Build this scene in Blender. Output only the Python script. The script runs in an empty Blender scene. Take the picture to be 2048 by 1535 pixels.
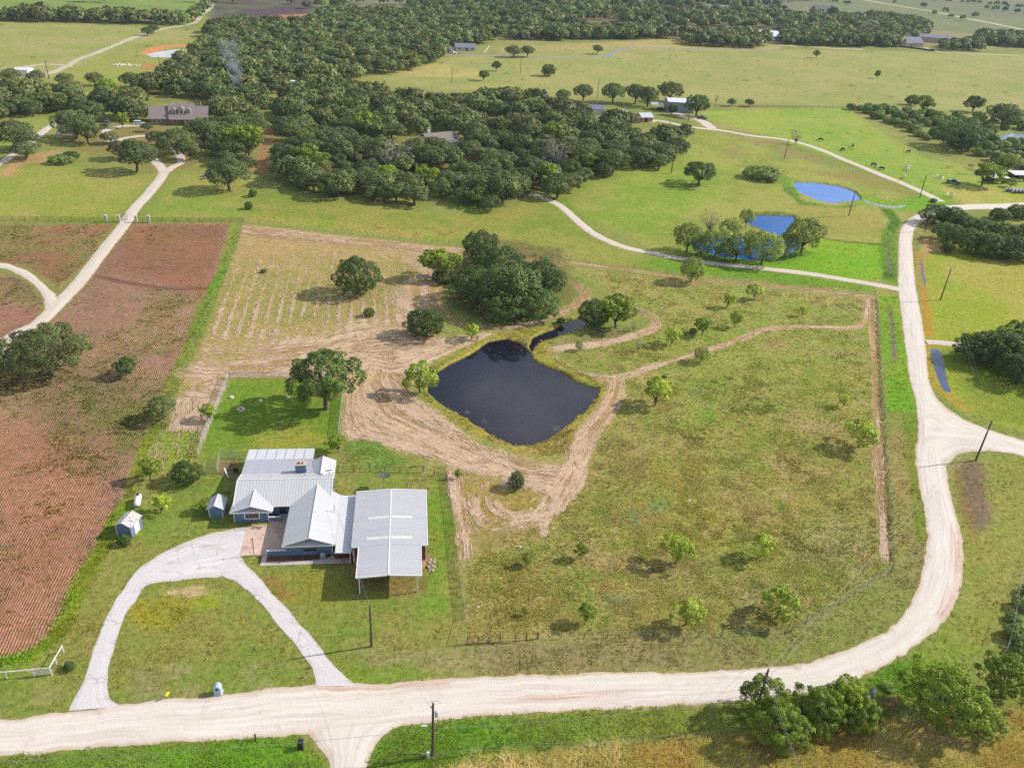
import bpy, math, random
import numpy as np
C = bpy.context.scene.collection
SC = bpy.context.scene
PI = math.pi
R = math.radians
# ------------------------------------------------------------------ camera
H, FPX, PITCH, ROLL = 85.0, 1600.0, R(29.57), R(3.5)
cam = bpy.data.cameras.new('camera'); camo = bpy.data.objects.new('camera', cam); C.objects.link(camo)
cam.sensor_width = 36.0; cam.lens = FPX / 2048 * 36.0; cam.clip_start = 1.0; cam.clip_end = 40000
from mathutils import Matrix, Vector
camo.matrix_world = Matrix.Translation((0, 0, H)) @ Matrix.Rotation(PI / 2 - PITCH, 4, 'X') @ Matrix.Rotation(ROLL, 4, 'Z')
SC.camera = camo
# ------------------------------------------------------------------ sky and sun
SUN_AZ, SUN_EL = R(73.6), R(35.0)          # azimuth clockwise from +Y
wd = bpy.data.worlds.new("World"); SC.world = wd; wd.use_nodes = True
nt = wd.node_tree; nt.nodes.clear()
sky = nt.nodes.new('ShaderNodeTexSky'); sky.sky_type = 'NISHITA'; sky.sun_disc = False
sky.sun_elevation = SUN_EL; sky.sun_rotation = SUN_AZ; sky.altitude = 200; sky.air_density = 1.0; sky.dust_density = 1.5; sky.ozone_density = 1.0
tc = nt.nodes.new('ShaderNodeTexCoord'); nz = nt.nodes.new('ShaderNodeTexNoise'); nz.inputs['Scale'].default_value = 2.6; nz.inputs['Detail'].default_value = 5
mp = nt.nodes.new('ShaderNodeMapping'); mp.inputs['Scale'].default_value = (1, 1, 2.2); mp.inputs['Location'].default_value = (0.3, 0.1, 0)
rp = nt.nodes.new('ShaderNodeValToRGB'); rp.color_ramp.elements[0].position = 0.46; rp.color_ramp.elements[1].position = 0.66
mx = nt.nodes.new('ShaderNodeMix'); mx.data_type = 'RGBA'; mx.inputs[7].default_value = (9.5, 9.6, 10.0, 1)
bg = nt.nodes.new('ShaderNodeBackground'); bg.inputs['Strength'].default_value = 0.115
out = nt.nodes.new('ShaderNodeOutputWorld')
L = nt.links.new
L(tc.outputs['Generated'], mp.inputs['Vector']); L(mp.outputs[0], nz.inputs['Vector']); L(nz.outputs['Fac'], rp.inputs['Fac'])
mlt = nt.nodes.new('ShaderNodeMath'); mlt.operation = 'MULTIPLY'; mlt.inputs[1].default_value = 0.7
L(rp.outputs['Color'], mlt.inputs[0]); L(mlt.outputs[0], mx.inputs[0])
L(sky.outputs[0], mx.inputs[6]); L(mx.outputs[2], bg.inputs['Color']); L(bg.outputs[0], out.inputs['Surface'])
sl = bpy.data.lights.new('sun', 'SUN'); sl.energy = 4.3; sl.angle = R(0.6); sl.color = (1.0, 0.955, 0.88)
so = bpy.data.objects.new('sun', sl); C.objects.link(so)
sd = Vector((math.sin(SUN_AZ) * math.cos(SUN_EL), math.cos(SUN_AZ) * math.cos(SUN_EL), math.sin(SUN_EL)))
so.rotation_euler = sd.to_track_quat('Z', 'Y').to_euler(); so.location = sd * 200
SC.view_settings.view_transform = 'Standard'; SC.view_settings.look = 'None'
SC.view_settings.exposure = 0.31; SC.view_settings.gamma = 1.0; SC.view_settings.use_curve_mapping = False
SC.cycles.max_bounces = 5; SC.cycles.diffuse_bounces = 3; SC.cycles.transparent_max_bounces = 12; SC.cycles.volume_bounces = 0
SC.cycles.use_denoising = False
# ------------------------------------------------------------------ helpers
def W(px, py, z=0.0):
    """photo survey point -> place on the ground (or at height z)"""
    x = (px - 1024) / FPX; y = -(py - 767.5) / FPX
    c, s = math.cos(ROLL), math.sin(ROLL)
    X, Y = c * x - s * y, s * x + c * y
    dy = math.cos(PITCH) + Y * math.sin(PITCH); dz = -math.sin(PITCH) + Y * math.cos(PITCH)
    t = (H - z) / (-dz)
    return np.array([X * t, dy * t])
def depth(x, y, z=0.0):
    return y * math.cos(PITCH) + (H - z) * math.sin(PITCH)
def Wp(pts, z=0.0): return np.array([W(a, b, z) for a, b in pts])
def cr(pts, n=8):
    """Catmull-Rom through pts"""
    p = np.asarray(pts, float); p = np.vstack([2 * p[0] - p[1], p, 2 * p[-1] - p[-2]]); o = []
    for i in range(1, len(p) - 2):
        for t in np.linspace(0, 1, n, endpoint=False):
            a, b, c, d = p[i - 1], p[i], p[i + 1], p[i + 2]
            o.append(.5 * (2 * b + (c - a) * t + (2 * a - 5 * b + 4 * c - d) * t * t + (3 * b - a - 3 * c + d) * t ** 3))
    o.append(p[-2]); return np.array(o)
def resample(p, n):
    d = np.r_[0, np.cumsum(np.hypot(*np.diff(p, axis=0).T))]
    s = np.linspace(0, d[-1], n)
    return np.stack([np.interp(s, d, p[:, k]) for k in range(p.shape[1])], 1)
def plen(p): return float(np.hypot(*np.diff(p, axis=0).T[:2]).sum())
def lin(rgb):
    c = np.asarray(rgb, float) / 255.0
    return np.where(c <= .04045, c / 12.92, ((c + .055) / 1.055) ** 2.4)
def vnoise(x, y, seed=0):
    xi = np.floor(x).astype(np.int64); yi = np.floor(y).astype(np.int64); fx = x - xi; fy = y - yi
    fx = fx * fx * (3 - 2 * fx); fy = fy * fy * (3 - 2 * fy)
    def h(a, b):
        n = (a * 374761393 + b * 668265263 + seed * 974711) & 0xffffffff
        n = ((n ^ (n >> 13)) * 1274126177) & 0xffffffff
        return ((n ^ (n >> 16)) & 0xffff) / 65535.0
    return (h(xi, yi) * (1 - fx) + h(xi + 1, yi) * fx) * (1 - fy) + (h(xi, yi + 1) * (1 - fx) + h(xi + 1, yi + 1) * fx) * fy
def fbm(x, y, s, seed=0, o=4):
    v = 0; a = .5; t = 0
    for k in range(o):
        v = v + a * vnoise(x / s + 17.3 * k, y / s - 9.1 * k, seed + k); t += a; a *= .5; s *= .47
    return v / t
def in_poly(X, Y, P):
    ins = np.zeros(X.shape, bool); n = len(P)
    for i in range(n):
        x1, y1 = P[i]; x2, y2 = P[(i + 1) % n]
        if y1 == y2: continue
        c = ((y1 > Y) != (y2 > Y)) & (X < (x2 - x1) * (Y - y1) / (y2 - y1) + x1)
        ins ^= c
    return ins
def dseg(X, Y, P, closed=True):
    D = np.full(X.shape, 1e9); n = len(P); T = np.zeros(X.shape); acc = 0.0
    for i in range(n if closed else n - 1):
        ax, ay = P[i]; bx, by = P[(i + 1) % n]; dx, dy = bx - ax, by - ay; l2 = dx * dx + dy * dy + 1e-12
        t = np.clip(((X - ax) * dx + (Y - ay) * dy) / l2, 0, 1)
        d = np.hypot(X - ax - t * dx, Y - ay - t * dy); m = d < D
        D = np.where(m, d, D); T = np.where(m, acc + t * math.sqrt(l2), T); acc += math.sqrt(l2)
    return D, T
def sdf(X, Y, P): 
    d, _ = dseg(X, Y, P); return np.where(in_poly(X, Y, P), -d, d)

def tag(o, label=None, cat=None, group=None, kind=None):
    if label: o['label'] = label
    if cat: o['category'] = cat
    if group: o['group'] = group
    if kind: o['kind'] = kind
    return o
def empty(name, loc, rz=0.0, label=None, cat=None, group=None, kind=None):
    o = bpy.data.objects.new(name, None); C.objects.link(o); o.location = loc; o.rotation_euler = (0, 0, rz)
    o.empty_display_size = .5
    return tag(o, label, cat, group, kind)
def npmesh(name, V, F, mats=(), attrs=None, smooth=False, nv=4):
    me = bpy.data.meshes.new(name); V = np.ascontiguousarray(V, np.float32); F = np.ascontiguousarray(F, np.int32)
    me.vertices.add(len(V)); me.vertices.foreach_set('co', V.ravel())
    me.loops.add(F.size); me.loops.foreach_set('vertex_index', F.ravel())
    k = F.shape[1]; me.polygons.add(len(F)); me.polygons.foreach_set('loop_start', np.arange(0, F.size, k, dtype=np.int32))
    me.polygons.foreach_set('loop_total', np.full(len(F), k, np.int32))
    if smooth: me.polygons.foreach_set('use_smooth', np.ones(len(F), bool))
    me.update(calc_edges=True)
    for m in mats: me.materials.append(m)
    for an, av in (attrs or {}).items():
        a = me.attributes.new(an, 'FLOAT_COLOR', 'POINT'); b = np.ones((len(V), 4), np.float32); b[:, :av.shape[1]] = av
        a.data.foreach_set('color', b.ravel())
    return me
def link(name, me, parent=None, loc=None, rz=None):
    o = bpy.data.objects.new(name, me); C.objects.link(o)
    if parent is not None: o.parent = parent
    if loc is not None: o.location = loc
    if rz is not None: o.rotation_euler = (0, 0, rz)
    return o
class MB:
    """collects shapes for ONE mesh"""
    def __init__(s): s.v = []; s.f = []; s.m = []
    def poly(s, pts, m=0):
        i = len(s.v); s.v += [tuple(p) for p in pts]; s.f.append(list(range(i, i + len(pts)))); s.m.append(m); return s
    def box(s, x0, x1, y0, y1, z0, z1, m=0):
        i = len(s.v)
        s.v += [(x0, y0, z0), (x1, y0, z0), (x1, y1, z0), (x0, y1, z0), (x0, y0, z1), (x1, y0, z1), (x1, y1, z1), (x0, y1, z1)]
        for q in ((3, 2, 1, 0), (4, 5, 6, 7), (0, 1, 5, 4), (1, 2, 6, 5), (2, 3, 7, 6), (3, 0, 4, 7)): s.f.append([i + k for k in q]); s.m.append(m)
        return s
    def slab(s, pts, t, m=0):
        """polygon pts thickened downwards by t"""
        i = len(s.v); n = len(pts); s.v += [tuple(p) for p in pts] + [(p[0], p[1], p[2] - t) for p in pts]
        s.f.append([i + k for k in range(n)]); s.m.append(m); s.f.append([i + n + k for k in reversed(range(n))]); s.m.append(m)
        for k in range(n): s.f.append([i + k, i + n + k, i + n + (k + 1) % n, i + (k + 1) % n]); s.m.append(m)
        return s
    def prism(s, prof, axis, a0, a1, m=0):
        """closed profile [(u,z)] extruded along axis 'x' or 'y'"""
        i = len(s.v); n = len(prof)
        for a in (a0, a1): s.v += [((a, u, z) if axis == 'x' else (u, a, z)) for u, z in prof]
        s.f.append([i + k for k in range(n)]); s.f.append([i + n + k for k in reversed(range(n))]); s.m += [m, m]
        for k in range(n): s.f.append([i + k, i + n + k, i + n + (k + 1) % n, i + (k + 1) % n]); s.m.append(m)
        return s
    def tube(s, pts, r, n=6, m=0, cap=True):
        pts = [Vector(p) for p in pts]; rs = r if hasattr(r, '__len__') else [r] * len(pts); base = len(s.v)
        for j, p in enumerate(pts):
            d = (pts[min(j + 1, len(pts) - 1)] - pts[max(j - 1, 0)]).normalized()
            a = d.orthogonal().normalized() if abs(d.z) > .9 else d.cross(Vector((0, 0, 1))).normalized(); b = d.cross(a)
            for k in range(n):
                t = 2 * PI * k / n; q = p + (a * math.cos(t) + b * math.sin(t)) * rs[j]; s.v.append(tuple(q))
        for j in range(len(pts) - 1):
            for k in range(n):
                s.f.append([base + j * n + k, base + j * n + (k + 1) % n, base + (j + 1) * n + (k + 1) % n, base + (j + 1) * n + k]); s.m.append(m)
        if cap:
            s.f.append([base + k for k in reversed(range(n))]); s.f.append([base + (len(pts) - 1) * n + k for k in range(n)]); s.m += [m, m]
        return s
    def lathe(s, c, prof, n=16, m=0):
        base = len(s.v)
        for r, z in prof:
            for k in range(n): t = 2 * PI * k / n; s.v.append((c[0] + r * math.cos(t), c[1] + r * math.sin(t), c[2] + z))
        for j in range(len(prof) - 1):
            for k in range(n): s.f.append([base + j * n + k, base + j * n + (k + 1) % n, base + (j + 1) * n + (k + 1) % n, base + (j + 1) * n + k]); s.m.append(m)
        return s
    def mesh(s, name, mats, smooth=False):
        me = bpy.data.meshes.new(name); me.from_pydata(s.v, [], s.f)
        for m in (mats if isinstance(mats, (list, tuple)) else [mats]): me.materials.append(m)
        me.polygons.foreach_set('material_index', s.m)
        if smooth: me.polygons.foreach_set('use_smooth', [True] * len(s.f))
        me.update(); return me
    def build(s, name, mats, parent=None, loc=None, rz=None, smooth=False):
        return link(name, s.mesh(name, mats, smooth), parent, loc, rz)
# ------------------------------------------------------------------ materials
def newmat(name):
    m = bpy.data.materials.new(name); m.use_nodes = True; n = m.node_tree; n.nodes.clear()
    o = n.nodes.new('ShaderNodeOutputMaterial'); return m, n, o
def nd(n, t, **kw):
    x = n.nodes.new(t)
    for k, v in kw.items():
        if k in x.inputs.keys() if hasattr(x.inputs, 'keys') else False: x.inputs[k].default_value = v
        else: setattr(x, k, v)
    return x
def mixc(n, a, b, f, mode='MIX'):
    x = n.nodes.new('ShaderNodeMix'); x.data_type = 'RGBA'; x.blend_type = mode
    for s, v in ((0, f), (6, a), (7, b)):
        if hasattr(v, 'links'): n.links.new(v, x.inputs[s])
        else: x.inputs[s].default_value = v if s == 0 else (*v[:3], 1)
    return x.outputs[2]
def ramp(n, f, p0, p1, c0=(0, 0, 0), c1=(1, 1, 1)):
    r = n.nodes.new('ShaderNodeValToRGB'); e = r.color_ramp.elements; e[0].position = p0; e[1].position = p1; e[0].color = (*c0, 1); e[1].color = (*c1, 1)
    n.links.new(f, r.inputs[0]); return r.outputs[0]
def noise(n, vec, scale, detail=4, rough=.55, dist=0.0):
    x = n.nodes.new('ShaderNodeTexNoise'); x.inputs['Scale'].default_value = scale; x.inputs['Detail'].default_value = detail
    x.inputs['Roughness'].default_value = rough; x.inputs['Distortion'].default_value = dist
    if vec is not None: n.links.new(vec, x.inputs['Vector'])
    return x.outputs['Fac']
def math_(n, op, a, b=None, c=None):
    x = n.nodes.new('ShaderNodeMath'); x.operation = op
    for i, v in enumerate((a, b, c)):
        if v is None: continue
        if hasattr(v, 'links'): n.links.new(v, x.inputs[i])
        else: x.inputs[i].default_value = v
    return x.outputs[0]
def mapping(n, vec, scale=(1, 1, 1), rot=(0, 0, 0)):
    x = n.nodes.new('ShaderNodeMapping'); x.inputs['Scale'].default_value = scale; x.inputs['Rotation'].default_value = rot
    n.links.new(vec, x.inputs['Vector']); return x.outputs[0]
def plain(name, col, rough=.7, metal=0.0, var=.18, scale=3.0, bump=0.0, spec=.4, stretch=(1, 1, 1), dirt=None):
    """painted / wooden / stone surface with mottling"""
    m, n, o = newmat(name); c = np.asarray(col, float)
    p = nd(n, 'ShaderNodeBsdfPrincipled'); t = n.nodes.new('ShaderNodeTexCoord'); v = mapping(n, t.outputs['Object'], stretch)
    f = noise(n, v, scale, 5)
    cc = mixc(n, c * (1 - var), np.minimum(c * (1 + var), .95), f)
    if dirt is not None:
        g = ramp(n, noise(n, v, scale * .37, 6, .7), .52, .68); cc = mixc(n, cc, dirt, math_(n, 'MULTIPLY', g, .6))
    n.links.new(cc, p.inputs['Base Color']); p.inputs['Roughness'].default_value = rough; p.inputs['Metallic'].default_value = metal
    p.inputs['Specular IOR Level'].default_value = spec
    if bump:
        b = nd(n, 'ShaderNodeBump'); b.inputs['Strength'].default_value = bump; b.inputs['Distance'].default_value = .05
        n.links.new(noise(n, v, scale * 6, 3), b.inputs['Height']); n.links.new(b.outputs[0], p.inputs['Normal'])
    n.links.new(p.outputs[0], o.inputs['Surface']); return m
def metalroof(name, col, axis, pitch=.23, rib=.35, rough=.42, rust=None, var=.10):
    """ribbed sheet metal, ribs across `axis` (0=x,1=y) of the object"""
    m, n, o = newmat(name); c = np.asarray(col, float)
    p = nd(n, 'ShaderNodeBsdfPrincipled'); t = n.nodes.new('ShaderNodeTexCoord'); ob = t.outputs['Object']
    sp = n.nodes.new('ShaderNodeSeparateXYZ'); n.links.new(ob, sp.inputs[0])
    w = math_(n, 'FRACT', math_(n, 'MULTIPLY', sp.outputs[axis], 1 / pitch))
    rb = ramp(n, math_(n, 'ABSOLUTE', math_(n, 'SUBTRACT', w, .5)), .12, .26, (1, 1, 1), (0, 0, 0))
    sheet = math_(n, 'FLOOR', math_(n, 'MULTIPLY', sp.outputs[axis], 1 / .91))
    wn = n.nodes.new('ShaderNodeTexWhiteNoise'); wn.noise_dimensions = '1D'; n.links.new(sheet, wn.inputs['W'])
    f = noise(n, mapping(n, ob, (.25, 1.2, 1) if axis == 1 else (1.2, .25, 1)), 1.2, 6, .65)
    f = math_(n, 'ADD', math_(n, 'MULTIPLY', f, .8), math_(n, 'MULTIPLY', wn.outputs['Value'], .25))
    cc = mixc(n, c * (1 - var * 1.4), np.minimum(c * (1 + var), .95), f)
    cc = mixc(n, cc, c * (1 - rib), math_(n, 'MULTIPLY', rb, .55))
    if rust is not None:
        g = ramp(n, noise(n, mapping(n, ob, (3.2, 9, 1)), 1.0, 4, .7), .50, .56); cc = mixc(n, cc, rust, math_(n, 'MULTIPLY', g, .85))
    n.links.new(cc, p.inputs['Base Color']); p.inputs['Roughness'].default_value = rough; p.inputs['Metallic'].default_value = .25
    b = nd(n, 'ShaderNodeBump'); b.inputs['Strength'].default_value = .5; b.inputs['Distance'].default_value = .03
    n.links.new(rb, b.inputs['Height']); n.links.new(b.outputs[0], p.inputs['Normal'])
    n.links.new(p.outputs[0], o.inputs['Surface']); return m
def leafmat(name, ca, cb, trans=.25, hue=.5):
    m, n, o = newmat(name); at = n.nodes.new('ShaderNodeAttribute'); at.attribute_name = 'tint'
    oi = n.nodes.new('ShaderNodeObjectInfo')
    cc = mixc(n, ca, cb, math_(n, 'ADD', math_(n, 'MULTIPLY', oi.outputs['Random'], hue), (1 - hue) / 2))
    cc = mixc(n, cc, at.outputs['Color'], 1.0, 'MULTIPLY')
    wn = n.nodes.new('ShaderNodeTexWhiteNoise'); wn.noise_dimensions = '1D'; n.links.new(math_(n, 'MULTIPLY', oi.outputs['Random'], 91.7), wn.inputs['W'])
    cc = mixc(n, cc, ramp(n, wn.outputs['Value'], 0, 1, (.78, .80, .80), (1.30, 1.24, 1.12)), 1.0, 'MULTIPLY')
    d = nd(n, 'ShaderNodeBsdfPrincipled'); d.inputs['Roughness'].default_value = .55; d.inputs['Specular IOR Level'].default_value = .25
    t = n.nodes.new('ShaderNodeBsdfTranslucent'); ms = n.nodes.new('ShaderNodeMixShader'); ms.inputs[0].default_value = trans
    ow = n.nodes.new('ShaderNodeAttribute'); ow.attribute_name = 'outw'; vt = n.nodes.new('ShaderNodeVectorTransform'); vt.vector_type = 'NORMAL'; vt.convert_from = 'OBJECT'; vt.convert_to = 'WORLD'
    n.links.new(ow.outputs['Vector'], vt.inputs[0]); ge = n.nodes.new('ShaderNodeNewGeometry'); q = n.nodes.new('ShaderNodeMix'); q.data_type = 'VECTOR'; q.inputs[0].default_value = .5
    n.links.new(ge.outputs['Normal'], q.inputs[4]); n.links.new(vt.outputs[0], q.inputs[5]); n.links.new(q.outputs[1], d.inputs['Normal'])
    n.links.new(cc, d.inputs['Base Color']); n.links.new(mixc(n, cc, (1.0, 1.15, .5), 1.0, 'MULTIPLY'), t.inputs['Color'])
    n.links.new(d.outputs[0], ms.inputs[1]); n.links.new(t.outputs[0], ms.inputs[2]); n.links.new(ms.outputs[0], o.inputs['Surface']); return m
def watermat(name, col, rough=.02, bump=.02, bscale=3.0, ior=1.33, spec=.5):
    m, n, o = newmat(name); p = nd(n, 'ShaderNodeBsdfPrincipled'); t = n.nodes.new('ShaderNodeTexCoord')
    f = noise(n, t.outputs['Object'], .07, 3)
    n.links.new(mixc(n, np.asarray(col) * .75, np.asarray(col) * 1.3, f), p.inputs['Base Color']); p.inputs['Roughness'].default_value = rough; p.inputs['IOR'].default_value = ior
    p.inputs['Specular IOR Level'].default_value = spec
    if bump:
        b = nd(n, 'ShaderNodeBump'); b.inputs['Strength'].default_value = bump; b.inputs['Distance'].default_value = .1
        n.links.new(noise(n, t.outputs['Object'], bscale, 3), b.inputs['Height']); n.links.new(b.outputs[0], p.inputs['Normal'])
    n.links.new(p.outputs[0], o.inputs['Surface']); return m
# ------------------------------------------------------------------ ground sheet and its cover
KALB = 0.78
NR, NC = 760, 1080
d0, d1 = 44.0, 9000.0
rowp = np.linspace(math.tan(math.atan(H / d0) - PITCH), math.tan(math.atan(H / d1) - PITCH), NR)
dist = H / np.tan(np.arctan(rowp) + PITCH)
dist[0] = 20.0
u = np.linspace(-1, 1, NC)
DD, UU = np.meshgrid(dist, u, indexing='ij')
GX = (UU * (.67 * DD + 40) + .04 * DD).ravel(); GY = DD.ravel(); GN = len(GX)
COL = np.zeros((GN, 3)); STRAW = np.zeros(GN); FUR = np.zeros(GN); TUFT = np.full(GN, .12); TALL = np.zeros(GN); GZ = np.zeros(GN); FIELD = np.zeros(GN, np.int8)
PXM = depth(GX, GY) / FPX * 2              # metres per output pixel here
N1 = fbm(GX, GY, 26, 3); N2 = fbm(GX, GY, 7, 5); N3 = fbm(GX, GY, 90, 8); N4 = fbm(GX, GY, 2.2, 11, 3)
def st(x, a, b): t = np.clip((x - a) / (b - a), 0, 1); return t * t * (3 - 2 * t)
MIXN = st(.45 * N1 + .35 * N2 + .2 * N4, .36, .64)
def two(a, b, idx): return lin(a) * KALB * (1 - MIXN[idx, None]) + lin(b) * KALB * MIXN[idx, None]
def region(Pw, soft, rag):
    """indices and 0..1 mask of polygon Pw (ground metres) with a ragged soft edge"""
    Pw = np.asarray(Pw); lo = Pw.min(0) - soft - rag; hi = Pw.max(0) + soft + rag
    idx = np.nonzero((GX > lo[0]) & (GX < hi[0]) & (GY > lo[1]) & (GY < hi[1]))[0]
    if not len(idx): return idx, np.zeros(0)
    d = sdf(GX[idx], GY[idx], Pw) + (N2[idx] - .5) * 2 * rag + (N4[idx] - .5) * rag
    return idx, 1 - st(d, -soft, soft)
def lineregion(Pw, width, soft, rag):
    Pw = np.asarray(Pw); lo = Pw.min(0) - width - soft; hi = Pw.max(0) + width + soft
    idx = np.nonzero((GX > lo[0]) & (GX < hi[0]) & (GY > lo[1]) & (GY < hi[1]))[0]
    d, t = dseg(GX[idx], GY[idx], Pw, False)
    m = 1 - st(d + (N2[idx] - .5) * 2 * rag + (N4[idx] - .5) * rag, width / 2 - soft, width / 2 + soft); return idx, m
def paint(px, a, b=None, soft=1.5, rag=1.5, amt=1.0, tuft=None, straw=None, fur=None, tall=None, field=None, gate=None):
    idx, m = region(Wp(px), soft, rag); apply(idx, m, a, b, amt, tuft, straw, fur, tall, gate)
    if field:
        hard = idx[m > .5]; FIELD[hard] = field
def apply(idx, m, a, b, amt, tuft, straw, fur, tall, gate):
    if not len(idx): return
    if gate is not None: m = m * st(fbm(GX[idx], GY[idx], gate[0], gate[3] if len(gate) > 3 else 21), gate[1], gate[2])
    k = (m * amt)[:, None]; COL[idx] = COL[idx] * (1 - k) + two(a, b or a, idx) * k
    for arr, v in ((TUFT, tuft), (STRAW, straw), (FUR, fur), (TALL, tall)):
        if v is not None: arr[idx] = arr[idx] * (1 - m) + v * m
HAYLINES = []
def pline(px, width, a, b=None, soft=.5, rag=.5, amt=1.0, smooth=True, **k):
    w = Wp(px); w = cr(w, 5) if smooth and len(w) > 2 else w
    if (k.get('straw') or 0) > .7: HAYLINES.append(w)
    idx, m = lineregion(w, width, soft, rag); apply(idx, m, a, b, amt, k.get('tuft'), k.get('straw'), k.get('fur'), k.get('tall'), k.get('gate'))
COL[:] = two((133, 142, 72), (158, 155, 92), np.arange(GN))
k = st(N3, .4, .62)[:, None]; COL[:] = COL * (1 - .45 * k) + lin((122, 146, 62)) * KALB * .45 * k
STRAWC, STRAWD = (220, 188, 156), (180, 148, 112)
# far country
paint([(-200, -60), (440, -60), (385, 33), (200, 32), (0, 36), (-200, 40)], (118, 148, 66), (140, 158, 84), 4, 4)
paint([(-200, 45), (0, 44), (260, 52), (400, 62), (330, 120), (150, 150), (-200, 160)], (150, 158, 84), (166, 164, 104), 5, 5)
paint([(-200, 150), (100, 150), (300, 80), (400, 80), (300, 165), (-200, 200)], (140, 152, 72), (156, 160, 84), 5, 5)
paint([(290, 115), (270, 165), (310, 165), (345, 130)], (170, 140, 90), (196, 130, 84), 3, 4, .8, gate=(14, .45, .6))
pline([(292, 106), (315, 97), (350, 91), (385, 92)], 9, (205, 128, 76), (220, 150, 100), 2, 2)
paint([(420, -10), (640, -10), (640, 22), (560, 45), (420, 42)], (104, 114, 84), (98, 88, 84), 6, 6)
paint([(480, 18), (620, 12), (600, 42), (470, 40)], (96, 84, 84), (84, 74, 76), 5, 8)
paint([(560, 30), (620, 28), (610, 45), (590, 48)], (190, 130, 100), (160, 110, 90), 3, 3)
paint([(640, -12), (2200, -12), (2200, 70), (1850, 48), (1650, 12), (1560, 26), (1000, 18), (700, 25)], (118, 130, 96), (128, 128, 100), 10, 10)
paint([(1010, 20), (1560, 20), (1720, 45), (1720, 80), (1560, 88), (1380, 78), (1150, 76), (1010, 80)], (134, 122, 98), (118, 116, 84), 8, 8)
paint([(1560, 30), (1700, -5), (2200, 60), (2200, 95), (1860, 90), (1700, 60)], (116, 132, 90), (134, 138, 98), 8, 8)
paint([(1700, 55), (1850, 60), (2100, 78), (2100, 92), (1700, 92)], (146, 142, 102), (158, 148, 108), 6, 6)
paint([(720, 150), (860, 118), (1000, 108), (1360, 88), (1560, 98), (2150, 112), (2150, 226), (1690, 214), (1480, 208), (1100, 190), (860, 178)], (146, 156, 86), (164, 162, 100), 6, 6, tuft=.3)
paint([(1000, 95), (1350, 78), (1560, 90), (1560, 98), (1200, 98), (1000, 106)], (178, 166, 106), (160, 158, 96), 4, 4)
paint([(720, 150), (960, 112), (960, 165), (800, 172)], (180, 170, 108), (166, 160, 92), 5, 5, gate=(40, .4, .6))
paint([(1400, 222), (1690, 216), (1760, 262), (1850, 318), (2200, 370), (2200, 412), (1890, 402), (1720, 332), (1550, 276), (1420, 240)], (134, 166, 58), (156, 172, 74), 3, 3)
paint([(1870, 372), (2200, 374), (2200, 410), (1930, 412)], (160, 170, 64), (178, 172, 96), 2, 2)
paint([(1890, 330), (1990, 338), (1970, 350), (1885, 345)], (140, 100, 84), (120, 96, 84), 2, 2, .7, gate=(8, .45, .55))
# meadow between the wood and the gravel roads
paint([(1080, 390), (1240, 345), (1390, 250), (1500, 285), (1640, 330), (1800, 385), (1860, 410), (1800, 450), (1780, 560), (1560, 540), (1300, 500)], (138, 152, 66), (160, 164, 82), 3, 3)
paint([(1240, 350), (1350, 300), (1470, 330), (1440, 400), (1300, 470), (1190, 440)], (126, 158, 50), (150, 166, 66), 5, 6, .8)
paint([(1520, 272), (1640, 320), (1560, 350), (1440, 310)], (156, 142, 92), (148, 122, 92), 4, 5, .8, gate=(16, .42, .58))
paint([(1600, 340), (1760, 350), (1850, 398), (1740, 372)], (146, 144, 76), (156, 132, 84), 3, 3, .8)
paint([(1560, 410), (1690, 415), (1760, 432), (1770, 475), (1650, 470), (1590, 430)], (146, 152, 70), (160, 156, 82), 3, 3)
paint([(1440, 512), (1590, 506), (1640, 478), (1700, 480), (1778, 492), (1778, 566), (1700, 560), (1560, 540), (1440, 526)], (112, 166, 24), (132, 172, 38), 2, 2, tuft=.35)
pline([(1768, 415), (1790, 440), (1778, 470), (1778, 500), (1780, 560)], 4.5, (104, 146, 32), (84, 120, 40), 1, 1, tuft=.7)
pline([(1779, 470), (1778, 505), (1779, 545)], 1.2, (112, 112, 80), (120, 124, 96), .4, .3, .7)
pline([(1640, 476), (1700, 484), (1772, 490)], 1.6, (96, 110, 50), (110, 112, 60), .5, .5)
pline([(1725, 395), (1780, 410), (1840, 405), (1870, 398)], 12, (112, 160, 34), (130, 160, 44), 2, 2, tuft=.6)
paint([(1560, 345), (1585, 358), (1600, 400), (1660, 414), (1720, 408), (1700, 416), (1600, 410), (1565, 380)], (116, 150, 50), (96, 128, 44), 1, 1, tuft=.7)
paint([(1365, 478), (1470, 470), (1600, 478), (1620, 505), (1560, 528), (1440, 522), (1380, 505)], (104, 140, 44), (120, 132, 60), 1.5, 1.5, tuft=.7)
paint([(1486, 425), (1560, 422), (1600, 432), (1570, 472), (1500, 455)], (130, 130, 66), (104, 124, 44), 1, 1, tuft=.6)
paint([(860, 460), (1130, 395), (1160, 435), (1250, 492), (1420, 524), (1790, 573), (1790, 585), (1745, 585), (1300, 538), (1000, 498), (820, 470)], (124, 146, 52), (150, 154, 74), 2, 2)
paint([(1300, 518), (1500, 536), (1760, 570), (1745, 586), (1500, 560), (1300, 536)], (106, 150, 36), (122, 152, 44), 2, 2, tuft=.4)
paint([(500, 400), (560, 385), (700, 410), (900, 430), (1060, 410), (1130, 395), (1000, 470), (860, 462), (700, 445), (500, 430)], (124, 146, 54), (152, 150, 74), 2, 2)
paint([(500, 430), (700, 446), (840, 462), (1020, 462), (1010, 470), (850, 478), (900, 488), (700, 462), (495, 443)], (124, 150, 52), (166, 150, 84), 2, 2, tuft=.9)
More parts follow.
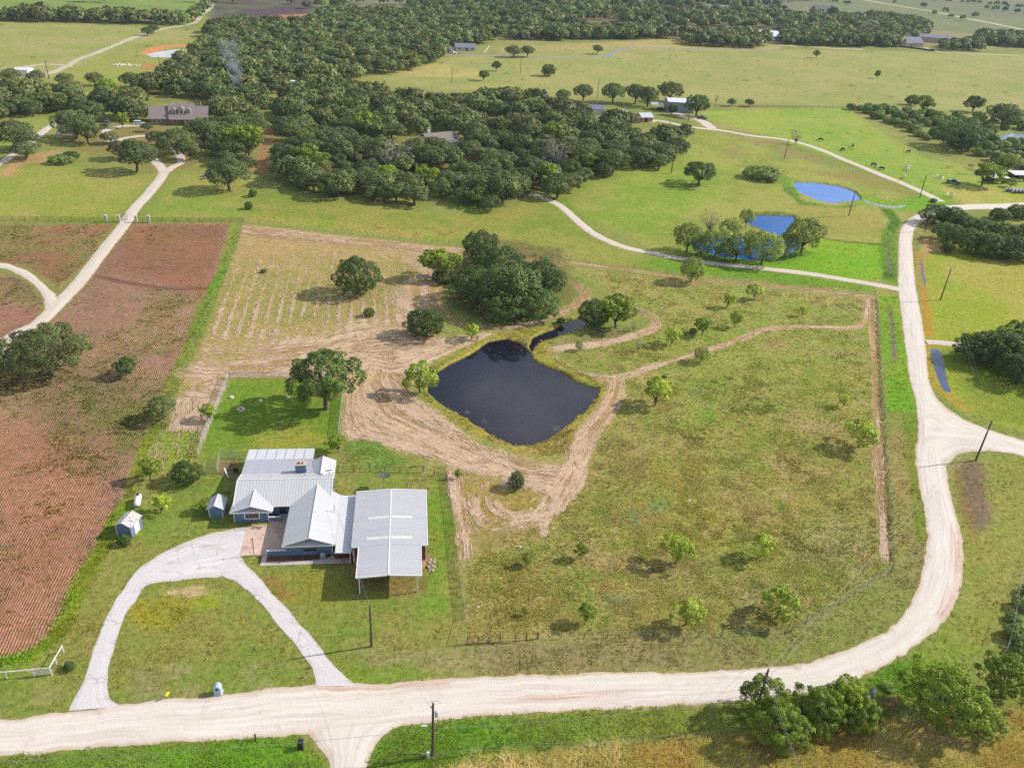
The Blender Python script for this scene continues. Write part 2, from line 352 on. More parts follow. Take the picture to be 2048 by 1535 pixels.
# lawns by the dormer house
paint([(0, 340), (110, 330), (250, 350), (320, 345), (230, 440), (0, 440), (-150, 440), (-150, 350)], (142, 156, 62), (162, 160, 84), 3, 3)
paint([(350, 345), (500, 350), (505, 395), (485, 438), (285, 438)], (132, 154, 60), (156, 156, 80), 3, 3)
paint([(60, 285), (130, 300), (100, 330), (0, 352), (0, 338)], (196, 150, 116), (176, 150, 100), 3, 4, .9, gate=(12, .38, .52))
paint([(120, 255), (330, 250), (400, 330), (330, 345), (150, 300)], (150, 124, 88), (138, 130, 74), 3, 4, .8)
paint([(20, 235), (120, 235), (60, 280), (0, 300), (0, 250)], (136, 158, 66), (150, 160, 80), 3, 3)
pline([(548, 235), (540, 265), (528, 300), (518, 335)], 5, (176, 124, 94), (150, 120, 84), 1.5, 2.5, .8)
paint([(500, 320), (545, 330), (530, 350), (480, 345)], (178, 132, 92), (150, 140, 80), 2, 3, .8)
paint([(690, 250), (900, 330), (960, 350), (700, 380), (560, 340)], (140, 96, 64), (112, 96, 58), 8, 10, .8)      # leaf litter under the wood
paint([(900, 330), (935, 335), (945, 360), (905, 362)], (200, 168, 90), (160, 104, 76), 3, 3, .9)
# strips by the plowed ground
VERG = ((122, 146, 58), (140, 144, 74))
paint([(-150, 440), (485, 440), (485, 455), (-150, 455)], *VERG, 1, 1, tuft=.5)
paint([(-150, 445), (500, 445), (470, 560), (380, 760), (250, 1040), (110, 1330), (-150, 1350)], (128, 138, 66), (146, 138, 84), 1, 1)
FA = [(272, 448), (454, 449), (455, 470), (439, 520), (424, 572), (404, 632), (378, 692), (346, 748), (306, 830), (262, 920), (254, 985), (228, 1038), (197, 1086), (171, 1140), (140, 1200), (108, 1262), (82, 1284), (56, 1312), (0, 1322), (-160, 1345), (-160, 800), (20, 735), (75, 672), (122, 628), (160, 585), (200, 535), (238, 490)]
SOA, SOB = (174, 136, 116), (154, 122, 106)
paint(FA, SOA, SOB, .6, 1.2, fur=1.0, tuft=.05, field=1)
FB = [(-160, 452), (224, 450), (196, 488), (150, 545), (116, 580), (88, 552), (52, 531), (-160, 512)]
paint(FB, (158, 112, 88), (132, 110, 76), .6, 1.2, fur=.45, tuft=.25, field=2)
FC = [(-160, 545), (36, 553), (66, 574), (84, 600), (76, 630), (40, 664), (0, 690), (-160, 740)]
paint(FC, (164, 124, 104), (132, 110, 90), .6, 1.2, fur=.9, tuft=.1, field=3)
for P, g, s in ((FA, (15, .50, .66, 31), .7), (FB, (12, .40, .60, 33), .9), (FC, (12, .46, .62, 35), .8)):
    paint(P, (136, 128, 82), (122, 128, 70), 1, 2, s * .7, tuft=.5, gate=g)
paint([(255, 450), (452, 450), (440, 520), (410, 600), (330, 560), (215, 540)], (164, 112, 84), (150, 110, 84), 3, 4, .75)
paint([(150, 600), (410, 610), (350, 745), (200, 690), (110, 660)], (160, 126, 104), (146, 116, 98), 3, 5, .7, gate=(10, .3, .6))
paint([(160, 760), (330, 740), (300, 840), (220, 960), (120, 930), (60, 800)], (142, 116, 98), (124, 118, 78), 4, 5, .7, gate=(9, .35, .6))
paint([(0, 860), (180, 880), (230, 1030), (150, 1180), (60, 1290), (-60, 1310), (-60, 880)], (182, 132, 104), (166, 120, 96), 6, 6, .75)
paint([(200, 840), (300, 800), (310, 850), (250, 900)], (108, 120, 60), (124, 126, 70), 3, 3, .8, tuft=.6)
pline([(195, 552), (260, 566), (340, 577), (430, 577), (520, 582), (600, 595)], 1.5, (120, 80, 66), (120, 84, 66), .5, .6, .8)
# weedy strip along the plowed ground
pline([(478, 452), (460, 520), (436, 578)], 4.5, (104, 142, 44), (130, 146, 58), .8, 1.2, tuft=1.0)
pline([(424, 590), (396, 660), (365, 735), (340, 790)], 3.5, (118, 140, 54), (138, 142, 66), .8, 1.0, tuft=.8)
pline([(318, 855), (290, 930), (262, 1000)], 3.5, (128, 140, 48), (120, 130, 50), .8, 1, tuft=.9)
pline([(250, 1010), (205, 1095), (160, 1180), (125, 1260), (80, 1310), (0, 1335)], 3.0, (110, 146, 34), (132, 142, 48), .7, .8, tuft=1.0)
# mown plot, hay on it
paint([(488, 449), (920, 496), (925, 560), (890, 600), (840, 650), (820, 690), (720, 750), (690, 757), (460, 755), (395, 915), (330, 870), (350, 800), (400, 690), (436, 600), (448, 560)], (150, 146, 80), (178, 156, 106), .8, .8, straw=.10, tuft=.2)
paint([(490, 452), (640, 470), (930, 498), (1140, 522), (1130, 534), (920, 512), (700, 492), (480, 470)], STRAWC, STRAWD, 1.5, 1.5, .8, straw=.9, tuft=.05)
paint([(800, 490), (890, 505), (870, 600), (810, 660), (790, 600), (840, 540)], STRAWC, STRAWD, 3, 4, .6, straw=.6)
paint([(375, 750), (420, 700), (520, 690), (620, 680), (720, 650), (800, 660), (880, 680), (905, 690), (850, 730), (800, 770), (780, 800), (700, 870), (690, 790), (560, 752), (455, 752)], STRAWC, STRAWD, 3, 4, .85, straw=.8, tuft=.05, gate=(14, .25, .5))
paint([(356, 800), (455, 755), (450, 775), (400, 880), (330, 880)], (166, 148, 92), (140, 148, 72), 1.5, 2, .7, straw=.45)
MOWN = [(488, 456), (900, 500), (860, 600), (826, 688), (720, 752), (690, 757), (460, 755), (396, 905), (345, 850), (372, 760), (404, 690), (436, 600)]
MP = Wp(MOWN); r0, r1 = W(410, 740), W(462, 590); rd = (r1 - r0) / np.hypot(*(r1 - r0)); rn = np.array([rd[1], -rd[0]])
idx, m = region(MP, .5, .3); cc_ = (GX[idx] - r0[0]) * rn[0] + (GY[idx] - r0[1]) * rn[1]; al = (GX[idx] - r0[0]) * rd[0] + (GY[idx] - r0[1]) * rd[1]
ROWGAP = 2.9; ph = np.abs(((cc_ + (N3[idx] - .5) * 3 + (N4[idx] - .5) * .5) / ROWGAP) % 1 - .5) * ROWGAP
rowm = .8 * (1 - st(ph, .15, .5)) * st(fbm(cc_ / 2.0, al, 9, 71), .30, .56) * (.22 + .85 * (1 - st(al, 6, 50)))
apply(idx, np.clip(m * rowm, 0, 1), STRAWC, STRAWD, .95, None, 1.0, None, None, None)
# the wide mown lane round the pond
paint([(690, 760), (760, 700), (900, 680), (985, 660), (1000, 672), (930, 690), (870, 720), (845, 745), (820, 770), (832, 800), (900, 850), (960, 890), (1050, 920), (1135, 925), (1160, 870), (1210, 800), (1215, 760), (1245, 757), (1250, 790), (1200, 860), (1170, 925), (1170, 960), (1140, 1000), (1090, 985), (1000, 950), (900, 925), (760, 880), (700, 870), (682, 830)], STRAWC, (196, 152, 112), 1.5, 1.8, .9, straw=.95, tuft=.05)
paint([(740, 850), (860, 890), (960, 930), (1010, 960), (960, 965), (900, 935), (800, 930), (720, 890)], (150, 140, 76), (190, 150, 108), 2, 3, .6, straw=.5, gate=(7, .4, .6))
def swaths(A, B, n, z=.7):
    A, B = resample(cr(Wp(A), 6), 60), resample(cr(Wp(B), 6), 60); sp = np.hypot(*(B - A).T).mean() / n
    for k in range(n * 2 + 1):
        t = k / (2 * n); Lp = A + (B - A) * t + (fbm(np.arange(60.) * 3, np.full(60, k * 1.7), 14, 90) - .5)[:, None] * sp * .9
        light = k % 2 == 0
        if light: HAYLINES.append(Lp[::3])
        idx, m = lineregion(Lp[::2], sp * (.55 if light else .34), .22, .22)
        g_ = fbm(GX[idx] + k * 31, GY[idx], 8, 87); m = m * st(g_, .30, .52) * z
        if light: apply(idx, m, (232, 202, 168), STRAWC, .9, None, 1.0, None, None, None)
        else: apply(idx, m * (STRAW[idx] > .2), (146, 124, 76), (164, 132, 92), .95, None, .12, None, None, None)
swaths([(700, 757), (686, 800), (690, 845), (712, 874), (770, 884), (900, 926), (1000, 955), (1085, 985), (1120, 1000)], [(790, 700), (790, 740), (815, 780), (838, 806), (900, 852), (960, 890), (1050, 921), (1120, 930), (1165, 935)], 9)
swaths([(1216, 760), (1212, 785), (1196, 806), (1160, 850), (1140, 890), (1132, 930), (1100, 990)], [(1248, 762), (1246, 792), (1225, 830), (1195, 870), (1172, 920), (1166, 965), (1135, 1005)], 5)
swaths([(690, 752), (730, 735), (800, 742), (870, 716), (985, 666)], [(700, 700), (740, 690), (800, 684), (870, 684), (950, 676)], 6, .6)
swaths([(385, 752), (460, 752), (560, 750), (690, 752)], [(398, 728), (470, 728), (560, 722), (690, 712)], 3, .6)
swaths([(495, 453), (640, 471), (800, 488), (930, 500)], [(500, 466), (640, 483), (800, 500), (920, 512)], 3, .6)
swaths([(940, 1005), (955, 1045), (1030, 1060), (1095, 1040), (1140, 1000)], [(985, 985), (1000, 1018), (1030, 1028), (1065, 1016), (1080, 985)], 4, .65)
for px_, w_ in (([(1232, 757), (1300, 735), (1400, 705), (1480, 680), (1530, 660), (1600, 654), (1700, 655), (1728, 640), (1735, 600)], 2.2), ([(1075, 700), (1110, 722), (1155, 748), (1232, 760)], 3.6), ([(1085, 700), (1180, 690), (1268, 672), (1312, 652), (1300, 630), (1245, 612)], 2.6),
                ([(1742, 598), (1748, 700), (1753, 800), (1757, 900), (1762, 1000), (1768, 1110)], 1.9), ([(903, 945), (908, 1000), (918, 1060), (926, 1110)], 2.4), ([(872, 575), (885, 620), (930, 650), (1010, 655), (1085, 640), (1150, 612), (1172, 588), (1150, 568)], 2.6),
                ([(1135, 524), (1300, 546), (1400, 562), (1425, 562), (1560, 573), (1742, 594)], 2.0), ([(1400, 562), (1370, 575), (1330, 560)], 2.0)):
    pline(px_, w_, (206, 168, 126), (176, 140, 100), .6, .7, .9, straw=.8, tuft=.05)
for px_ in ([(948, 995), (960, 1035), (1030, 1050), (1100, 1020), (1140, 985)], [(925, 990), (935, 1040), (950, 1060)], [(1010, 970), (1080, 975), (1110, 1000), (1090, 1030), (1020, 1042)], [(1120, 960), (1130, 1000), (1090, 1045), (1088, 1065)]):
    pline(px_, 1.0, STRAWC, STRAWD, .5, .5, .8, straw=.9)
paint([(905, 950), (1140, 990), (1080, 1060), (940, 1060)], (158, 146, 66), (170, 140, 88), 3, 4, .7, tuft=.3)
# weedy pasture on the right
WEED = [(1150, 535), (1350, 556), (1420, 570), (1738, 600), (1748, 800), (1756, 1000), (1768, 1110), (1770, 1140), (1700, 1190), (1580, 1262), (1443, 1270), (1074, 1276), (942, 1284), (930, 1150), (1000, 1070), (1100, 1050), (1170, 960), (1200, 870), (1250, 790), (1250, 758), (1120, 715), (1290, 670), (1310, 640), (1220, 590)]
idx, m = region(Wp(WEED), 1, 1.5)
m = m * (1 - st(STRAW[idx], .3, .6)); apply(idx, m, (140, 142, 72), (156, 147, 90), 1.0, .9, 0, None, None, None)
for P, a, b, g, am in (([(1150, 535), (1738, 600), (1745, 720), (1250, 757), (1120, 715), (1310, 640)], (132, 156, 70), (156, 152, 88), (18, .3, .55), .9), ([(1250, 700), (1745, 640), (1760, 850), (1240, 880)], (148, 150, 74), (128, 146, 66), (14, .35, .6), .8),
                       ([(1200, 850), (1700, 820), (1750, 1000), (1500, 1060), (1200, 980)], (164, 146, 92), (150, 130, 90), (16, .42, .66), .7), ([(930, 1060), (1250, 1060), (1300, 1270), (940, 1280)], (166, 142, 104), (148, 142, 76), (12, .35, .6), .8),
                       ([(1300, 1100), (1740, 1040), (1700, 1190), (1500, 1260), (1280, 1270)], (150, 144, 104), (136, 140, 76), (10, .38, .6), .7), ([(1150, 950), (1450, 960), (1500, 1130), (1200, 1130)], (150, 148, 64), (142, 134, 74), (9, .45, .68), .7),
                       ([(1170, 870), (1420, 900), (1380, 1010), (1150, 960)], (160, 152, 66), (150, 138, 70), (10, .42, .66), .6), ([(1400, 820), (1520, 815), (1500, 845), (1410, 845)], (104, 156, 48), (116, 150, 56), (5, .35, .6), .8),
                       (WEED, (118, 140, 54), (128, 146, 64), (4, .55, .72, 51), .7), (WEED, (172, 152, 114), (160, 138, 100), (5, .60, .74, 57), .55)):
    idx, m = region(Wp(P), 3, 4); m = m * (1 - st(STRAW[idx], .3, .6)); apply(idx, m, a, b, am * .75, None, None, None, None, g)
paint([(1255, 1020), (1330, 1015), (1345, 1050), (1290, 1062), (1255, 1050)], (110, 140, 96), (170, 140, 90), 1, 2, .8, tuft=1.0)
paint([(1210, 1192), (1255, 1192), (1262, 1215), (1215, 1210)], (142, 152, 142), (130, 142, 112), 1, 1, .55)
paint([(1205, 1170), (1235, 1168), (1232, 1182), (1208, 1184)], (180, 130, 100), (160, 124, 92), .6, 1, .5)
paint([(880, 590), (935, 640), (1060, 640), (1150, 590), (1130, 500), (960, 470), (900, 520)], (112, 122, 60), (120, 104, 70), 2, 3, .8, straw=0, tuft=.6)
# pond rim
paint([(845, 770), (880, 722), (985, 668), (1090, 655), (1160, 630), (1190, 650), (1100, 690), (1110, 715), (1200, 760), (1215, 775), (1195, 815), (1140, 875), (1135, 905), (1080, 915), (980, 885), (900, 840), (850, 795)], (136, 144, 58), (164, 148, 70), .8, .8, straw=.1, tuft=1.0)
paint([(1050, 880), (1140, 860), (1140, 905), (1085, 912)], (150, 128, 76), (130, 120, 60), 1, 1, .8, tuft=1.0)
paint([(1090, 690), (1200, 660), (1270, 655), (1255, 672), (1180, 686)], (140, 132, 96), (118, 124, 64), 1, 1, .8, tuft=1)
# home yard
paint([(458, 756), (690, 758), (680, 872), (675, 900), (620, 920), (400, 918), (420, 850)], (112, 144, 42), (140, 150, 62), .5, .5, tuft=.15, straw=0)
paint([(520, 860), (600, 850), (640, 880), (560, 900), (480, 905)], (162, 156, 66), (140, 150, 56), 2, 3, .7)
paint([(330, 860), (400, 860), (395, 940), (300, 950), (285, 920)], (132, 150, 60), (160, 150, 84), 1, 1.5, tuft=.7, straw=.1)
paint([(690, 885), (740, 880), (800, 925), (740, 945), (680, 945)], (108, 140, 62), (140, 144, 76), 1, 1.5, tuft=1.0, straw=0)
HOME = [(262, 950), (440, 940), (470, 915), (700, 940), (890, 945), (905, 1000), (922, 1120), (936, 1285), (1070, 1290), (1000, 1350), (700, 1365), (560, 1376), (230, 1405), (140, 1418), (0, 1436), (-150, 1450), (-150, 1352), (60, 1330), (130, 1270), (180, 1180), (230, 1090), (262, 1020)]
paint(HOME, (122, 144, 58), (146, 144, 78), .6, .6, tuft=.2, straw=0)
paint([(860, 950), (885, 950), (905, 1150), (890, 1220), (850, 1230), (860, 1100)], (106, 152, 40), (130, 150, 56), 1.5, 2, .8)
paint([(540, 1150), (700, 1150), (700, 1200), (600, 1210), (540, 1185)], (150, 138, 56), (120, 140, 50), 1.5, 2, .7)
paint([(520, 1155), (545, 1150), (590, 1190), (560, 1196)], (150, 106, 72), (150, 132, 66), .8, 1, .7)
paint([(268, 1210), (350, 1195), (395, 1205), (380, 1245), (330, 1262), (280, 1250)], (156, 150, 46), (148, 146, 54), 1.0, 1.5, .85, tuft=.5)
paint([(392, 1190), (438, 1190), (440, 1215), (395, 1222)], (140, 166, 34), (150, 160, 40), 1, 1, .7)
paint([(335, 1182), (405, 1170), (412, 1186), (350, 1196)], (222, 196, 176), (176, 160, 110), .4, .8, .9, gate=(2, .35, .5))
paint([(250, 1335), (420, 1330), (600, 1330), (640, 1360), (440, 1385), (280, 1395)], (160, 146, 118), (140, 142, 84), 1.5, 2, .75, gate=(6, .3, .55))
paint([(0, 1370), (160, 1360), (140, 1400), (0, 1420)], (158, 146, 112), (134, 142, 72), 1.5, 2, .7, gate=(6, .3, .6))
paint([(700, 1290), (900, 1300), (940, 1290), (1100, 1290), (1150, 1340), (760, 1355)], (134, 142, 76), (150, 146, 100), 1.5, 2, .8)
paint([(690, 1350), (760, 1330), (900, 1345), (900, 1352), (780, 1362), (710, 1368)], (126, 148, 44), (116, 150, 50), .8, 1, .8)
paint([(942, 1284), (1300, 1276), (1580, 1268), (1700, 1200), (1775, 1130), (1850, 1060), (1856, 1120), (1840, 1180), (1770, 1260), (1700, 1298), (1620, 1322), (1540, 1335), (1000, 1350)], (132, 140, 74), (142, 134, 92), 1, 1, tuft=.35)
paint([(440, 918), (480, 918), (470, 955), (430, 950)], (150, 126, 100), (120, 110, 80), .5, .5, .9)
paint([(515, 1114), (668, 1106), (668, 1124), (520, 1130)], (104, 82, 60), (130, 100, 72), .2, .2)
paint([(665, 1105), (705, 1103), (712, 1127), (668, 1130)], (168, 112, 84), (150, 96, 70), .3, .3)
paint([(700, 1150), (850, 1130), (852, 1180), (790, 1190), (700, 1175)], (150, 112, 80), (124, 124, 62), .8, 1, .65)
paint([(848, 1112), (862, 1112), (862, 1130), (846, 1134)], (206, 170, 140), (150, 120, 90), .3, .4)
# verges, right side
paint([(1756, 590), (1800, 592), (1806, 650), (1815, 710), (1830, 790), (1832, 825), (1774, 822), (1766, 700)], (108, 160, 34), (134, 158, 46), .8, .8, tuft=.5)
paint([(1774, 822), (1832, 825), (1834, 900), (1845, 1010), (1852, 1060), (1800, 1120), (1785, 1130), (1778, 1000)], (128, 142, 66), (152, 140, 88), 1, 1, tuft=.35)
pline([(1822, 830), (1826, 900), (1836, 990), (1848, 1080)], 2.5, (110, 138, 44), (124, 136, 50), .8, .6)
paint([(1840, 480), (1880, 480), (2200, 540), (2200, 900), (2000, 850), (1920, 820), (1868, 770), (1850, 690), (1838, 560)], (146, 164, 46), (170, 166, 72), 1.5, 1.5)
paint([(1900, 520), (2200, 545), (2200, 640), (1990, 590), (1900, 560)], (178, 168, 90), (160, 162, 66), 4, 5, .7)
paint([(1880, 700), (1990, 690), (2200, 760), (2200, 880), (1950, 835)], (120, 142, 44), (150, 152, 60), 3, 3, .8)
pline([(1838, 505), (1846, 570), (1855, 640), (1858, 670)], 2.2, (190, 140, 50), (160, 140, 60), .6, .5, .8)
pline([(1855, 690), (1866, 740), (1884, 780), (1930, 815)], 4, (180, 150, 60), (150, 146, 56), 1, .8, .7)
paint([(1840, 480), (1870, 478), (1885, 500), (1845, 520)], (190, 150, 116), (150, 130, 84), 1, 1, .8)
paint([(1905, 925), (1960, 912), (2200, 925), (2200, 1200), (2040, 1200), (1990, 1300), (1900, 1320), (1790, 1360), (1880, 1270), (1926, 1180), (1926, 1080), (1900, 960)], (126, 148, 54), (146, 148, 76), 1, 1, tuft=.2)
paint([(1912, 935), (1935, 918), (1962, 925), (1978, 985), (1972, 1040), (1950, 1062), (1925, 1020)], (146, 118, 110), (122, 102, 94), 1.4, 1.4, .85, tuft=.2)
pline([(1915, 940), (1930, 1020), (1950, 1075)], 1.6, (156, 120, 60), (140, 120, 60), .5, .5, .6)
pline([(1779, 610), (1784, 660), (1790, 725)], 1.3, (136, 118, 92), (120, 124, 70), .6, .6, .7)
pline([(1752, 600), (1757, 700), (1762, 800), (1770, 900), (1777, 1000), (1783, 1120)], 1.0, (104, 110, 50), (120, 116, 60), .3, .4, .8, tuft=1)
# verges, near side
paint([(-200, 1520), (0, 1512), (300, 1489), (590, 1474), (625, 1490), (650, 1525), (660, 1620), (-200, 1700)], (110, 140, 52), (136, 140, 76), .6, .6, tuft=.45)
paint([(300, 1500), (590, 1480), (640, 1530), (400, 1600)], (98, 150, 32), (124, 150, 50), 1, 1.5, .7, tuft=.7)
paint([(742, 1600), (745, 1505), (790, 1454), (900, 1440), (1150, 1424), (1450, 1408), (1560, 1398), (1720, 1362), (1800, 1322), (1880, 1330), (1780, 1450), (1440, 1478), (1100, 1505), (860, 1545), (800, 1640)], (98, 138, 38), (128, 140, 64), .6, .6, tuft=.6)
GOLD = [(760, 1640), (860, 1545), (960, 1515), (1100, 1503), (1440, 1474), (1520, 1460), (1800, 1440), (2300, 1380), (2300, 1900), (700, 1900)]
paint(GOLD, (200, 184, 130), (156, 154, 82), 1.0, 1.5, tuft=0, tall=1.0)
paint(GOLD, (132, 146, 58), (168, 144, 80), 1, 2, .8, gate=(7, .44, .60, 61))
paint([(1740, 1400), (1800, 1390), (1800, 1440), (1740, 1445)], (150, 126, 96), (120, 120, 60), 1, 1, .8, tall=.1)
sc = (vnoise(GX / 3.1, GY / 3.1, 44) > .93) & (GY > 330) & (GY < 900) & (COL.sum(1) > .5); COL[sc] *= np.array([.55, .66, .6])
# ponds cut into the ground
POND = [(857, 769), (866, 750), (899, 728), (930, 714), (953, 701), (980, 682), (1014, 676), (1038, 683), (1056, 700), (1063, 718), (1089, 731), (1123, 742), (1146, 759), (1173, 770), (1197, 774), (1190, 793), (1170, 816), (1140, 842), (1109, 866), (1089, 879), (1055, 886), (1028, 886), (1001, 878), (967, 854), (933, 833), (899, 813), (875, 796), (858, 780)]
CREEK = [(1058, 690), (1066, 674), (1089, 664), (1109, 656), (1133, 643), (1157, 634), (1172, 640), (1167, 652), (1142, 661), (1108, 673), (1076, 684), (1064, 700)]
P2 = [(1591, 364), (1612, 363), (1642, 366), (1671, 370), (1693, 376), (1711, 384), (1720, 396), (1703, 400), (1685, 401), (1669, 404), (1644, 401), (1623, 393), (1604, 384), (1590, 373)]
P3 = [(1493, 437), (1507, 431), (1530, 429), (1560, 430), (1585, 431), (1589, 440), (1578, 454), (1567, 465), (1552, 468), (1534, 460), (1504, 449)]
P4 = [(1385, 480), (1420, 474), (1470, 474), (1520, 476), (1570, 478), (1602, 484), (1590, 498), (1570, 508), (1540, 515), (1500, 517), (1446, 511), (1396, 498)]
P5 = [(293, 108), (322, 102), (352, 98), (372, 100), (358, 112), (331, 114), (308, 113)]
P6 = [(1998, 272), (2030, 266), (2100, 270), (2100, 284), (2040, 286), (2010, 282)]
def dig(px, dpt, bank):
    idx, m = region(Wp(px), bank, .25); GZ[idx] -= m * dpt
    w = (m > .12) & (m < .75); COL[idx[w]] = COL[idx[w]] * .35 + lin((92, 80, 56)) * .65 * KALB; STRAW[idx[w]] *= .3
    TUFT[idx[m > .4]] = 0
for px_, dp, bk in ((POND, 1.6, .9), (CREEK, 1.0, .6), (P2, 1.6, 1.2), (P3, 1.6, 1.2), (P4, 1.6, 1.2), (P5, 1.6, 2.0), (P6, 1.6, 2.0)): dig(px_, dp, bk)
# ---- ground material
def groundmat():
    m, n, o = newmat('ground_cover'); p = nd(n, 'ShaderNodeBsdfPrincipled'); p.inputs['Roughness'].default_value = .95; p.inputs['Specular IOR Level'].default_value = .1
    ac = n.nodes.new('ShaderNodeAttribute'); ac.attribute_name = 'col'
    am = n.nodes.new('ShaderNodeAttribute'); am.attribute_name = 'cover'
    sp = n.nodes.new('ShaderNodeSeparateColor'); n.links.new(am.outputs['Color'], sp.inputs[0])
    straw, fur, tuft = sp.outputs[0], sp.outputs[1], sp.outputs[2]
    t = n.nodes.new('ShaderNodeTexCoord'); v = t.outputs['Object']
    f1 = noise(n, v, 1.1, 6, .62); f2 = noise(n, v, .33, 5, .6); f3 = noise(n, v, 4.2, 4, .6)
    c = ac.outputs['Color']
    g1 = ramp(n, f1, .34, .68, (.74, .77, .70), (1.26, 1.22, 1.26)); c = mixc(n, c, g1, 1.0, 'MULTIPLY')
    g2 = ramp(n, f2, .3, .7, (.84, .93, .78), (1.16, 1.06, 1.22)); c = mixc(n, c, g2, 1.0, 'MULTIPLY')
    g3 = ramp(n, f3, .3, .7, (.80, .82, .78), (1.20, 1.18, 1.20)); c = mixc(n, c, g3, 1.0, 'MULTIPLY')
    # hay lying in wisps
    hv = noise(n, mapping(n, v, (1.9, .62, 1), (0, 0, .25)), 1.25, 6, .66, 1.6); hd = noise(n, mapping(n, v, (.6, 2.0, 1), (0, 0, .35)), 1.0, 6, .66, 1.2)
    h = math_(n, 'MAXIMUM', ramp(n, hv, .56, .68), ramp(n, hd, .58, .70))
    hs = math_(n, 'MULTIPLY', h, straw)
    c = mixc(n, c, lin((244, 220, 190)) * .84, math_(n, 'MULTIPLY', hs, .8))
    lo = math_(n, 'MULTIPLY', ramp(n, hv, .32, .46, (1, 1, 1), (0, 0, 0)), straw); c = mixc(n, c, lin((140, 116, 70)) * .8, math_(n, 'MULTIPLY', lo, .62))
    # furrows
    F1, F0 = W(404, 629), W(111, 1260); ang = math.atan2(F1[1] - F0[1], F1[0] - F0[0])
    vr = mapping(n, v, (1, 1, 1), (0, 0, -ang)); s2 = n.nodes.new('ShaderNodeSeparateXYZ'); n.links.new(vr, s2.inputs[0])
    yy = math_(n, 'ADD', s2.outputs[1], math_(n, 'MULTIPLY', noise(n, v, .09, 2), 1.4))
    fu = math_(n, 'SINE', math_(n, 'MULTIPLY', yy, 2 * PI / .40)); fu = math_(n, 'MULTIPLY_ADD', fu, .5, .5)
    fn = math_(n, 'MULTIPLY', fu, math_(n, 'MULTIPLY_ADD', f2, 1.0, .35))
    dk = math_(n, 'MULTIPLY', math_(n, 'MULTIPLY', ramp(n, fn, .10, .50, (1, 1, 1), (0, 0, 0)), math_(n, 'MULTIPLY', fur, ramp(n, f2, .3, .62, (.35, .35, .35), (1, 1, 1)))), .24); c = mixc(n, c, mixc(n, c, (.50, .44, .44), 1.0, 'MULTIPLY'), dk)
    cl = math_(n, 'MULTIPLY', ramp(n, f3, .56, .7), fur); c = mixc(n, c, mixc(n, c, (1.35, 1.35, 1.35), 1.0, 'MULTIPLY'), cl)
    n.links.new(c, p.inputs['Base Color'])
    hb = math_(n, 'ADD', math_(n, 'MULTIPLY', f1, .5), math_(n, 'ADD', math_(n, 'MULTIPLY', f3, .28), math_(n, 'MULTIPLY', math_(n, 'MULTIPLY', fu, fur), .35)))
    hb = math_(n, 'ADD', hb, math_(n, 'MULTIPLY', hs, .25))
    b = nd(n, 'ShaderNodeBump'); b.inputs['Strength'].default_value = .9; b.inputs['Distance'].default_value = .30
    n.links.new(hb, b.inputs['Height']); n.links.new(b.outputs[0], p.inputs['Normal'])
    n.links.new(p.outputs[0], o.inputs['Surface']); return m
M_GROUND = groundmat()
COVER = np.stack([STRAW, FUR, TUFT], 1)
I = np.arange(NR * NC).reshape(NR, NC)
Q = np.stack([I[:-1, :-1].ravel(), I[:-1, 1:].ravel(), I[1:, 1:].ravel(), I[1:, :-1].ravel()], 1)
FQ = np.stack([FIELD[Q[:, k]] for k in range(4)], 1).max(1)
lum = COL @ np.array([.3, .6, .1]); COL[:] = (COL * .95 + lum[:, None] * np.array([1.06, .98, .80]) * .04) * np.array([1.05, 1.0, .90])
COL[:] = COL * (1 + .18 * np.clip(TUFT, 0, 1)[:, None])
# the mower's track: paler and browner lines following the lanes
ii = np.nonzero(STRAW > .3)[0]; bd = np.full(len(ii), 30.0); ba = np.zeros(len(ii))
for j, lp in enumerate(HAYLINES):
    lo, hi = lp.min(0) - 9, lp.max(0) + 9; kk = np.nonzero((GX[ii] > lo[0]) & (GX[ii] < hi[0]) & (GY[ii] > lo[1]) & (GY[ii] < hi[1]))[0]
    if len(kk):
        d_, t_ = dseg(GX[ii[kk]], GY[ii[kk]], lp, False); c_ = d_ < bd[kk]; bd[kk[c_]] = d_[c_]; ba[kk[c_]] = t_[c_] + 37 * j
band = vnoise(bd * 1.05, ba * .05, 5) * .65 + vnoise(bd * 3.0, ba * .12, 6) * .35; kk = bd < 9
w_ = st(band, .40, .62)[kk, None] * STRAW[ii[kk], None]; COL[ii[kk]] = COL[ii[kk]] * (1 - w_ * .9) + (lin((156, 130, 84)) * KALB * (.8 + .4 * N4[ii[kk], None])) * w_ * .9
STRAW[ii[kk]] *= 1 - .75 * st(band, .40, .6)[kk]
GV = np.stack([GX, GY, GZ], 1)
for fid, nm, lab in ((0, 'ground', None), (1, 'plowed_field', None), (2, 'plowed_field', None), (3, 'plowed_field', None)):
    q = Q[FQ == fid]; used = np.unique(q); rm = np.zeros(GN, np.int32); rm[used] = np.arange(len(used))
    me = npmesh(nm, GV[used], rm[q], [M_GROUND], {'col': COL[used], 'cover': COVER[used]})
    tag(link(nm, me), kind='structure')
mb = MB(); mb.poly([(-9000, -9000, -.5), (9000, -9000, -.5), (9000, 20.0, -.5), (-9000, 20.0, -.5)])
tag(mb.build('ground', plain('ground_beyond', lin((150, 140, 80)) * KALB, .95, var=.3, scale=.2)), kind='structure')
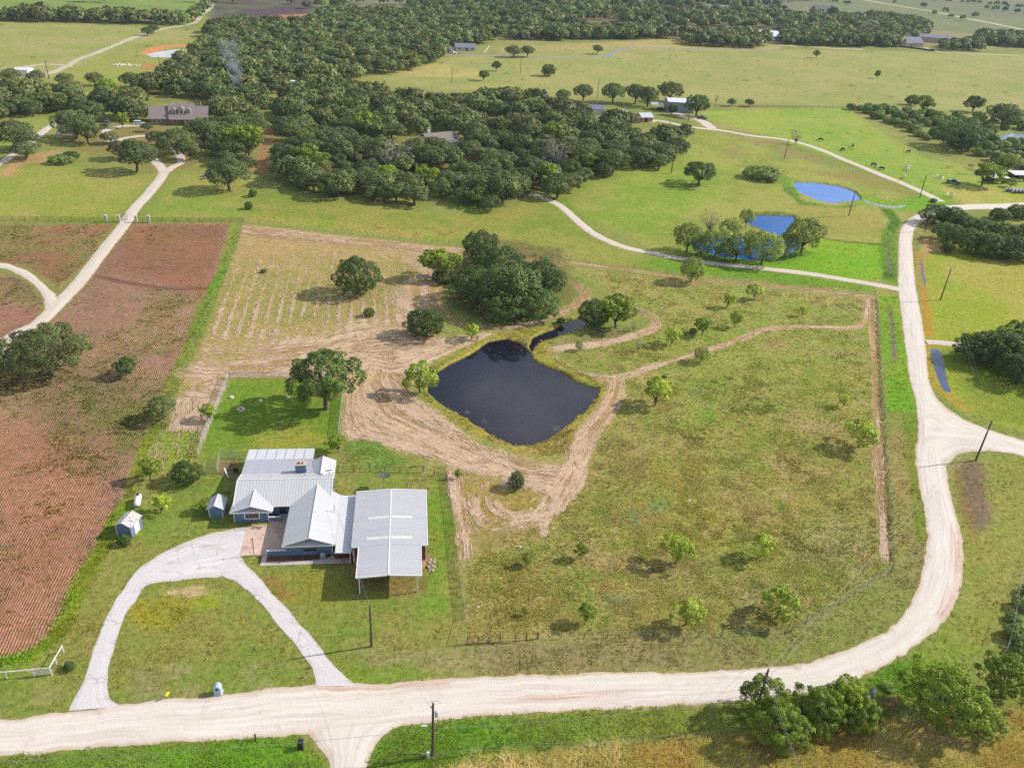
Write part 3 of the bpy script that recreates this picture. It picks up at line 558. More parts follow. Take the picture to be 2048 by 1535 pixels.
# ------------------------------------------------------------------ roads, drives, water
def gravelmat(name, base, edge, streak, tracks=True, dirt=(168, 120, 92), bright=1.0):
    m, n, o = newmat(name); p = nd(n, 'ShaderNodeBsdfPrincipled'); p.inputs['Roughness'].default_value = .95; p.inputs['Specular IOR Level'].default_value = .1
    a = n.nodes.new('ShaderNodeAttribute'); a.attribute_name = 'lane'; s = n.nodes.new('ShaderNodeSeparateColor'); n.links.new(a.outputs['Color'], s.inputs[0])
    u, vv, sv = s.outputs[0], s.outputs[1], s.outputs[2]                       # across 0..1, metres along
    cx = n.nodes.new('ShaderNodeCombineXYZ'); n.links.new(math_(n, 'MULTIPLY', u, 9), cx.inputs[0]); n.links.new(math_(n, 'MULTIPLY', vv, .05), cx.inputs[1])
    t = n.nodes.new('ShaderNodeTexCoord'); v = t.outputs['Object']
    st1 = noise(n, cx.outputs[0], 1.5, 5, .6); f1 = noise(n, v, .5, 6, .6); f2 = noise(n, v, 5.0, 4, .65)
    c = mixc(n, lin(base) * KALB * .86, np.minimum(lin(base) * KALB * 1.10, .9), st1)
    if tracks: c = mixc(n, c, lin(streak) * KALB, math_(n, 'MULTIPLY', ramp(n, st1, .50, .60), .45)); c = mixc(n, c, np.minimum(lin(base) * KALB * 1.22, .92), math_(n, 'MULTIPLY', ramp(n, st1, .36, .44, (1, 1, 1), (0, 0, 0)), .5))
    ed = math_(n, 'ABSOLUTE', math_(n, 'SUBTRACT', u, .5)); ed = ramp(n, math_(n, 'ADD', ed, math_(n, 'MULTIPLY', math_(n, 'SUBTRACT', f1, .5), .18)), .36, .49)
    c = mixc(n, c, lin(edge) * KALB, math_(n, 'MULTIPLY', ed, .7))
    c = mixc(n, c, lin(dirt) * KALB, math_(n, 'MULTIPLY', ramp(n, f1, .58, .76), .30))
    c = mixc(n, c, lin((196, 138, 108)) * KALB, math_(n, 'MULTIPLY', math_(n, 'MULTIPLY', sv, ramp(n, math_(n, 'ADD', math_(n, 'MULTIPLY', f2, .5), math_(n, 'MULTIPLY', st1, .5)), .42, .58)), .75))
    c = mixc(n, c, ramp(n, f2, .3, .7, (.94, .94, .94), (1.05, 1.05, 1.05)), 1.0, 'MULTIPLY')
    n.links.new(c, p.inputs['Base Color'])
    b = nd(n, 'ShaderNodeBump'); b.inputs['Strength'].default_value = .5; b.inputs['Distance'].default_value = .08; n.links.new(math_(n, 'ADD', f2, st1), b.inputs['Height']); n.links.new(b.outputs[0], p.inputs['Normal'])
    n.links.new(p.outputs[0], o.inputs['Surface']); return m
M_CAL = gravelmat('caliche', (234, 223, 210), (202, 174, 148), (202, 188, 174))
M_CAL2 = gravelmat('caliche_drive', (226, 212, 196), (190, 164, 134), (184, 170, 150))
M_OLDC = gravelmat('old_concrete', (228, 220, 218), (206, 196, 188), (206, 198, 196), True, (158, 142, 134))
def cracks(m):
    n = m.node_tree; p = [x for x in n.nodes if x.type == 'BSDF_PRINCIPLED'][0]; c = p.inputs['Base Color'].links[0].from_socket; t = n.nodes.new('ShaderNodeTexCoord')
    w = n.nodes.new('ShaderNodeTexNoise'); w.inputs['Scale'].default_value = .9; w.inputs['Detail'].default_value = 4; n.links.new(t.outputs['Object'], w.inputs['Vector'])
    v = n.nodes.new('ShaderNodeTexVoronoi'); v.feature = 'DISTANCE_TO_EDGE'; v.inputs['Scale'].default_value = .22; n.links.new(mixc(n, t.outputs['Object'], w.outputs['Color'], .75, 'ADD'), v.inputs['Vector'])
    k = ramp(n, v.outputs['Distance'], .004, .014, (1, 1, 1), (0, 0, 0)); br_ = ramp(n, noise(n, t.outputs['Object'], .35, 3), .45, .6); c = mixc(n, c, (.20, .18, .17), math_(n, 'MULTIPLY', math_(n, 'MULTIPLY', k, br_), .55))
    s_ = ramp(n, noise(n, mapping(n, t.outputs['Object'], (.35, 1.2, 1), (0, 0, .5)), .6, 5, .65), .56, .70); c = mixc(n, c, (.32, .26, .23), math_(n, 'MULTIPLY', s_, .6)); n.links.new(c, p.inputs['Base Color'])
cracks(M_OLDC)
M_GREYR = gravelmat('grey_gravel', (160, 156, 160), (150, 146, 120), (140, 136, 140))
M_TRACK = gravelmat('pale_track', (206, 196, 170), (170, 164, 110), (164, 160, 110))
rng = np.random.default_rng(7)
def wob(s, seed, amp):
    return (fbm(s, s * 0 + seed * 3.1, 9, seed, 3) - .5) * 2 * amp + (fbm(s, s * 0 + seed * 1.7, 1.6, seed + 9, 3) - .5) * 2 * amp * 1.5
HARD = []
STAINS = [Wp(q) for q in ([(1000, 1397), (1060, 1391), (1160, 1386), (1265, 1383), (1290, 1388), (1180, 1397), (1080, 1402)], [(718, 1464), (745, 1456), (752, 1466), (738, 1484), (724, 1480)], [(640, 1376), (800, 1370), (900, 1362), (900, 1370), (760, 1382), (650, 1388)], [(1910, 1030), (1922, 1080), (1924, 1140), (1912, 1180), (1908, 1120), (1902, 1060)], [(1868, 1230), (1900, 1180), (1912, 1160), (1908, 1190), (1884, 1236)])]
def strip(name, Lp, Rp, mat, z=.012, amp=.35, step=.55, cross=9, seed=1, kind='structure', crown=.10):
    n = max(8, int(max(plen(Lp), plen(Rp)) / step)); A = resample(Lp, n); B = resample(Rp, n)
    s = np.linspace(0, plen(A), n); HARD.append(np.vstack([A, B[::-1]])); d = B - A; ln = np.hypot(*d.T)[:, None] + 1e-9
    A = A + d / ln * wob(s, seed, amp)[:, None]; B = B - d / ln * wob(s + 500, seed + 5, amp)[:, None]
    t = np.linspace(0, 1, cross); V = A[:, None, :] * (1 - t[None, :, None]) + B[:, None, :] * t[None, :, None]
    Z = np.broadcast_to(z + crown * 4 * t * (1 - t), (n, cross)) ; Vv = np.concatenate([V, Z[..., None]], 2).reshape(-1, 3)
    SV = np.zeros((n, cross))
    for q in STAINS:
        if name == 'gravel_road': SV = np.maximum(SV, 1 - st(sdf(V[..., 0], V[..., 1], q), -.5, .7))
    lane = np.stack([np.broadcast_to(t, (n, cross)), np.broadcast_to(s[:, None], (n, cross)), SV], 2).reshape(-1, 3)
    i = np.arange(n * cross).reshape(n, cross); F = np.stack([i[:-1, :-1].ravel(), i[1:, :-1].ravel(), i[1:, 1:].ravel(), i[:-1, 1:].ravel()], 1)
    e1 = Vv[F[0][1]] - Vv[F[0][0]]; e2 = Vv[F[0][3]] - Vv[F[0][0]]
    if e1[0] * e2[1] - e1[1] * e2[0] < 0: F = F[:, ::-1]
    return tag(link(name, npmesh(name, Vv, F, [mat], {'lane': lane}, True)), kind=kind)
def road(name, px, width, mat, **k):
    p = cr(Wp(px), 8); p = resample(p, max(6, int(plen(p) / 1.5))); d = np.gradient(p, axis=0); d /= np.hypot(*d.T)[:, None] + 1e-9
    nrm = np.stack([-d[:, 1], d[:, 0]], 1); return strip(name, p + nrm * width / 2, p - nrm * width / 2, mat, **k)
inner = [(-160, 1444), (0, 1437), (150, 1420), (300, 1403), (450, 1388), (560, 1376), (660, 1368), (800, 1363), (900, 1355), (1000, 1351), (1150, 1348), (1300, 1344), (1450, 1341), (1540, 1335), (1620, 1322), (1700, 1297), (1770, 1262), (1812, 1222), (1842, 1160), (1853, 1100), (1854, 1055), (1845, 1003), (1835, 950), (1831, 902), (1836, 856), (1831, 804), (1819, 759), (1811, 700), (1805, 650), (1799, 600), (1796, 560), (1797, 500), (1801, 460), (1816, 440), (1842, 425), (1872, 414), (1930, 409), (2000, 407), (2060, 404), (2200, 398)]
outer = [(-160, 1521), (0, 1511), (150, 1498), (300, 1487), (450, 1480), (560, 1474), (650, 1468), (740, 1464), (800, 1452), (900, 1437), (1000, 1429), (1150, 1420), (1300, 1411), (1450, 1404), (1550, 1395), (1650, 1378), (1720, 1355), (1790, 1318), (1850, 1278), (1893, 1236), (1918, 1188), (1927, 1123), (1923, 1075), (1910, 1026), (1898, 977), (1893, 935), (1893, 900), (1885, 850), (1870, 795), (1857, 755), (1852, 700), (1844, 640), (1837, 600), (1830, 560), (1826, 510), (1826, 470), (1836, 449), (1856, 436), (1880, 426), (1930, 420), (2000, 418), (2060, 415), (2200, 409)]
strip('gravel_road', cr(Wp(inner), 6), cr(Wp(outer), 6), M_CAL, z=.02, amp=.28, seed=3)
strip('gravel_road', cr(Wp([(1849, 745), (1862, 772), (1878, 801), (1923, 835), (1972, 856), (2050, 882), (2200, 925)]), 6), cr(Wp([(1846, 985), (1868, 960), (1896, 930), (1915, 909), (1956, 902), (2008, 905), (2050, 914), (2200, 955)]), 6), M_CAL, z=.032, amp=.28, seed=11)
strip('gravel_drive', cr(Wp([(612, 1460), (624, 1478), (640, 1496), (653, 1517), (660, 1540), (668, 1640)]), 6), cr(Wp([(835, 1440), (795, 1453), (764, 1475), (745, 1502), (733, 1540), (728, 1640)]), 6), M_CAL, z=.036, amp=.22, seed=17)
road('gravel_drive', [(1806, 580), (1765, 572), (1702, 561), (1629, 549), (1555, 540), (1482, 532), (1428, 527), (1366, 518), (1305, 506), (1245, 493), (1192, 470), (1153, 440), (1122, 413), (1090, 397), (1060, 386)], 3.4, M_CAL2, seed=21, amp=.18)
road('gravel_drive', [(1884, 404), (1848, 386), (1808, 368), (1767, 352), (1727, 335), (1687, 319), (1650, 303), (1620, 292), (1588, 283), (1553, 277), (1500, 271), (1450, 262), (1405, 257), (1375, 253), (1345, 247), (1315, 241), (1295, 244)], 4.2, M_CAL2, seed=23, amp=.2)
road('gravel_drive', [(1425, 258), (1410, 246), (1395, 238), (1375, 236), (1352, 226), (1330, 218)], 6, M_CAL2, seed=29, amp=.4, z=.024)
road('gravel_drive', [(-60, 700), (0, 706), (16, 680), (48, 660), (79, 645), (132, 592), (162, 560), (190, 523), (220, 485), (250, 447), (270, 416), (292, 393), (312, 369), (324, 352), (326, 342), (313, 325), (290, 308), (258, 292), (233, 278), (212, 262), (240, 253), (290, 250)], 3.8, M_CAL2, seed=31, amp=.18)
road('gravel_drive', [(330, 345), (345, 334), (363, 323), (352, 300), (325, 278), (285, 272), (240, 278), (215, 284)], 3.2, M_CAL2, seed=33, z=.024, amp=.18)
strip('gravel_drive', cr(Wp([(-120, 520), (0, 525), (29, 531), (59, 544), (82, 562), (100, 579), (118, 596)]), 6), cr(Wp([(-120, 530), (0, 536), (29, 546), (57, 562), (74, 577), (86, 596), (90, 622)]), 6), M_CAL2, z=.026, amp=.3, seed=37)
road('gravel_drive', [(-80, 360), (0, 326), (23, 312), (59, 285), (88, 262), (126, 238), (140, 228)], 3.6, M_CAL2, seed=41)
road('dirt_track', [(60, 160), (100, 146), (132, 133), (161, 117), (190, 107), (234, 89), (278, 71), (316, 60), (366, 51), (390, 45), (401, 32), (418, 18), (424, 8)], 5.0, M_TRACK, seed=43, amp=.8)
road('dirt_track', [(0, 146), (40, 136), (85, 129), (130, 130)], 3.6, M_TRACK, seed=47, amp=.6, z=.024)
road('gravel_road', [(1700, -4), (1730, 0), (1767, 7), (1821, 16), (1875, 25), (1928, 36), (1995, 49), (2048, 60), (2150, 82)], 12, M_TRACK, seed=53, amp=.8)
road('gravel_drive', [(1560, 90), (1580, 92), (1607, 92), (1650, 96), (1687, 98), (1727, 99)], 7, M_TRACK, seed=59, amp=.6)
road('gravel_drive', [(1850, 95), (1866, 101), (1890, 105), (1930, 107), (1985, 109), (2036, 111)], 6, M_TRACK, seed=61, amp=.6)
road('gravel_drive', [(860, 106), (905, 109), (960, 111), (1020, 112), (1075, 114), (1134, 115.5), (1187, 115.5), (1214, 112), (1235, 102), (1257, 96.5), (1294, 95.5), (1340, 96.5), (1401, 98), (1480, 99.5), (1560, 101)], 4.5, M_GREYR, seed=67, amp=.3)
road('gravel_drive', [(1852, 684), (1875, 685), (1900, 687), (1930, 691), (1960, 698)], 3.0, M_CAL2, seed=71, amp=.25, z=.03)
road('gravel_drive', [(880, 16), (905, 17), (940, 15)], 7, M_TRACK, seed=73, amp=.5)
# concrete drive of the blue house
strip('concrete_drive', resample(cr(Wp([(138, 1421), (164, 1367), (173, 1337), (187, 1297), (205, 1252), (228, 1206), (255, 1166), (278, 1137), (308, 1116), (352, 1092), (410, 1070), (469, 1056), (496, 1054)]), 8), 90),
      resample(cr(Wp([(245, 1412), (224, 1400), (217, 1384), (215, 1349), (222, 1314), (234, 1276), (252, 1226), (270, 1203), (293, 1170), (337, 1162), (395, 1155), (448, 1150), (482, 1114)]), 8), 90), M_OLDC, z=.028, amp=.16, seed=83, crown=.02)
strip('concrete_drive', cr(Wp([(440, 1150), (470, 1160), (492, 1178), (529, 1213), (559, 1252), (588, 1285), (611, 1317), (626, 1338), (630, 1372)]), 8), cr(Wp([(480, 1110), (497, 1132), (520, 1158), (548, 1190), (565, 1208), (594, 1241), (623, 1273), (655, 1314), (682, 1343), (714, 1371)]), 8), M_OLDC, z=.040, amp=.16, seed=89, crown=.02)
for hp in HARD:
    k_ = max(1, len(hp) // 240); hp = hp[::k_]; lo, hi = hp.min(0), hp.max(0); ii = np.nonzero((GX > lo[0]) & (GX < hi[0]) & (GY > lo[1]) & (GY < hi[1]) & ((TUFT > .01) | (TALL > .01)))[0]
    ins = in_poly(GX[ii], GY[ii], hp); TUFT[ii[ins]] = 0; TALL[ii[ins]] = 0; STRAW[ii[ins]] = 0
# water
def sheet(name, px, z, mat, n=6, grow=.9):
    p = cr(np.vstack([Wp(px), Wp(px[:1])]), n)[:-1]; c = p.mean(0)
    d = np.roll(p, -1, 0) - np.roll(p, 1, 0); nr = np.stack([d[:, 1], -d[:, 0]], 1); nr /= np.hypot(*nr.T)[:, None]
    area = np.sum(p[:, 0] * np.roll(p[:, 1], -1) - p[:, 1] * np.roll(p[:, 0], -1))
    p = p + nr * grow * (1 if area > 0 else -1)
    import mathutils
    mb = MB(); mb.poly([(a, b, z) for a, b in (p if area > 0 else p[::-1])]); return tag(mb.build(name, mat), kind='structure')
M_POND = watermat('pond_water', (.010, .009, .017), .025, .012, 2.0, spec=.9)
M_BLUEP = watermat('sky_painted_pond_water', (.002, .085, .30), .09, .10, 1.5, spec=.3)  # reflected blue of the sky painted into the water's base colour
M_PUD = watermat('puddle_water', (.10, .08, .075), .06, .04, 2.0)
M_MILK = watermat('milky_pond_water', (.52, .49, .48), .4, .02, 1.0)
sheet('pond_water', POND, -.42, M_POND); sheet('pond_water', CREEK, -.40, M_POND, grow=.5)
sheet('pond_water', P2, -.45, watermat('rippled_pond_water', (.06, .17, .48), .12, .15, 1.2)); sheet('pond_water', P3, -.45, M_BLUEP); sheet('pond_water', P4, -.45, M_BLUEP, grow=.2)  # the blue of these ponds is sky reflection put into base colour
sheet('pond_water', P5, -.40, M_MILK); sheet('pond_water', P6, -.40, watermat('pale_creek_water', (.26, .33, .40), .2, .05, 1.0))
M_BP2 = watermat('pale_outflow', (.26, .27, .26), .3, .02, 1.0)
M_BP = watermat('blue_puddle', (.05, .075, .16), .08, .06, 2.0)
sheet('puddle', [(1860, 699), (1871, 697), (1882, 705), (1888, 729), (1895, 765), (1902, 783), (1889, 781), (1879, 764), (1866, 727)], .014, M_BP, grow=0)
sheet('puddle', [(1840, 521), (1844, 522), (1848, 545), (1852, 568), (1847, 566), (1843, 546)], .014, M_BP, grow=0)
sheet('puddle', [(1781, 618), (1784, 624), (1787, 660), (1789, 690), (1791, 712), (1788, 710), (1785, 680), (1782, 645)], .014, M_PUD, grow=0)
sheet('puddle', [(1722, 396), (1741, 404), (1768, 410), (1790, 412), (1812, 410), (1800, 416), (1770, 415), (1738, 408)], .014, M_BP2, grow=0)
sheet('puddle', [(1777, 517), (1779, 518), (1780, 540), (1781, 555), (1778, 553), (1777, 535)], .014, M_PUD, grow=0)
# ------------------------------------------------------------------ buildings
WHITE = plain('white_trim', (.72, .72, .72), .5, var=.05, scale=2)
BLUE = plain('blue_siding', lin((112, 136, 166)) * .78, .7, var=.07, scale=1.5, stretch=(1, 1, 6))
BLUED = plain('dark_blue_paint', lin((92, 114, 144)) * .78, .7, var=.08)
GLASS = plain('window_glass', (.025, .03, .035), .08, var=.3, scale=1.2, spec=.8)
CURT = plain('window_blind', (.30, .27, .24), .6, var=.3, scale=3)
RX = metalroof('ribbed_roof_x', (.62, .61, .61), 0, .46, .20)
RY = metalroof('ribbed_roof_y', (.58, .57, .575), 1, .30, .15)
RYW = metalroof('white_roof_y', (.62, .62, .65), 1, .30, .16)
RLOW = metalroof('low_roof_x', (.50, .50, .54), 0, .30, .30)
RAWN = metalroof('awning_roof', (.70, .70, .70), 0, .23, .12)
SEAM = plain('awning_seam', (.34, .36, .38), .5)
RBARN = metalroof('barn_roof', (.55, .54, .555), 1, .30, .15)
SKYL = plain('skylight_sheet', (.58, .60, .55), .4, var=.05)
RED = metalroof('red_siding', (.30, .022, .03), 0, .30, .35, .55)
CONC = plain('concrete_slab', lin((226, 196, 176)) * .76, .9, var=.14, scale=.8, dirt=lin((170, 130, 112)) * .7)
CONCW = plain('concrete_walk', lin((214, 200, 192)) * .72, .9, var=.12, scale=1.2, dirt=lin((170, 150, 140)) * .7)
DARK = plain('dark_opening', (.02, .018, .016), .9)
STEEL = plain('galvanised', (.42, .43, .44), .45, .6, var=.15)
BLACKM = plain('black_metal', (.025, .025, .028), .5, .3)
WOODP = plain('weathered_wood', (.16, .12, .09), .95, var=.35, scale=5, stretch=(1, 1, .2), bump=.3)
RUSTP = plain('brown_pipe', (.15, .075, .045), .8, var=.3)
BO = empty('blue_house', (-29.465, 92.74, 0), R(8.0), 'blue ranch house with white ribbed metal roofs, next to the red barn', 'house')
def L2(x, y):
    a = R(8.0); return (-29.465 + x * math.cos(a) - y * math.sin(a), 92.74 + x * math.sin(a) + y * math.cos(a))
m = MB(); m.box(-12.2, 2.25, 9.9, 17.1, 0, 2.62); m.box(-12.19, -1.6, 17.1, 21.7, 0, 2.6); m.box(-12.53, -7.2, 8.5, 9.9, 0, 2.5); m.box(-3.3, 3.62, .17, 9.9, 0, 2.5); m.box(2.25, 3.60, 9.9, 11.4, 0, 2.5); m.box(-1.2, 2.22, 17.1, 20.6, 0, 2.75)
m.prism([(-3.3, 2.5), (3.62, 2.5), (.35, 3.78)], 'y', .19, .6); m.prism([(-12.5, 2.5), (-7.2, 2.5), (-9.65, 3.48)], 'y', 8.52, 9); m.prism([(-1.2, 2.75), (2.22, 2.75), (.5, 3.68)], 'y', 20.2, 20.58)
m.prism([(9.9, 2.62), (17.1, 2.62), (13.9, 4.1)], 'x', -12.19, -11.9); m.prism([(9.9, 2.62), (17.1, 2.62), (13.9, 4.1)], 'x', 1.95, 2.24)
m.build('wall', BLUE, BO)
rf = MB().slab([(-12.6, 9.12, 2.62), (2.65, 9.12, 2.62), (2.65, 13.9, 4.38), (-12.6, 13.9, 4.38)], .1).slab([(-12.6, 13.9, 4.375), (2.65, 13.9, 4.375), (2.65, 17.0, 3.26), (-12.6, 17.0, 3.26)], .1).build('roof', RX, BO)
mr = MB(); mr.tube([(-12.62, 13.9, 4.40), (2.66, 13.9, 4.40)], .09, 6); mr.box(-12.68, -12.6, 9.1, 9.2, 2.5, 2.65); mr.slab([(-12.70, 9.1, 2.66), (-12.58, 9.1, 2.66), (-12.58, 13.9, 4.42), (-12.70, 13.9, 4.42)], .2); mr.slab([(2.62, 9.1, 2.66), (2.74, 9.1, 2.66), (2.74, 13.9, 4.42), (2.62, 13.9, 4.42)], .2); mr.slab([(2.62, 13.9, 4.42), (2.74, 13.9, 4.42), (2.74, 17.0, 3.31), (2.62, 17.0, 3.31)], .2); mr.slab([(-12.70, 13.9, 4.42), (-12.58, 13.9, 4.42), (-12.58, 17.0, 3.31), (-12.70, 17.0, 3.31)], .2)
mr.box(-6.4, -3.75, 9.02, 9.11, 2.46, 2.64); mr.build('ridge_trim', WHITE, rf)
MB().slab([(-12.7, 17.0, 3.25), (.4, 17.0, 3.25), (-1.4, 21.9, 2.80), (-12.85, 21.9, 2.80)], .1).build('low_roof', RLOW, BO)
aw = MB().slab([(-12.85, 21.94, 2.78), (-1.45, 21.94, 2.78), (-1.50, 25.5, 2.50), (-12.9, 25.5, 2.50)], .08)
for px_ in (-12.7, -9, -5.3, -1.7): aw.box(px_, px_ + .1, 25.3, 25.4, 0, 2.44)
ao = aw.build('patio_awning', RAWN, BO); s = MB()
for k in range(6):
    x = -12.85 + 11.4 * (k + 1) / 7; s.slab([(x - .10, 21.96, 2.80), (x + .10, 21.96, 2.80), (x + .10, 25.48, 2.52), (x - .10, 25.48, 2.52)], .03)
s.build('seam', SEAM, ao)
def wing(name, xr, xl, xe, zr, ze, y0, ybl, ybr, mat, yr=None):
    yr = yr or ybl
    o = MB().slab([(xl, y0, ze), (xr, y0, zr), (xr, yr, zr), (xl, ybl, ze)], .1).slab([(xr, y0, zr - .003), (xe, y0, ze), (xe, ybr, ze), (xr, yr, zr - .003)], .1).build(name, mat, BO)
    t = MB(); t.tube([(xr, y0 - .01, zr + .02), (xr, yr, zr + .02)], .08, 6)
    for a, b, c, d in ((xl, ze, xr, zr), (xr, zr, xe, ze)): t.slab([(a, y0 - .09, b + .05), (c, y0 - .09, d + .05), (c, y0 + .02, d + .05), (a, y0 + .02, b + .05)], .18)
    t.slab([(xe - .02, y0, ze + .04), (xe + .09, y0, ze + .04), (xe + .09, ybr, ze + .04), (xe - .02, ybr, ze + .04)], .18)
    t.build('fascia', WHITE, o); return o
wing('wing_roof', .35, -3.75, 4.1, 4.0, 2.6, -.55, 12.6, 11.6, RY, 12.9)
wing('wing_roof', -9.62, -12.9, -6.4, 3.7, 2.6, 7.85, 11.9, 11.9, RY, 12.2)
wing('wing_roof', .5, -1.45, 2.55, 3.9, 2.95, 20.95, 16.6, 16.0, RY, 16.0)
p1 = MB().slab([(-3.6, -.62, 2.50), (4.0, -.62, 2.50), (3.3, .16, 2.86), (-2.7, .16, 2.86)], .08).build('pent_roof', RX, BO)
MB().box(-3.78, 4.14, -.72, -.625, 2.36, 2.60).build('fascia', WHITE, p1)
p2 = MB().slab([(-12.75, 7.80, 2.50), (-6.6, 7.80, 2.50), (-7.3, 8.49, 2.84), (-12.2, 8.49, 2.84)], .08).build('pent_roof', RX, BO)
MB().box(-12.95, -6.36, 7.70, 7.79, 2.34, 2.60).build('fascia', WHITE, p2)
w1 = MB(); w1.box(-10.95, -8.5, 8.42, 8.50, .62, .80); w1.box(-10.95, -8.5, 8.42, 8.50, 2.0, 2.18); w1.box(-10.95, -10.75, 8.42, 8.50, .80, 2.0); w1.box(-8.7, -8.5, 8.42, 8.50, .80, 2.0); wf = w1.build('window', WHITE, BO)
MB().box(-10.75, -8.7, 8.46, 8.497, .8, 2.0).build('pane', GLASS, wf)
g = MB()
for k in range(3): g.box(-10.74 + .52 * k + .45, -10.74 + .52 * k + .50, 8.45, 8.459, .8, 2.0)
for z in (1.1, 1.4, 1.7): g.box(-10.75, -8.7, 8.444, 8.449, z, z + .035)
g.build('muntin', CURT, wf)
w2 = MB(); w2.box(-.75, 1.25, .10, .17, .80, .88); w2.box(-.75, 1.25, .10, .17, 1.95, 2.05); w2.box(-.75, -.62, .10, .17, .88, 1.95); w2.box(1.12, 1.25, .10, .17, .88, 1.95); w2.box(.21, .29, .10, .17, .88, 1.6); w2f = w2.build('window', BLUED, BO)
MB().box(-.62, .21, .13, .167, .88, 1.6).box(.29, 1.12, .13, .167, .88, 1.6).build('pane', GLASS, w2f); MB().box(-.62, 1.12, .12, .165, 1.6, 1.95).build('blind', CURT, w2f)
for x in (-12.56, -7.28, 3.53): MB().box(x, x + .12, (.08 if x > 0 else 8.41), (.172 if x > 0 else 8.502), 0, 2.4).build('corner_board', WHITE, BO)
d = MB().box(-5.6, -4.6, 9.82, 9.9, .05, 2.1).build('door', plain('dark_door', (.05, .045, .05), .5), BO); MB().box(-4.72, -4.66, 9.76, 9.82, 1.0, 1.1).build('handle', STEEL, d)
lw = MB().box(-7.2, -5.3, 8.42, 8.58, 0, .85).build('porch_wall', BLUE, BO); MB().box(-7.24, -5.26, 8.38, 8.62, .85, .93).build('wall_cap', WHITE, lw)
lw = MB().box(-6.16, -3.31, .2, .38, 0, 1.0).build('patio_wall', BLUE, BO); MB().box(-6.2, -3.31, .16, .42, 1.0, 1.07).build('wall_cap', WHITE, lw)
g = MB(); g.box(-5.5, -3.5, 8.9, 8.95, .95, 1.02); g.box(-5.5, -3.5, 8.9, 8.95, .1, .16)
for k in range(9): g.box(-5.5 + .243 * k, -5.44 + .243 * k, 8.9, 8.95, .16, .95)
g.build('porch_gate', WHITE, BO)
ch = MB().box(-3.78, -2.07, 17.1, 17.95, 2.6, 4.75).build('chimney', BLUED, BO); MB().box(-3.88, -1.97, 17.0, 18.05, 4.75, 4.9).build('chimney_cap', plain('tan_cap', (.55, .42, .32), .9), ch); FLUE = plain('flue_clay', (.12, .06, .05), .9); MB().lathe((-3.2, 17.5, 4.9), [(.2, 0), (.2, .22), (.14, .22)], 10).build('flue', FLUE, ch); MB().lathe((-2.6, 17.5, 4.9), [(.17, 0), (.17, .18), (.1, .18)], 10).build('flue', FLUE, ch)
MB().tube([(1.95, 15.2, 3.8), (1.95, 15.2, 5.0)], .035).tube([(1.3, 15.2, 4.95), (2.6, 15.35, 4.95)], .05).tube([(1.6, 14.95, 4.95), (2.3, 15.5, 4.95)], .04).build('roof_antenna', BLACKM, BO)
MB().tube([(3.45, 6.9, 2.7), (3.45, 6.9, 4.1)], .05).tube([(3.45, 6.9, 4.1), (3.45, 6.6, 4.2)], .07).build('service_mast', STEEL, BO)
for a, b, c in ((.75, 5.6, 3.7), (-9.2, 14.9, 3.95), (-7.3, 15, 3.9)): MB().tube([(a, b, c), (a, b, c + .45)], .055).build('vent_pipe', STEEL, BO)
bw = MB().slab([(4.24, -2.3, 2.56), (5.35, -2.3, 2.50), (5.35, 11.5, 2.50), (4.24, 11.5, 2.56)], .08).build('breezeway_roof', RAWN, BO); MB().slab([(5.36, -2.3, 2.495), (6.62, -2.3, 2.62), (6.62, 11.5, 2.62), (5.36, 11.5, 2.495)], .08).build('breezeway_roof', RYW, BO)
for y in (-2.1, 4.5, 11.2): MB().box(6.35, 6.47, y, y + .12, 0, 2.4).build('breezeway_post', WHITE, BO)
MB().box(4.2, 6.62, -2.42, -2.31, 2.36, 2.58).build('fascia', WHITE, bw)
# flatwork
def flat(name, pts, z, mat, t=.06):
    w_ = [(*L2(a, b), z) for a, b in pts]; return tag(MB().slab(w_, t).build(name, mat), kind='structure')
flat('patio', [(-10.3, .45), (-6.98, .45), (-6.2, .45), (-3.32, .42), (-3.32, 8.85), (-3.4, 9.88), (-7.1, 9.88), (-7.15, 8.35), (-7.25, 7.75), (-10.35, 7.4)], .07, CONC)
flat('path', [(-7.0, -1.95), (3.5, -1.95), (6.4, -1.9), (6.4, -.9), (4.2, -1.0), (3.6, .1), (3.2, -.5), (1.4, -1.05), (-6.2, -1.1), (-6.2, .44), (-6.98, .44)], .074, CONCW)
flat('path', [(-12.4, 6.9), (-10.4, 7.3), (-10.4, 6.7), (-12.2, 6.4)], .06, CONCW)
ac = empty('air_conditioner', (*L2(2.2, -.72), 0), R(8), 'grey outdoor air conditioner unit under the blue wall beside the window', 'air conditioner')
MB().box(-.48, .48, -.46, .46, 0, .1).build('pad', CONCW, ac); MB().box(-.38, .38, -.38, .38, .1, .85).build('body', plain('ac_grey', (.20, .22, .25), .5), ac); MB().lathe((0, 0, .85), [(.38, 0), (.38, .05), (.30, .06), (.29, .03), (0, .03)], 18).build('fan_guard', plain('ac_top', (.5, .52, .52), .5), ac)
lp = empty('yard_pole', (*L2(-8.19, .47), 0), 0, 'thin dark post standing at the corner of the concrete patio', 'post'); MB().tube([(0, 0, 0), (0, 0, 3.1)], .05).build('shaft', BLACKM, lp); MB().box(-.09, .09, -.09, .09, 3.1, 3.3).build('cap', BLACKM, lp)
hz = MB(); q = [(-9.3 + 1.1 * math.sin(k * .9) * .6 + k * .03, 6.9 + .35 * math.cos(k * 1.7), .10) for k in range(26)]; hz.tube([(*L2(a, b), z) for a, b, z in q], .03, 5); tag(hz.build('garden_hose', plain('hose', (.08, .09, .06), .6)), 'dark garden hose lying tangled on the pale concrete patio', 'hose')
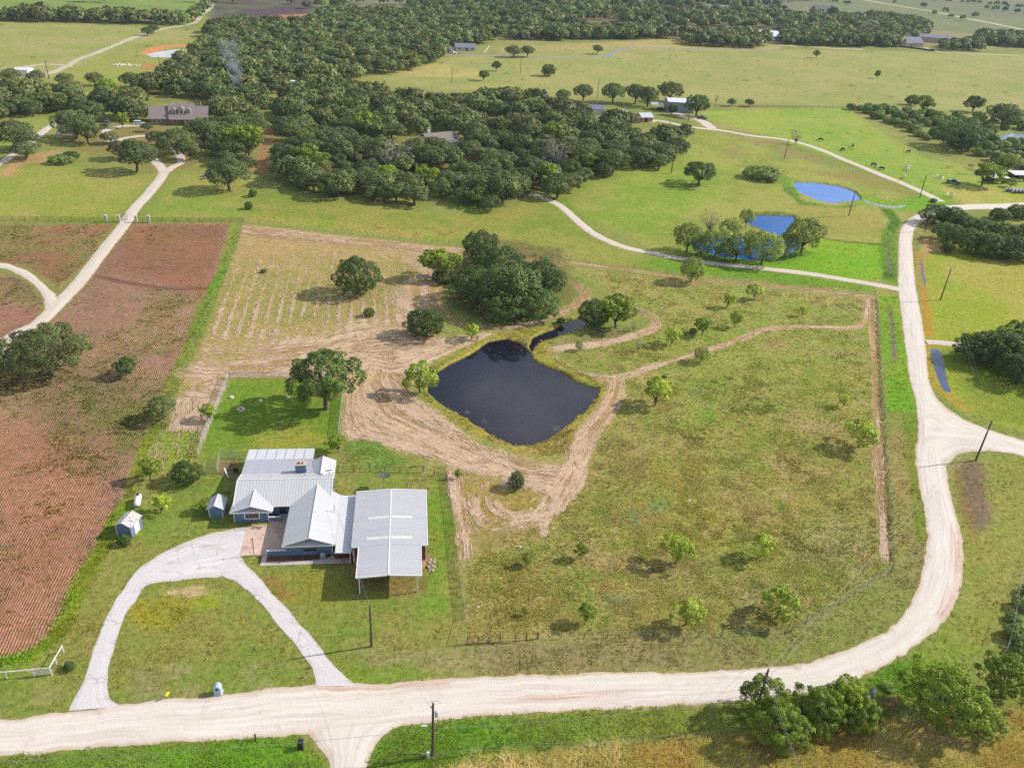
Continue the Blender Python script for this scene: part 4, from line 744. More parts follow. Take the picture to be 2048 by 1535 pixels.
# ---- barn
BA = empty('red_barn', (-29.465, 92.74, 0), R(8.0), 'red metal barn with wide low grey roof and open front porch', 'barn')
m = MB(); m.box(6.92, 7.05, -1.75, 10.9, 0, 3.36); m.box(17.68, 17.81, -1.75, 10.9, 0, 3.36); m.box(7.05, 17.68, 10.77, 10.9, 0, 3.40); m.box(7.05, 9.0, -1.75, -1.62, 0, 3.36); m.box(15.6, 17.68, -1.75, -1.62, 0, 3.36); m.box(9.0, 15.6, -1.75, -1.62, 2.9, 3.5); m.build('wall', RED, BA)
MB().box(9.0, 15.6, -1.6, -1.5, 0, 2.9).build('door', DARK, BA)  # near-black sheet across the open doorway, painted as the unlit inside
zr, ze = 3.86, 3.45
def br(x): return ze + (zr - ze) * (1 - abs(x - 12.35) / 5.7)
ro = MB().slab([(6.65, -2.35, ze), (12.35, -2.35, zr), (12.35, 11.2, zr), (6.65, 11.2, ze)], .09).slab([(12.35, -2.35, zr - .003), (18.05, -2.35, ze), (18.05, 11.2, ze), (12.35, 11.2, zr - .003)], .09).build('roof', RBARN, BA)
t = MB(); t.slab([(12.27, -8.95, zr + .03), (12.43, -8.95, zr + .03), (12.43, 11.22, zr + .03), (12.27, 11.22, zr + .03)], .06)
t.slab([(17.98, -2.4, ze + .04), (18.12, -2.4, ze + .04), (18.12, 11.22, ze + .04), (17.98, 11.22, ze + .04)], .2); t.slab([(6.58, 11.1, ze + .05), (12.2, 11.1, zr + .05), (12.2, 11.26, zr + .05), (6.58, 11.26, ze + .05)], .2); t.slab([(12.5, 11.1, zr + .05), (18.12, 11.1, ze + .05), (18.12, 11.26, ze + .05), (12.5, 11.26, zr + .05)], .2)
t.slab([(6.6, -2.44, ze + .04), (7.75, -2.44, br(7.75) + .04), (7.75, -2.34, br(7.75) + .04), (6.6, -2.34, ze + .04)], .18); t.slab([(17.1, -2.44, br(17.1) + .04), (18.1, -2.44, ze + .04), (18.1, -2.34, ze + .04), (17.1, -2.34, br(17.1) + .04)], .18)
t.build('ridge_trim', WHITE, ro)
po = MB().slab([(7.75, -8.9, br(7.75) - .02), (12.35, -8.9, zr - .02), (12.35, -2.36, zr - .02), (7.75, -2.36, br(7.75) - .02)], .08).slab([(12.35, -8.9, zr - .023), (17.08, -8.9, br(17.08) - .02), (17.08, -2.36, br(17.08) - .02), (12.35, -2.36, zr - .023)], .08).build('porch_roof', RBARN, BA)
t = MB(); t.slab([(7.7, -9.0, br(7.75) + .02), (12.2, -9.0, zr + .01), (12.2, -8.88, zr + .01), (7.7, -8.88, br(7.75) + .02)], .2); t.slab([(12.5, -9.0, zr + .01), (17.14, -9.0, br(17.08) + .02), (17.14, -8.88, br(17.08) + .02), (12.5, -8.88, zr + .01)], .2); t.slab([(17.02, -8.88, br(17.08) + .02), (17.14, -8.88, br(17.08) + .02), (17.14, -2.45, br(17.08) + .02), (17.02, -2.45, br(17.08) + .02)], .14); t.slab([(7.70, -8.88, br(7.75) + .02), (7.82, -8.88, br(7.75) + .02), (7.82, -2.45, br(7.75) + .02), (7.70, -2.45, br(7.75) + .02)], .14); t.build('fascia', WHITE, po)
for x, y in ((8.15, -8.55), (16.45, -8.55), (7.85, -8.6), (7.85, -4.4)):
    MB().box(x - .08, x + .08, y - .08, y + .08, 0, br(x) - .1).build('post', WHITE if x > 8 else RUSTP, BA)
for x in (6.86, 17.70): MB().box(x, x + .17, -1.84, -1.752, 0, 3.3).build('corner_board', WHITE, BA)
MB().tube([(7.6, -1.86, .1), (7.6, -1.86, 3.2)], .06).build('downpipe', WHITE, BA)
for a, b, c in ((8.83, 12.18, 4.1), (12.52, 15.78, 4.1), (8.83, 12.18, -.75), (12.52, 15.78, -.75)):
    MB().slab([(a, c - .33, br(a) + .022), (b, c - .33, br(b) + .022), (b, c + .33, br(b) + .022), (a, c + .33, br(a) + .022)], .02).build('skylight', SKYL, BA)
MB().tube([(6.62, -2.6, 3.5), (6.62, -2.6, 4.1), (6.3, -2.7, 4.3)], .06).build('weather_head', BLACKM, BA)
# junk below the porch and beside the wall
r = np.random.default_rng(5)
mb = MB()
for k in range(26):
    x, y = 17.9 + r.uniform(0, 1.3), -2.8 + r.uniform(-1.6, .9); s = r.uniform(.12, .3); mb.lathe((*L2(x, y), 0), [(s, 0), (s * .95, s * .6), (s * .5, s * 1.0), (0, s * 1.1)], 6)
tag(mb.build('rubble', plain('pale_rubble', (.45, .36, .30), .95, var=.4)), 'heap of pale stones at the right front corner of the red barn', 'rubble', None, 'stuff')
# ---- sheds
def shed(name, label, loc, rz, w, d_, hw, rise, ox, oy, wall, roof, doorside=None):
    o = empty(name, (*loc, 0), rz, label, 'shed'); m = MB(); m.box(-w / 2, w / 2, 0, d_, .05, hw); m.prism([(-w / 2, hw), (w / 2, hw), (0, hw + rise)], 'y', .003, d_ - .003); m.box(-w / 2 - .03, w / 2 + .03, -.03, d_ + .03, 0, .05); m.build('wall', wall, o)
    k = rise / (w / 2); e = hw + rise + .04; lo = e - k * (w / 2 + ox)
    MB().slab([(-w / 2 - ox, -oy, lo), (0, -oy, e), (0, d_ + oy, e), (-w / 2 - ox, d_ + oy, lo)], .05).slab([(0, -oy, e - .003), (w / 2 + ox, -oy, lo), (w / 2 + ox, d_ + oy, lo), (0, d_ + oy, e - .003)], .05).build('roof', roof, o)
    t = MB()
    for x in (-w / 2 - .02, w / 2 - .10): t.box(x, x + .12, -.02, -.001, .05, hw - .02)
    t.slab([(-.07, -oy - .01, e + .03), (.07, -oy - .01, e + .03), (.07, d_ + oy, e + .03), (-.07, d_ + oy, e + .03)], .04)
    t.build('trim', WHITE, o)
    dd = MB().box(w / 2, w / 2 + .04, d_ * .28, d_ * .72, .06, hw * .9).build('door', WHITE, o); MB().box(w / 2 + .04, w / 2 + .07, d_ * .32, d_ * .36, .9, 1.0).build('handle', BLACKM, dd); return o
shed('garden_shed', 'small blue shed with plain grey metal roof, beside the blue house', L2(-15.6, 9.8), R(8), 2.15, 2.6, 1.95, .62, .38, .3, BLUE, metalroof('shed_roof', (.50, .51, .54), 1, .25, .2, rust=None))
shed('garden_shed', 'blue shed with rust-streaked white roof at the plowed field edge', (-58.47, 94.5), R(-7), 2.55, 2.85, 2.1, .62, .18, .15, BLUE, metalroof('rusty_shed_roof', (.74, .72, .70), 1, .25, .2, rust=(.16, .05, .03)))
# ---- other houses
BRICK = plain('brown_brick', lin((170, 130, 110)) * .8, .9, var=.25, scale=9); TANW = plain('tan_wall', lin((206, 184, 158)) * .8, .85); CREAM = plain('cream_wall', lin((222, 214, 200)) * .8, .8); BRICK2 = plain('orange_brick', lin((190, 150, 122)) * .78, .9, var=.2, scale=9); REDB = plain('red_brick', lin((120, 50, 50)) * .7, .9, var=.25, scale=9)
SHING = plain('brown_shingle', lin((152, 136, 134)) * .75, .95, var=.12, scale=6, bump=.3); SHING2 = plain('tan_shingle', lin((150, 136, 130)) * .75, .95, var=.14, scale=6, bump=.3); GREYS = plain('grey_shingle', lin((140, 140, 156)) * .75, .95, var=.1, scale=6); GSH = plain('grey_shake', lin((112, 108, 118)) * .8, .95, var=.1, scale=6)
PALEM = metalroof('pale_metal_roof', (.62, .63, .66), 0, .4, .15); LBLUE = metalroof('pale_blue_siding', lin((150, 172, 186)) * .8, 0, .5, .12, .5)
def body(o, x0, x1, y0, y1, hw, rise, wall, roof, over=.5, ax='x', rname='roof', wname='wall', z0=0.0):
    m = MB(); m.box(x0, x1, y0, y1, z0, hw)
    if ax == 'x':
        ym = (y0 + y1) / 2; k = rise / ((y1 - y0) / 2); e = hw + rise + .05; lo = e - k * ((y1 - y0) / 2 + over); m.prism([(y0, hw), (y1, hw), (ym, hw + rise)], 'x', x0 + .004, x1 - .004)
        rr = MB().slab([(x0 - over, y0 - over, lo), (x1 + over, y0 - over, lo), (x1 + over, ym, e), (x0 - over, ym, e)], .12).slab([(x0 - over, ym, e - .003), (x1 + over, ym, e - .003), (x1 + over, y1 + over, lo), (x0 - over, y1 + over, lo)], .12)
    else:
        xm = (x0 + x1) / 2; k = rise / ((x1 - x0) / 2); e = hw + rise + .05; lo = e - k * ((x1 - x0) / 2 + over); m.prism([(x0, hw), (x1, hw), (xm, hw + rise)], 'y', y0 + .004, y1 - .004)
        rr = MB().slab([(x0 - over, y0 - over, lo), (xm, y0 - over, e), (xm, y1 + over, e), (x0 - over, y1 + over, lo)], .12).slab([(xm, y0 - over, e - .003), (x1 + over, y0 - over, lo), (x1 + over, y1 + over, lo), (xm, y1 + over, e - .003)], .12)
    m.build(wname, wall, o); return rr.build(rname, roof, o)
def win(o, x, y, z, w, h, frame=WHITE, name='window'):
    m = MB(); f = .1; m.box(x - w / 2 - f, x + w / 2 + f, y - .06, y - .002, z - f, z).box(x - w / 2 - f, x + w / 2 + f, y - .06, y - .002, z + h, z + h + f).box(x - w / 2 - f, x - w / 2, y - .06, y - .002, z, z + h).box(x + w / 2, x + w / 2 + f, y - .06, y - .002, z, z + h).box(x - w / 2, x + w / 2, y - .05, y - .004, z + h / 2 - .03, z + h / 2 + .03)
    q = m.build(name, frame, o); MB().box(x - w / 2, x + w / 2, y - .03, y - .003, z, z + h).build('pane', GLASS, q); return q
def door(o, x, y, w, h, mat):
    q = MB().box(x - w / 2, x + w / 2, y - .05, y - .002, .05, h).build('door', mat, o); MB().box(x + w * .32, x + w * .4, y - .09, y - .05, 1.0, 1.12).build('handle', STEEL, q); return q
# dormer house (front faces the camera)
DH = empty('dormer_house', (-161.0, 366.8, 0), R(16.6), 'brown brick house with grey-brown roof and three white dormers, among the trees', 'house')
body(DH, -8.4, .0, .9, 12.0, 2.9, 4.1, BRICK, SHING, .5); body(DH, .0, 10.6, .0, 13.0, 3.0, 5.2, BRICK, SHING, .45, 'x', 'main_roof'); body(DH, 10.6, 16.2, 1.0, 12.0, 2.9, 4.2, BRICK, SHING, .45)
MB().box(-5.2, -4.9, -.2, .9, 4.0, 4.4).build('roof_valley', GSH, DH) if False else None
def dorm(x, w, h):
    y0 = 1.9; o = MB().box(x - w / 2, x + w / 2, y0, y0 + 3.2, 3.9, 6.0 + h); k = MB()
    q = o.build('dormer', CREAM, DH); e = 6.0 + h + w * .42
    MB().prism([(x - w / 2, 6.0 + h), (x + w / 2, 6.0 + h), (x, e)], 'y', y0 + .02, y0 + 3).build('gable', CREAM, q)
    MB().slab([(x - w / 2 - .3, y0 - .3, 5.92 + h), (x, y0 - .3, e + .1), (x, y0 + 4, e + .1), (x - w / 2 - .3, y0 + 4, 5.92 + h)], .1).slab([(x, y0 - .3, e + .097), (x + w / 2 + .3, y0 - .3, 5.92 + h), (x + w / 2 + .3, y0 + 4, 5.92 + h), (x, y0 + 4, e + .097)], .1).build('dormer_roof', SHING, q)
    MB().slab([(x - w / 2 - .34, y0 - .42, 5.96 + h), (x, y0 - .42, e + .16), (x, y0 - .3, e + .16), (x - w / 2 - .34, y0 - .3, 5.96 + h)], .2).slab([(x, y0 - .42, e + .16), (x + w / 2 + .34, y0 - .42, 5.96 + h), (x + w / 2 + .34, y0 - .3, 5.96 + h), (x, y0 - .3, e + .16)], .2).build('dormer_fascia', WHITE, q)
    win(q, x, y0, 4.75, w * .5, 1.15 + h * .6)
dorm(2.1, 1.5, .25); dorm(5.2, 2.3, .6); dorm(8.4, 1.5, .25)
for x in (-6.6, -4.6, -1.9): win(DH, x, .9, .8, 1.0, 1.3)
for x in (2.2, 8.6): win(DH, x, 0, .7, 1.1, 1.5)
door(DH, 5.3, 0, 1.2, 2.3, plain('front_door', (.2, .08, .05), .5))
for x in (6.7, 10.2): MB().box(x - .14, x + .14, -1.5, -1.2, 0, 2.75).build('porch_column', WHITE, DH)
MB().slab([(0.2, -1.7, 2.76), (10.5, -1.7, 2.76), (10.5, -.45, 2.99), (.2, -.45, 2.99)], .1).build('porch_roof', SHING, DH)
for x in (4.6, 8.2, 9.6, 13.4): MB().tube([(x, 7.4, 7.2), (x, 7.4, 8.7)], .09).build('vent_pipe', WHITE, DH)
# ranch house in the wood
RH = empty('ranch_house', (-41.5, 354.0, 0), R(35), 'long brown-roofed house half hidden in the main wood', 'house')
body(RH, -1.0, 14.0, .0, 9.0, 2.7, 2.6, REDB, SHING2, .8); body(RH, -12.5, -4.0, -6.0, 1.0, 2.7, 2.4, CREAM, SHING2, .5); body(RH, -4.0, -1.0, -1.0, 8.0, 2.7, 1.6, REDB, SHING2, .3)
MB().slab([(5.2, -2.6, 2.3), (12.5, -2.6, 2.3), (12.5, -.4, 2.75), (5.2, -.4, 2.75)], .1).build('porch_roof', GSH, RH)
for x in (5.6, 8.8, 12.1): MB().box(x - .08, x + .08, -2.5, -2.34, 0, 2.2).build('porch_post', WHITE, RH)
MB().box(1.0, 2.2, 5.0, 6.0, 4.0, 6.6).build('chimney', plain('pale_chimney', (.55, .50, .47), .9), RH); win(RH, 7, 0, .8, 1.6, 1.4); win(RH, 11, 0, .8, 1.4, 1.4); door(RH, 8.8, 0, 1.1, 2.2, DARK); win(RH, -10.5, -6, .8, 1.2, 1.4, BLUED)
# farm house
FH = empty('farm_house', (58.8, 437.0, 0), R(17), 'brick farm house with pale metal roof beside the light blue barn', 'house')
body(FH, 1.2, 7.6, .6, 8.0, 2.6, 1.5, BRICK2, PALEM, .45); body(FH, -13.0, -.6, -2.0, 7.4, 2.7, 2.4, BRICK2, PALEM, .4, 'y'); MB().box(-.6, 1.2, 1.5, 6.5, 0, 2.5).build('link_wall', BRICK2, FH)
door(FH, 3.8, .6, 1.4, 2.1, DARK); win(FH, 2.2, .6, .9, .9, 1.2); win(FH, -8.5, -2.0, .8, 1.4, 1.4); win(FH, -3.5, -2.0, .8, 1.4, 1.4)
GS = empty('grey_roof_shed', (36.5, 452.0, 0), R(4), 'grey metal-roofed shed at the wood edge left of the farm house', 'shed'); body(GS, -5, 4.5, 0, 7, 2.6, 1.6, CREAM, metalroof('grey_blue_roof', lin((140, 144, 164)) * .8, 0, .4, .15), .4); door(GS, 0, 0, 2.4, 2.2, WHITE)
LB = empty('metal_barn', (86.0, 471.0, 0), R(2), 'tall light blue metal barn behind the farm house', 'barn'); body(LB, -8, 7.0, 0, 12, 5.6, 1.2, LBLUE, metalroof('white_barn_roof', (.78, .79, .8), 0, .4, .1), .3); MB().box(-7.0, -3.0, -.08, -.01, .05, 3.8).build('door', DARK, LB)
LC = empty('carport', (73.0, 474.0, 0), R(2), 'white-roofed open lean-to left of the light blue barn', 'carport'); MB().slab([(-4, -1, 3.1), (3.2, -1, 3.1), (3.2, 5, 3.5), (-4, 5, 3.5)], .1).build('roof', PALEM, LC)
for x in (-3.8, 3.0):
    for y in (-.8, 4.8): MB().box(x - .08, x + .08, y - .08, y + .08, 0, 3.1).build('post', STEEL, LC)
def simple(name, label, x, y, rz, w, d_, hw, rise, wall, roof, cat='house', nwin=4, ax='x', over=.5):
    o = empty(name, (x, y, 0), rz, label, cat); body(o, -w / 2, w / 2, 0, d_, hw, rise, wall, roof, over, ax)
    for k in range(nwin): win(o, -w / 2 + w * (k + .6) / (nwin + .2), 0, .9, 1.3, 1.4)
    if nwin: door(o, w * .06, 0, 1.2, 2.2, DARK)
    return o
simple('gable_house', 'white gabled house with parked cars at the far wood edge', -64.6, 655, R(22), 10, 9, 3.2, 4.2, CREAM, GSH, 'house', 2, 'y')
o = simple('gable_house', 'low wing house behind the white gabled one at the far wood edge', -52, 672, R(12), 16, 8, 2.8, 2.4, CREAM, GREYS, 'house', 3)
simple('white_shed', 'white metal shed on the far yellow pasture at the wood edge', -42, 776, R(10), 17, 10, 4.2, 1.2, plain('white_metal', (.72, .73, .74), .5), metalroof('white_shed_roof', (.8, .8, .8), 0, .5, .1), 'shed', 0)
simple('cream_house', 'pale house with white metal roof behind trees on the far pasture edge', 241, 897, R(10), 24, 14, 3.6, 4.4, CREAM, metalroof('white_house_roof', (.80, .81, .82), 0, .5, .1), 'house', 4)
simple('grey_house', 'grey-roofed stone house behind a low wall on the far pasture', 393, 912, R(22), 36, 15, 4.0, 5.0, TANW, GREYS, 'house', 5)
simple('tan_workshop', 'long tan workshop right of the grey-roofed stone house', 445, 975, R(-6), 42, 18, 5.2, 2.6, TANW, GREYS, 'shed', 0)
simple('grey_house', 'dark-roofed house among the far right trees', 424, 1290, R(20), 36, 18, 5, 7, BRICK, GSH, 'house', 3)
simple('white_house', 'white house at the top edge of the view among far trees', -112, 1070, R(-10), 26, 15, 4, 5, CREAM, metalroof('white_far_roof', (.8, .8, .82), 0, .6, .1), 'house', 2)
x, y = W(1437, 22); simple('red_barn', 'long red barn among the far woods', x, y, R(8), 34, 14, 4.5, 3, plain('far_red', (.20, .05, .04), .8), SHING2, 'barn', 0)
x, y = W(1527, 30); simple('red_barn', 'second red barn among the far woods, nearer the pale farmhouse', x, y, R(8), 36, 14, 4.5, 3, plain('far_red_wall', (.20, .06, .05), .8), SHING2, 'barn', 0)
x, y = W(43, 152); simple('white_trailer', 'white metal trailer half hidden by trees at the far left', x, y, R(10), 7, 9, 3.2, .5, plain('trailer_white', (.75, .75, .74), .5), metalroof('trailer_roof', (.8, .78, .74), 0, .5, .1), 'trailer', 0)
x, y = W(92, 192); simple('white_trailer', 'white trailer roof showing inside the left wood', x, y, R(5), 9, 4, 2.6, .4, plain('trailer_white_wall', (.75, .75, .74), .5), PALEM, 'trailer', 0)
x, y = W(143, 191); simple('white_trailer', 'low white roof inside the left wood, right of the other', x, y, R(5), 8, 4, 2.4, .4, plain('trailer_pale', (.70, .68, .64), .5), PALEM, 'trailer', 0)
x, y = W(568, 177); simple('white_shed', 'white shed roof in a gap of the wood below the power pole', x, y, R(5), 11, 6, 3.4, .8, CREAM, metalroof('gap_shed_roof', (.78, .78, .8), 0, .5, .1), 'shed', 0)
# animal pen by the dormer house
AP = empty('animal_pen', (-189.5, 330.5, 0), R(20), 'wire animal pen with grey shade roof left of the dormer house', 'pen')
MB().slab([(-3.5, 0, 2.3), (3.5, 0, 2.3), (3.5, 4, 2.6), (-3.5, 4, 2.6)], .06).build('roof', metalroof('pen_roof', (.3, .33, .32), 0, .5, .2), AP)
for x in (-3.4, 0, 3.4):
    for y in (.1, 3.9): MB().box(x - .06, x + .06, y - .06, y + .06, 0, 2.3).build('post', STEEL, AP)
m = MB()
for z in (.4, .8, 1.2, 1.6): m.tube([(-3.4, .1, z), (3.4, .1, z)], .03, 4); m.tube([(-3.4, 3.9, z), (3.4, 3.9, z)], .03, 4)
m.build('rail', STEEL, AP)
# open sheds by the hay bales
def lean(label, x, y, rz, w, d_, h):
    o = empty('open_shed', (x, y, 0), rz, label, 'shed'); MB().slab([(-w / 2, 0, h), (w / 2, 0, h), (w / 2, d_, h + .5), (-w / 2, d_, h + .5)], .1).build('roof', metalroof('lean_roof', (.72, .71, .70), 0, .5, .2), o)
    for k in range(4): MB().box(-w / 2 + .2 + k * (w - .5) / 3, -w / 2 + .35 + k * (w - .5) / 3, .15, .3, 0, h - .1).build('post', WOODP, o)
    MB().box(-w / 2, w / 2, d_ - .2, d_ - .1, 0, h + .3).build('wall', plain('barn_board', (.13, .09, .07), .9), o); MB().box(w * .1, w / 2 - .1, 1.0, 1.1, 0, 1.6).build('stall_panel', WOODP, o); return o
lean('open wooden shed with white roof right of the round pasture tree', 206.5, 351.5, R(12), 8.5, 5, 2.6); lean('open shed with white roof at the picture edge behind the hay bales', 219.5, 358, R(10), 9, 6, 3.0)
# ------------------------------------------------------------------ trees
def crown_arrays(seed, nleaf, leaf, nl=22, shape=(1, .62), base=.0, drop=.0, lobe=(.13, .24), fill=.75, flat=.85, irr=(.62, 1.0)):
    """leaf quads of a crown: width 1, crown height shape[1], starting at z=base"""
    r = np.random.default_rng(seed); hz = shape[1] / 2; cz = base + hz
    k = np.arange(nl); ph = k * 2.39996 + r.uniform(0, 6); zz = 1 - (k + .5) / nl * (1.55 - .0 + drop); zz = np.clip(zz, -1, 1)
    rr = np.sqrt(1 - zz ** 2) ; lr = r.uniform(*lobe, nl)
    rad = r.uniform(*irr, nl)
    cx = rr * np.cos(ph) * (.5 - lr * .8) * rad * 1.12; cy = rr * np.sin(ph) * (.5 - lr * .8) * rad * 1.12; czz = cz + zz * (hz - lr * .7) * r.uniform(.8, 1.02, nl)
    lobes = np.stack([cx, cy, czz], 1); tone = r.uniform(.70, 1.28, nl)
    n2 = int(nleaf * 1.7); li = r.choice(nl, n2, p=(lr ** 2) / (lr ** 2).sum())
    d = r.normal(size=(n2, 3)); d /= np.linalg.norm(d, axis=1)[:, None]
    out = lobes[li] - np.array([0, 0, cz - hz * .5]); out /= np.linalg.norm(out, axis=1)[:, None] + 1e-9
    d = d + out * .55; d /= np.linalg.norm(d, axis=1)[:, None]
    pos = lobes[li] + d * (lr[li] * r.uniform(.72, 1.12, n2))[:, None] * np.array([1, 1, flat])
    # leave out leaves buried deep in other lobes
    keep = np.ones(n2, bool)
    for j in range(nl):
        dj = np.linalg.norm((pos - lobes[j]) / np.array([1, 1, flat]), axis=1); keep &= ~((dj < lr[j] * fill) & (li != j))
    keep &= (pos[:, 2] > base - .04)
    pos = pos[keep][:nleaf]; d = d[keep][:nleaf]; li = li[keep][:nleaf]; n = len(pos)
    nrm = d * .75 + r.normal(size=(n, 3)) * .55 + np.array([0, 0, .25]); nrm /= np.linalg.norm(nrm, axis=1)[:, None]
    a = np.cross(nrm, r.normal(size=(n, 3))); a /= np.linalg.norm(a, axis=1)[:, None] + 1e-9; b = np.cross(nrm, a)
    s = leaf * r.uniform(.6, 1.4, n)[:, None]; w = s * r.uniform(.55, .9, n)[:, None]
    P = np.stack([pos - a * s * .5, pos + b * w * .5 - nrm * s * .12, pos + a * s * .5, pos - b * w * .5 - nrm * s * .12], 1)
    NR_ = d * .8 + out[keep][:nleaf] * .5 + np.array([0, 0, .12]); NR_ /= np.linalg.norm(NR_, axis=1)[:, None]
    tint = (tone[li] * r.uniform(.8, 1.22, n))[:, None] * np.array([1, 1, 1]) * (1 + r.normal(size=(n, 1)) * np.array([.10, .03, .08]))
    return P, np.clip(tint, .3, 2.0), lobes, NR_
def crown_mesh(name, mat, **k):
    P, t, lobes, N_ = crown_arrays(**k); n = len(P)
    return npmesh(name, P.reshape(-1, 3), np.arange(n * 4).reshape(n, 4), [mat], {'tint': np.repeat(t, 4, 0), 'outw': np.repeat(N_, 4, 0)}), lobes
def trunk_mesh(name, mat, lobes, r=.035, fork=.22, seed=0, nlimb=9, lean=.03, thin=.5):
    rd = random.Random(seed); mb = MB(); top = Vector((rd.uniform(-lean, lean), rd.uniform(-lean, lean), fork))
    mb.tube([(0, 0, -.03), (0, 0, .02), top * .6, top], [r * 1.5, r * 1.1, r, r * .85], 8)
    ls = sorted(lobes.tolist(), key=lambda q: rd.random())[:nlimb]
    for q in ls:
        q = Vector(q); mid = top.lerp(q, .5) + Vector((rd.uniform(-.04, .04), rd.uniform(-.04, .04), rd.uniform(-.02, .05)))
        mb.tube([top * .92, mid, q], [r * thin, r * thin * .6, r * .12], 5)
    return mb.mesh(name, mat, True)
M_BARK = plain('bark', (.11, .085, .065), .95, var=.35, scale=6, bump=.4)
M_BARKG = plain('grey_bark', (.24, .21, .19), .95, var=.3, scale=6, bump=.4)
M_OAK = leafmat('oak_leaves', (.112, .158, .044), (.175, .208, .068))
M_DARK = leafmat('dark_leaves', (.080, .138, .026), (.112, .172, .040))
M_FRESH = leafmat('fresh_leaves', (.19, .27, .020), (.25, .32, .030))
M_LIME = leafmat('lime_leaves', (.40, .52, .045), (.44, .52, .055))
M_WILL = leafmat('willow_leaves', (.24, .32, .07), (.29, .34, .09), trans=.35)
M_BUSH = leafmat('brush_leaves', (.15, .24, .05), (.21, .27, .07))
M_DEAD = leafmat('dry_twigs', (.20, .17, .15), (.26, .22, .18), trans=.0)
KINDS = {}
def kind(key, mat, nvar, nleaf, leaf, bark=None, tr=.035, fork=.2, nlimb=9, seed0=100, **kw):
    vs = []
    for i in range(nvar):
        cm, lobes = crown_mesh(key + '_crown', mat, seed=seed0 + i * 7, nleaf=nleaf, leaf=leaf, **kw)
        vs.append((cm, trunk_mesh(key + '_trunk', bark or M_BARK, lobes, tr, fork, seed0 + i, nlimb)))
    KINDS[key] = vs
kind('oak', M_OAK, 8, 1900, .062, irr=(.5, 1.12), nl=20, shape=(1, .66), base=.14, lobe=(.12, .22), seed0=100)
kind('edge_oak', M_OAK, 6, 4200, .042, irr=(.5, 1.12), nl=30, shape=(1, .72), base=.16, lobe=(.09, .2), seed0=200, nlimb=14)
kind('big_oak', M_OAK, 4, 15000, .0215, irr=(.5, 1.12), nl=80, shape=(1, .62), base=.08, lobe=(.05, .125), seed0=300, nlimb=22, fill=.8)
kind('dense_oak', M_DARK, 6, 9000, .029, irr=(.5, 1.12), nl=60, shape=(1, .80), base=.0, lobe=(.06, .14), drop=.35, seed0=400, nlimb=16)
kind('open_oak', M_DARK, 4, 8000, .030, irr=(.5, 1.12), nl=40, shape=(1, .74), base=.14, lobe=(.06, .14), seed0=500, nlimb=22)
kind('pecan', M_FRESH, 7, 1700, .066, irr=(.35, 1.15), nl=17, shape=(1, .92), base=.16, lobe=(.08, .19), seed0=600, tr=.028, nlimb=10)
kind('lime_tree', M_LIME, 8, 1500, .066, irr=(.3, 1.2), nl=16, shape=(1, .92), base=.12, lobe=(.08, .19), seed0=700, tr=.026, nlimb=10, fork=.16)
kind('willow', M_WILL, 5, 2800, .045, nl=34, shape=(1, .95), base=.03, lobe=(.06, .15), seed0=800, tr=.028, nlimb=16, flat=1.25)
kind('bush', M_BUSH, 5, 1500, .075, nl=16, shape=(1, .68), base=-.03, lobe=(.13, .24), seed0=900, drop=.3, tr=.02, fork=.08, nlimb=6)
kind('dark_bush', M_DARK, 4, 2600, .055, nl=22, shape=(1, .78), base=-.02, lobe=(.11, .22), seed0=950, drop=.35, tr=.02, fork=.08, nlimb=6)
kind('near_tree', M_FRESH, 4, 9500, .031, irr=(.5, 1.12), nl=80, shape=(1, .95), base=.04, lobe=(.045, .105), seed0=1000, drop=.1, tr=.025, nlimb=22)
kind('bare_tree', M_DEAD, 3, 500, .035, nl=26, shape=(1, 1.05), base=.18, lobe=(.06, .14), bark=M_BARKG, seed0=1100, tr=.025, nlimb=26)
TRI = {}
TREES = []
def tree(kd, x, y, w, hr, label, cat='tree', group=None, name='oak_tree', rz=None, z=0.0):
    i = TRI.get(kd, 0); TRI[kd] = i + 1; vs = KINDS[kd]; cm, tm = vs[i % len(vs)]
    rd = random.Random(i * 31 + len(kd)); rz = rd.uniform(0, 6.28) if rz is None else rz
    e = empty(name, (x, y, z), rz, label, cat, group); e.scale = (w * rd.uniform(.88, 1.12), w * rd.uniform(.88, 1.12), w * hr); e.rotation_euler = (rd.uniform(-.06, .06), rd.uniform(-.06, .06), rz)
    link('crown', cm, e); link('trunk', tm, e); TREES.append((x, y, w)); return e
KH = {'oak': .80, 'edge_oak': .88, 'big_oak': .72, 'dense_oak': .8, 'open_oak': .88, 'pecan': 1.08, 'lime_tree': 1.04, 'willow': 1.07, 'bush': .65, 'dark_bush': .76, 'near_tree': 1.01, 'bare_tree': 1.23}
WK = {'big_oak': .90, 'open_oak': .93, 'near_tree': .88, 'edge_oak': .95, 'dense_oak': .95, 'lime_tree': 1.25, 'pecan': 1.05}
def treepx(kd, cx, cy, wpx, hs, label, cat='tree', group=None, name='oak_tree'):
    """crown centre, crown width as surveyed; hs = height factor on the kind's own shape"""
    zc = 0.0
    for _ in range(4):
        x, y = W(cx, cy, zc); w = wpx / FPX * depth(x, y, zc) * WK.get(kd, 1.0); zc = .55 * KH[kd] * hs * w
    x, y = W(cx, cy, zc); return tree(kd, x, y, w, hs, label, cat, group, name)
T = treepx
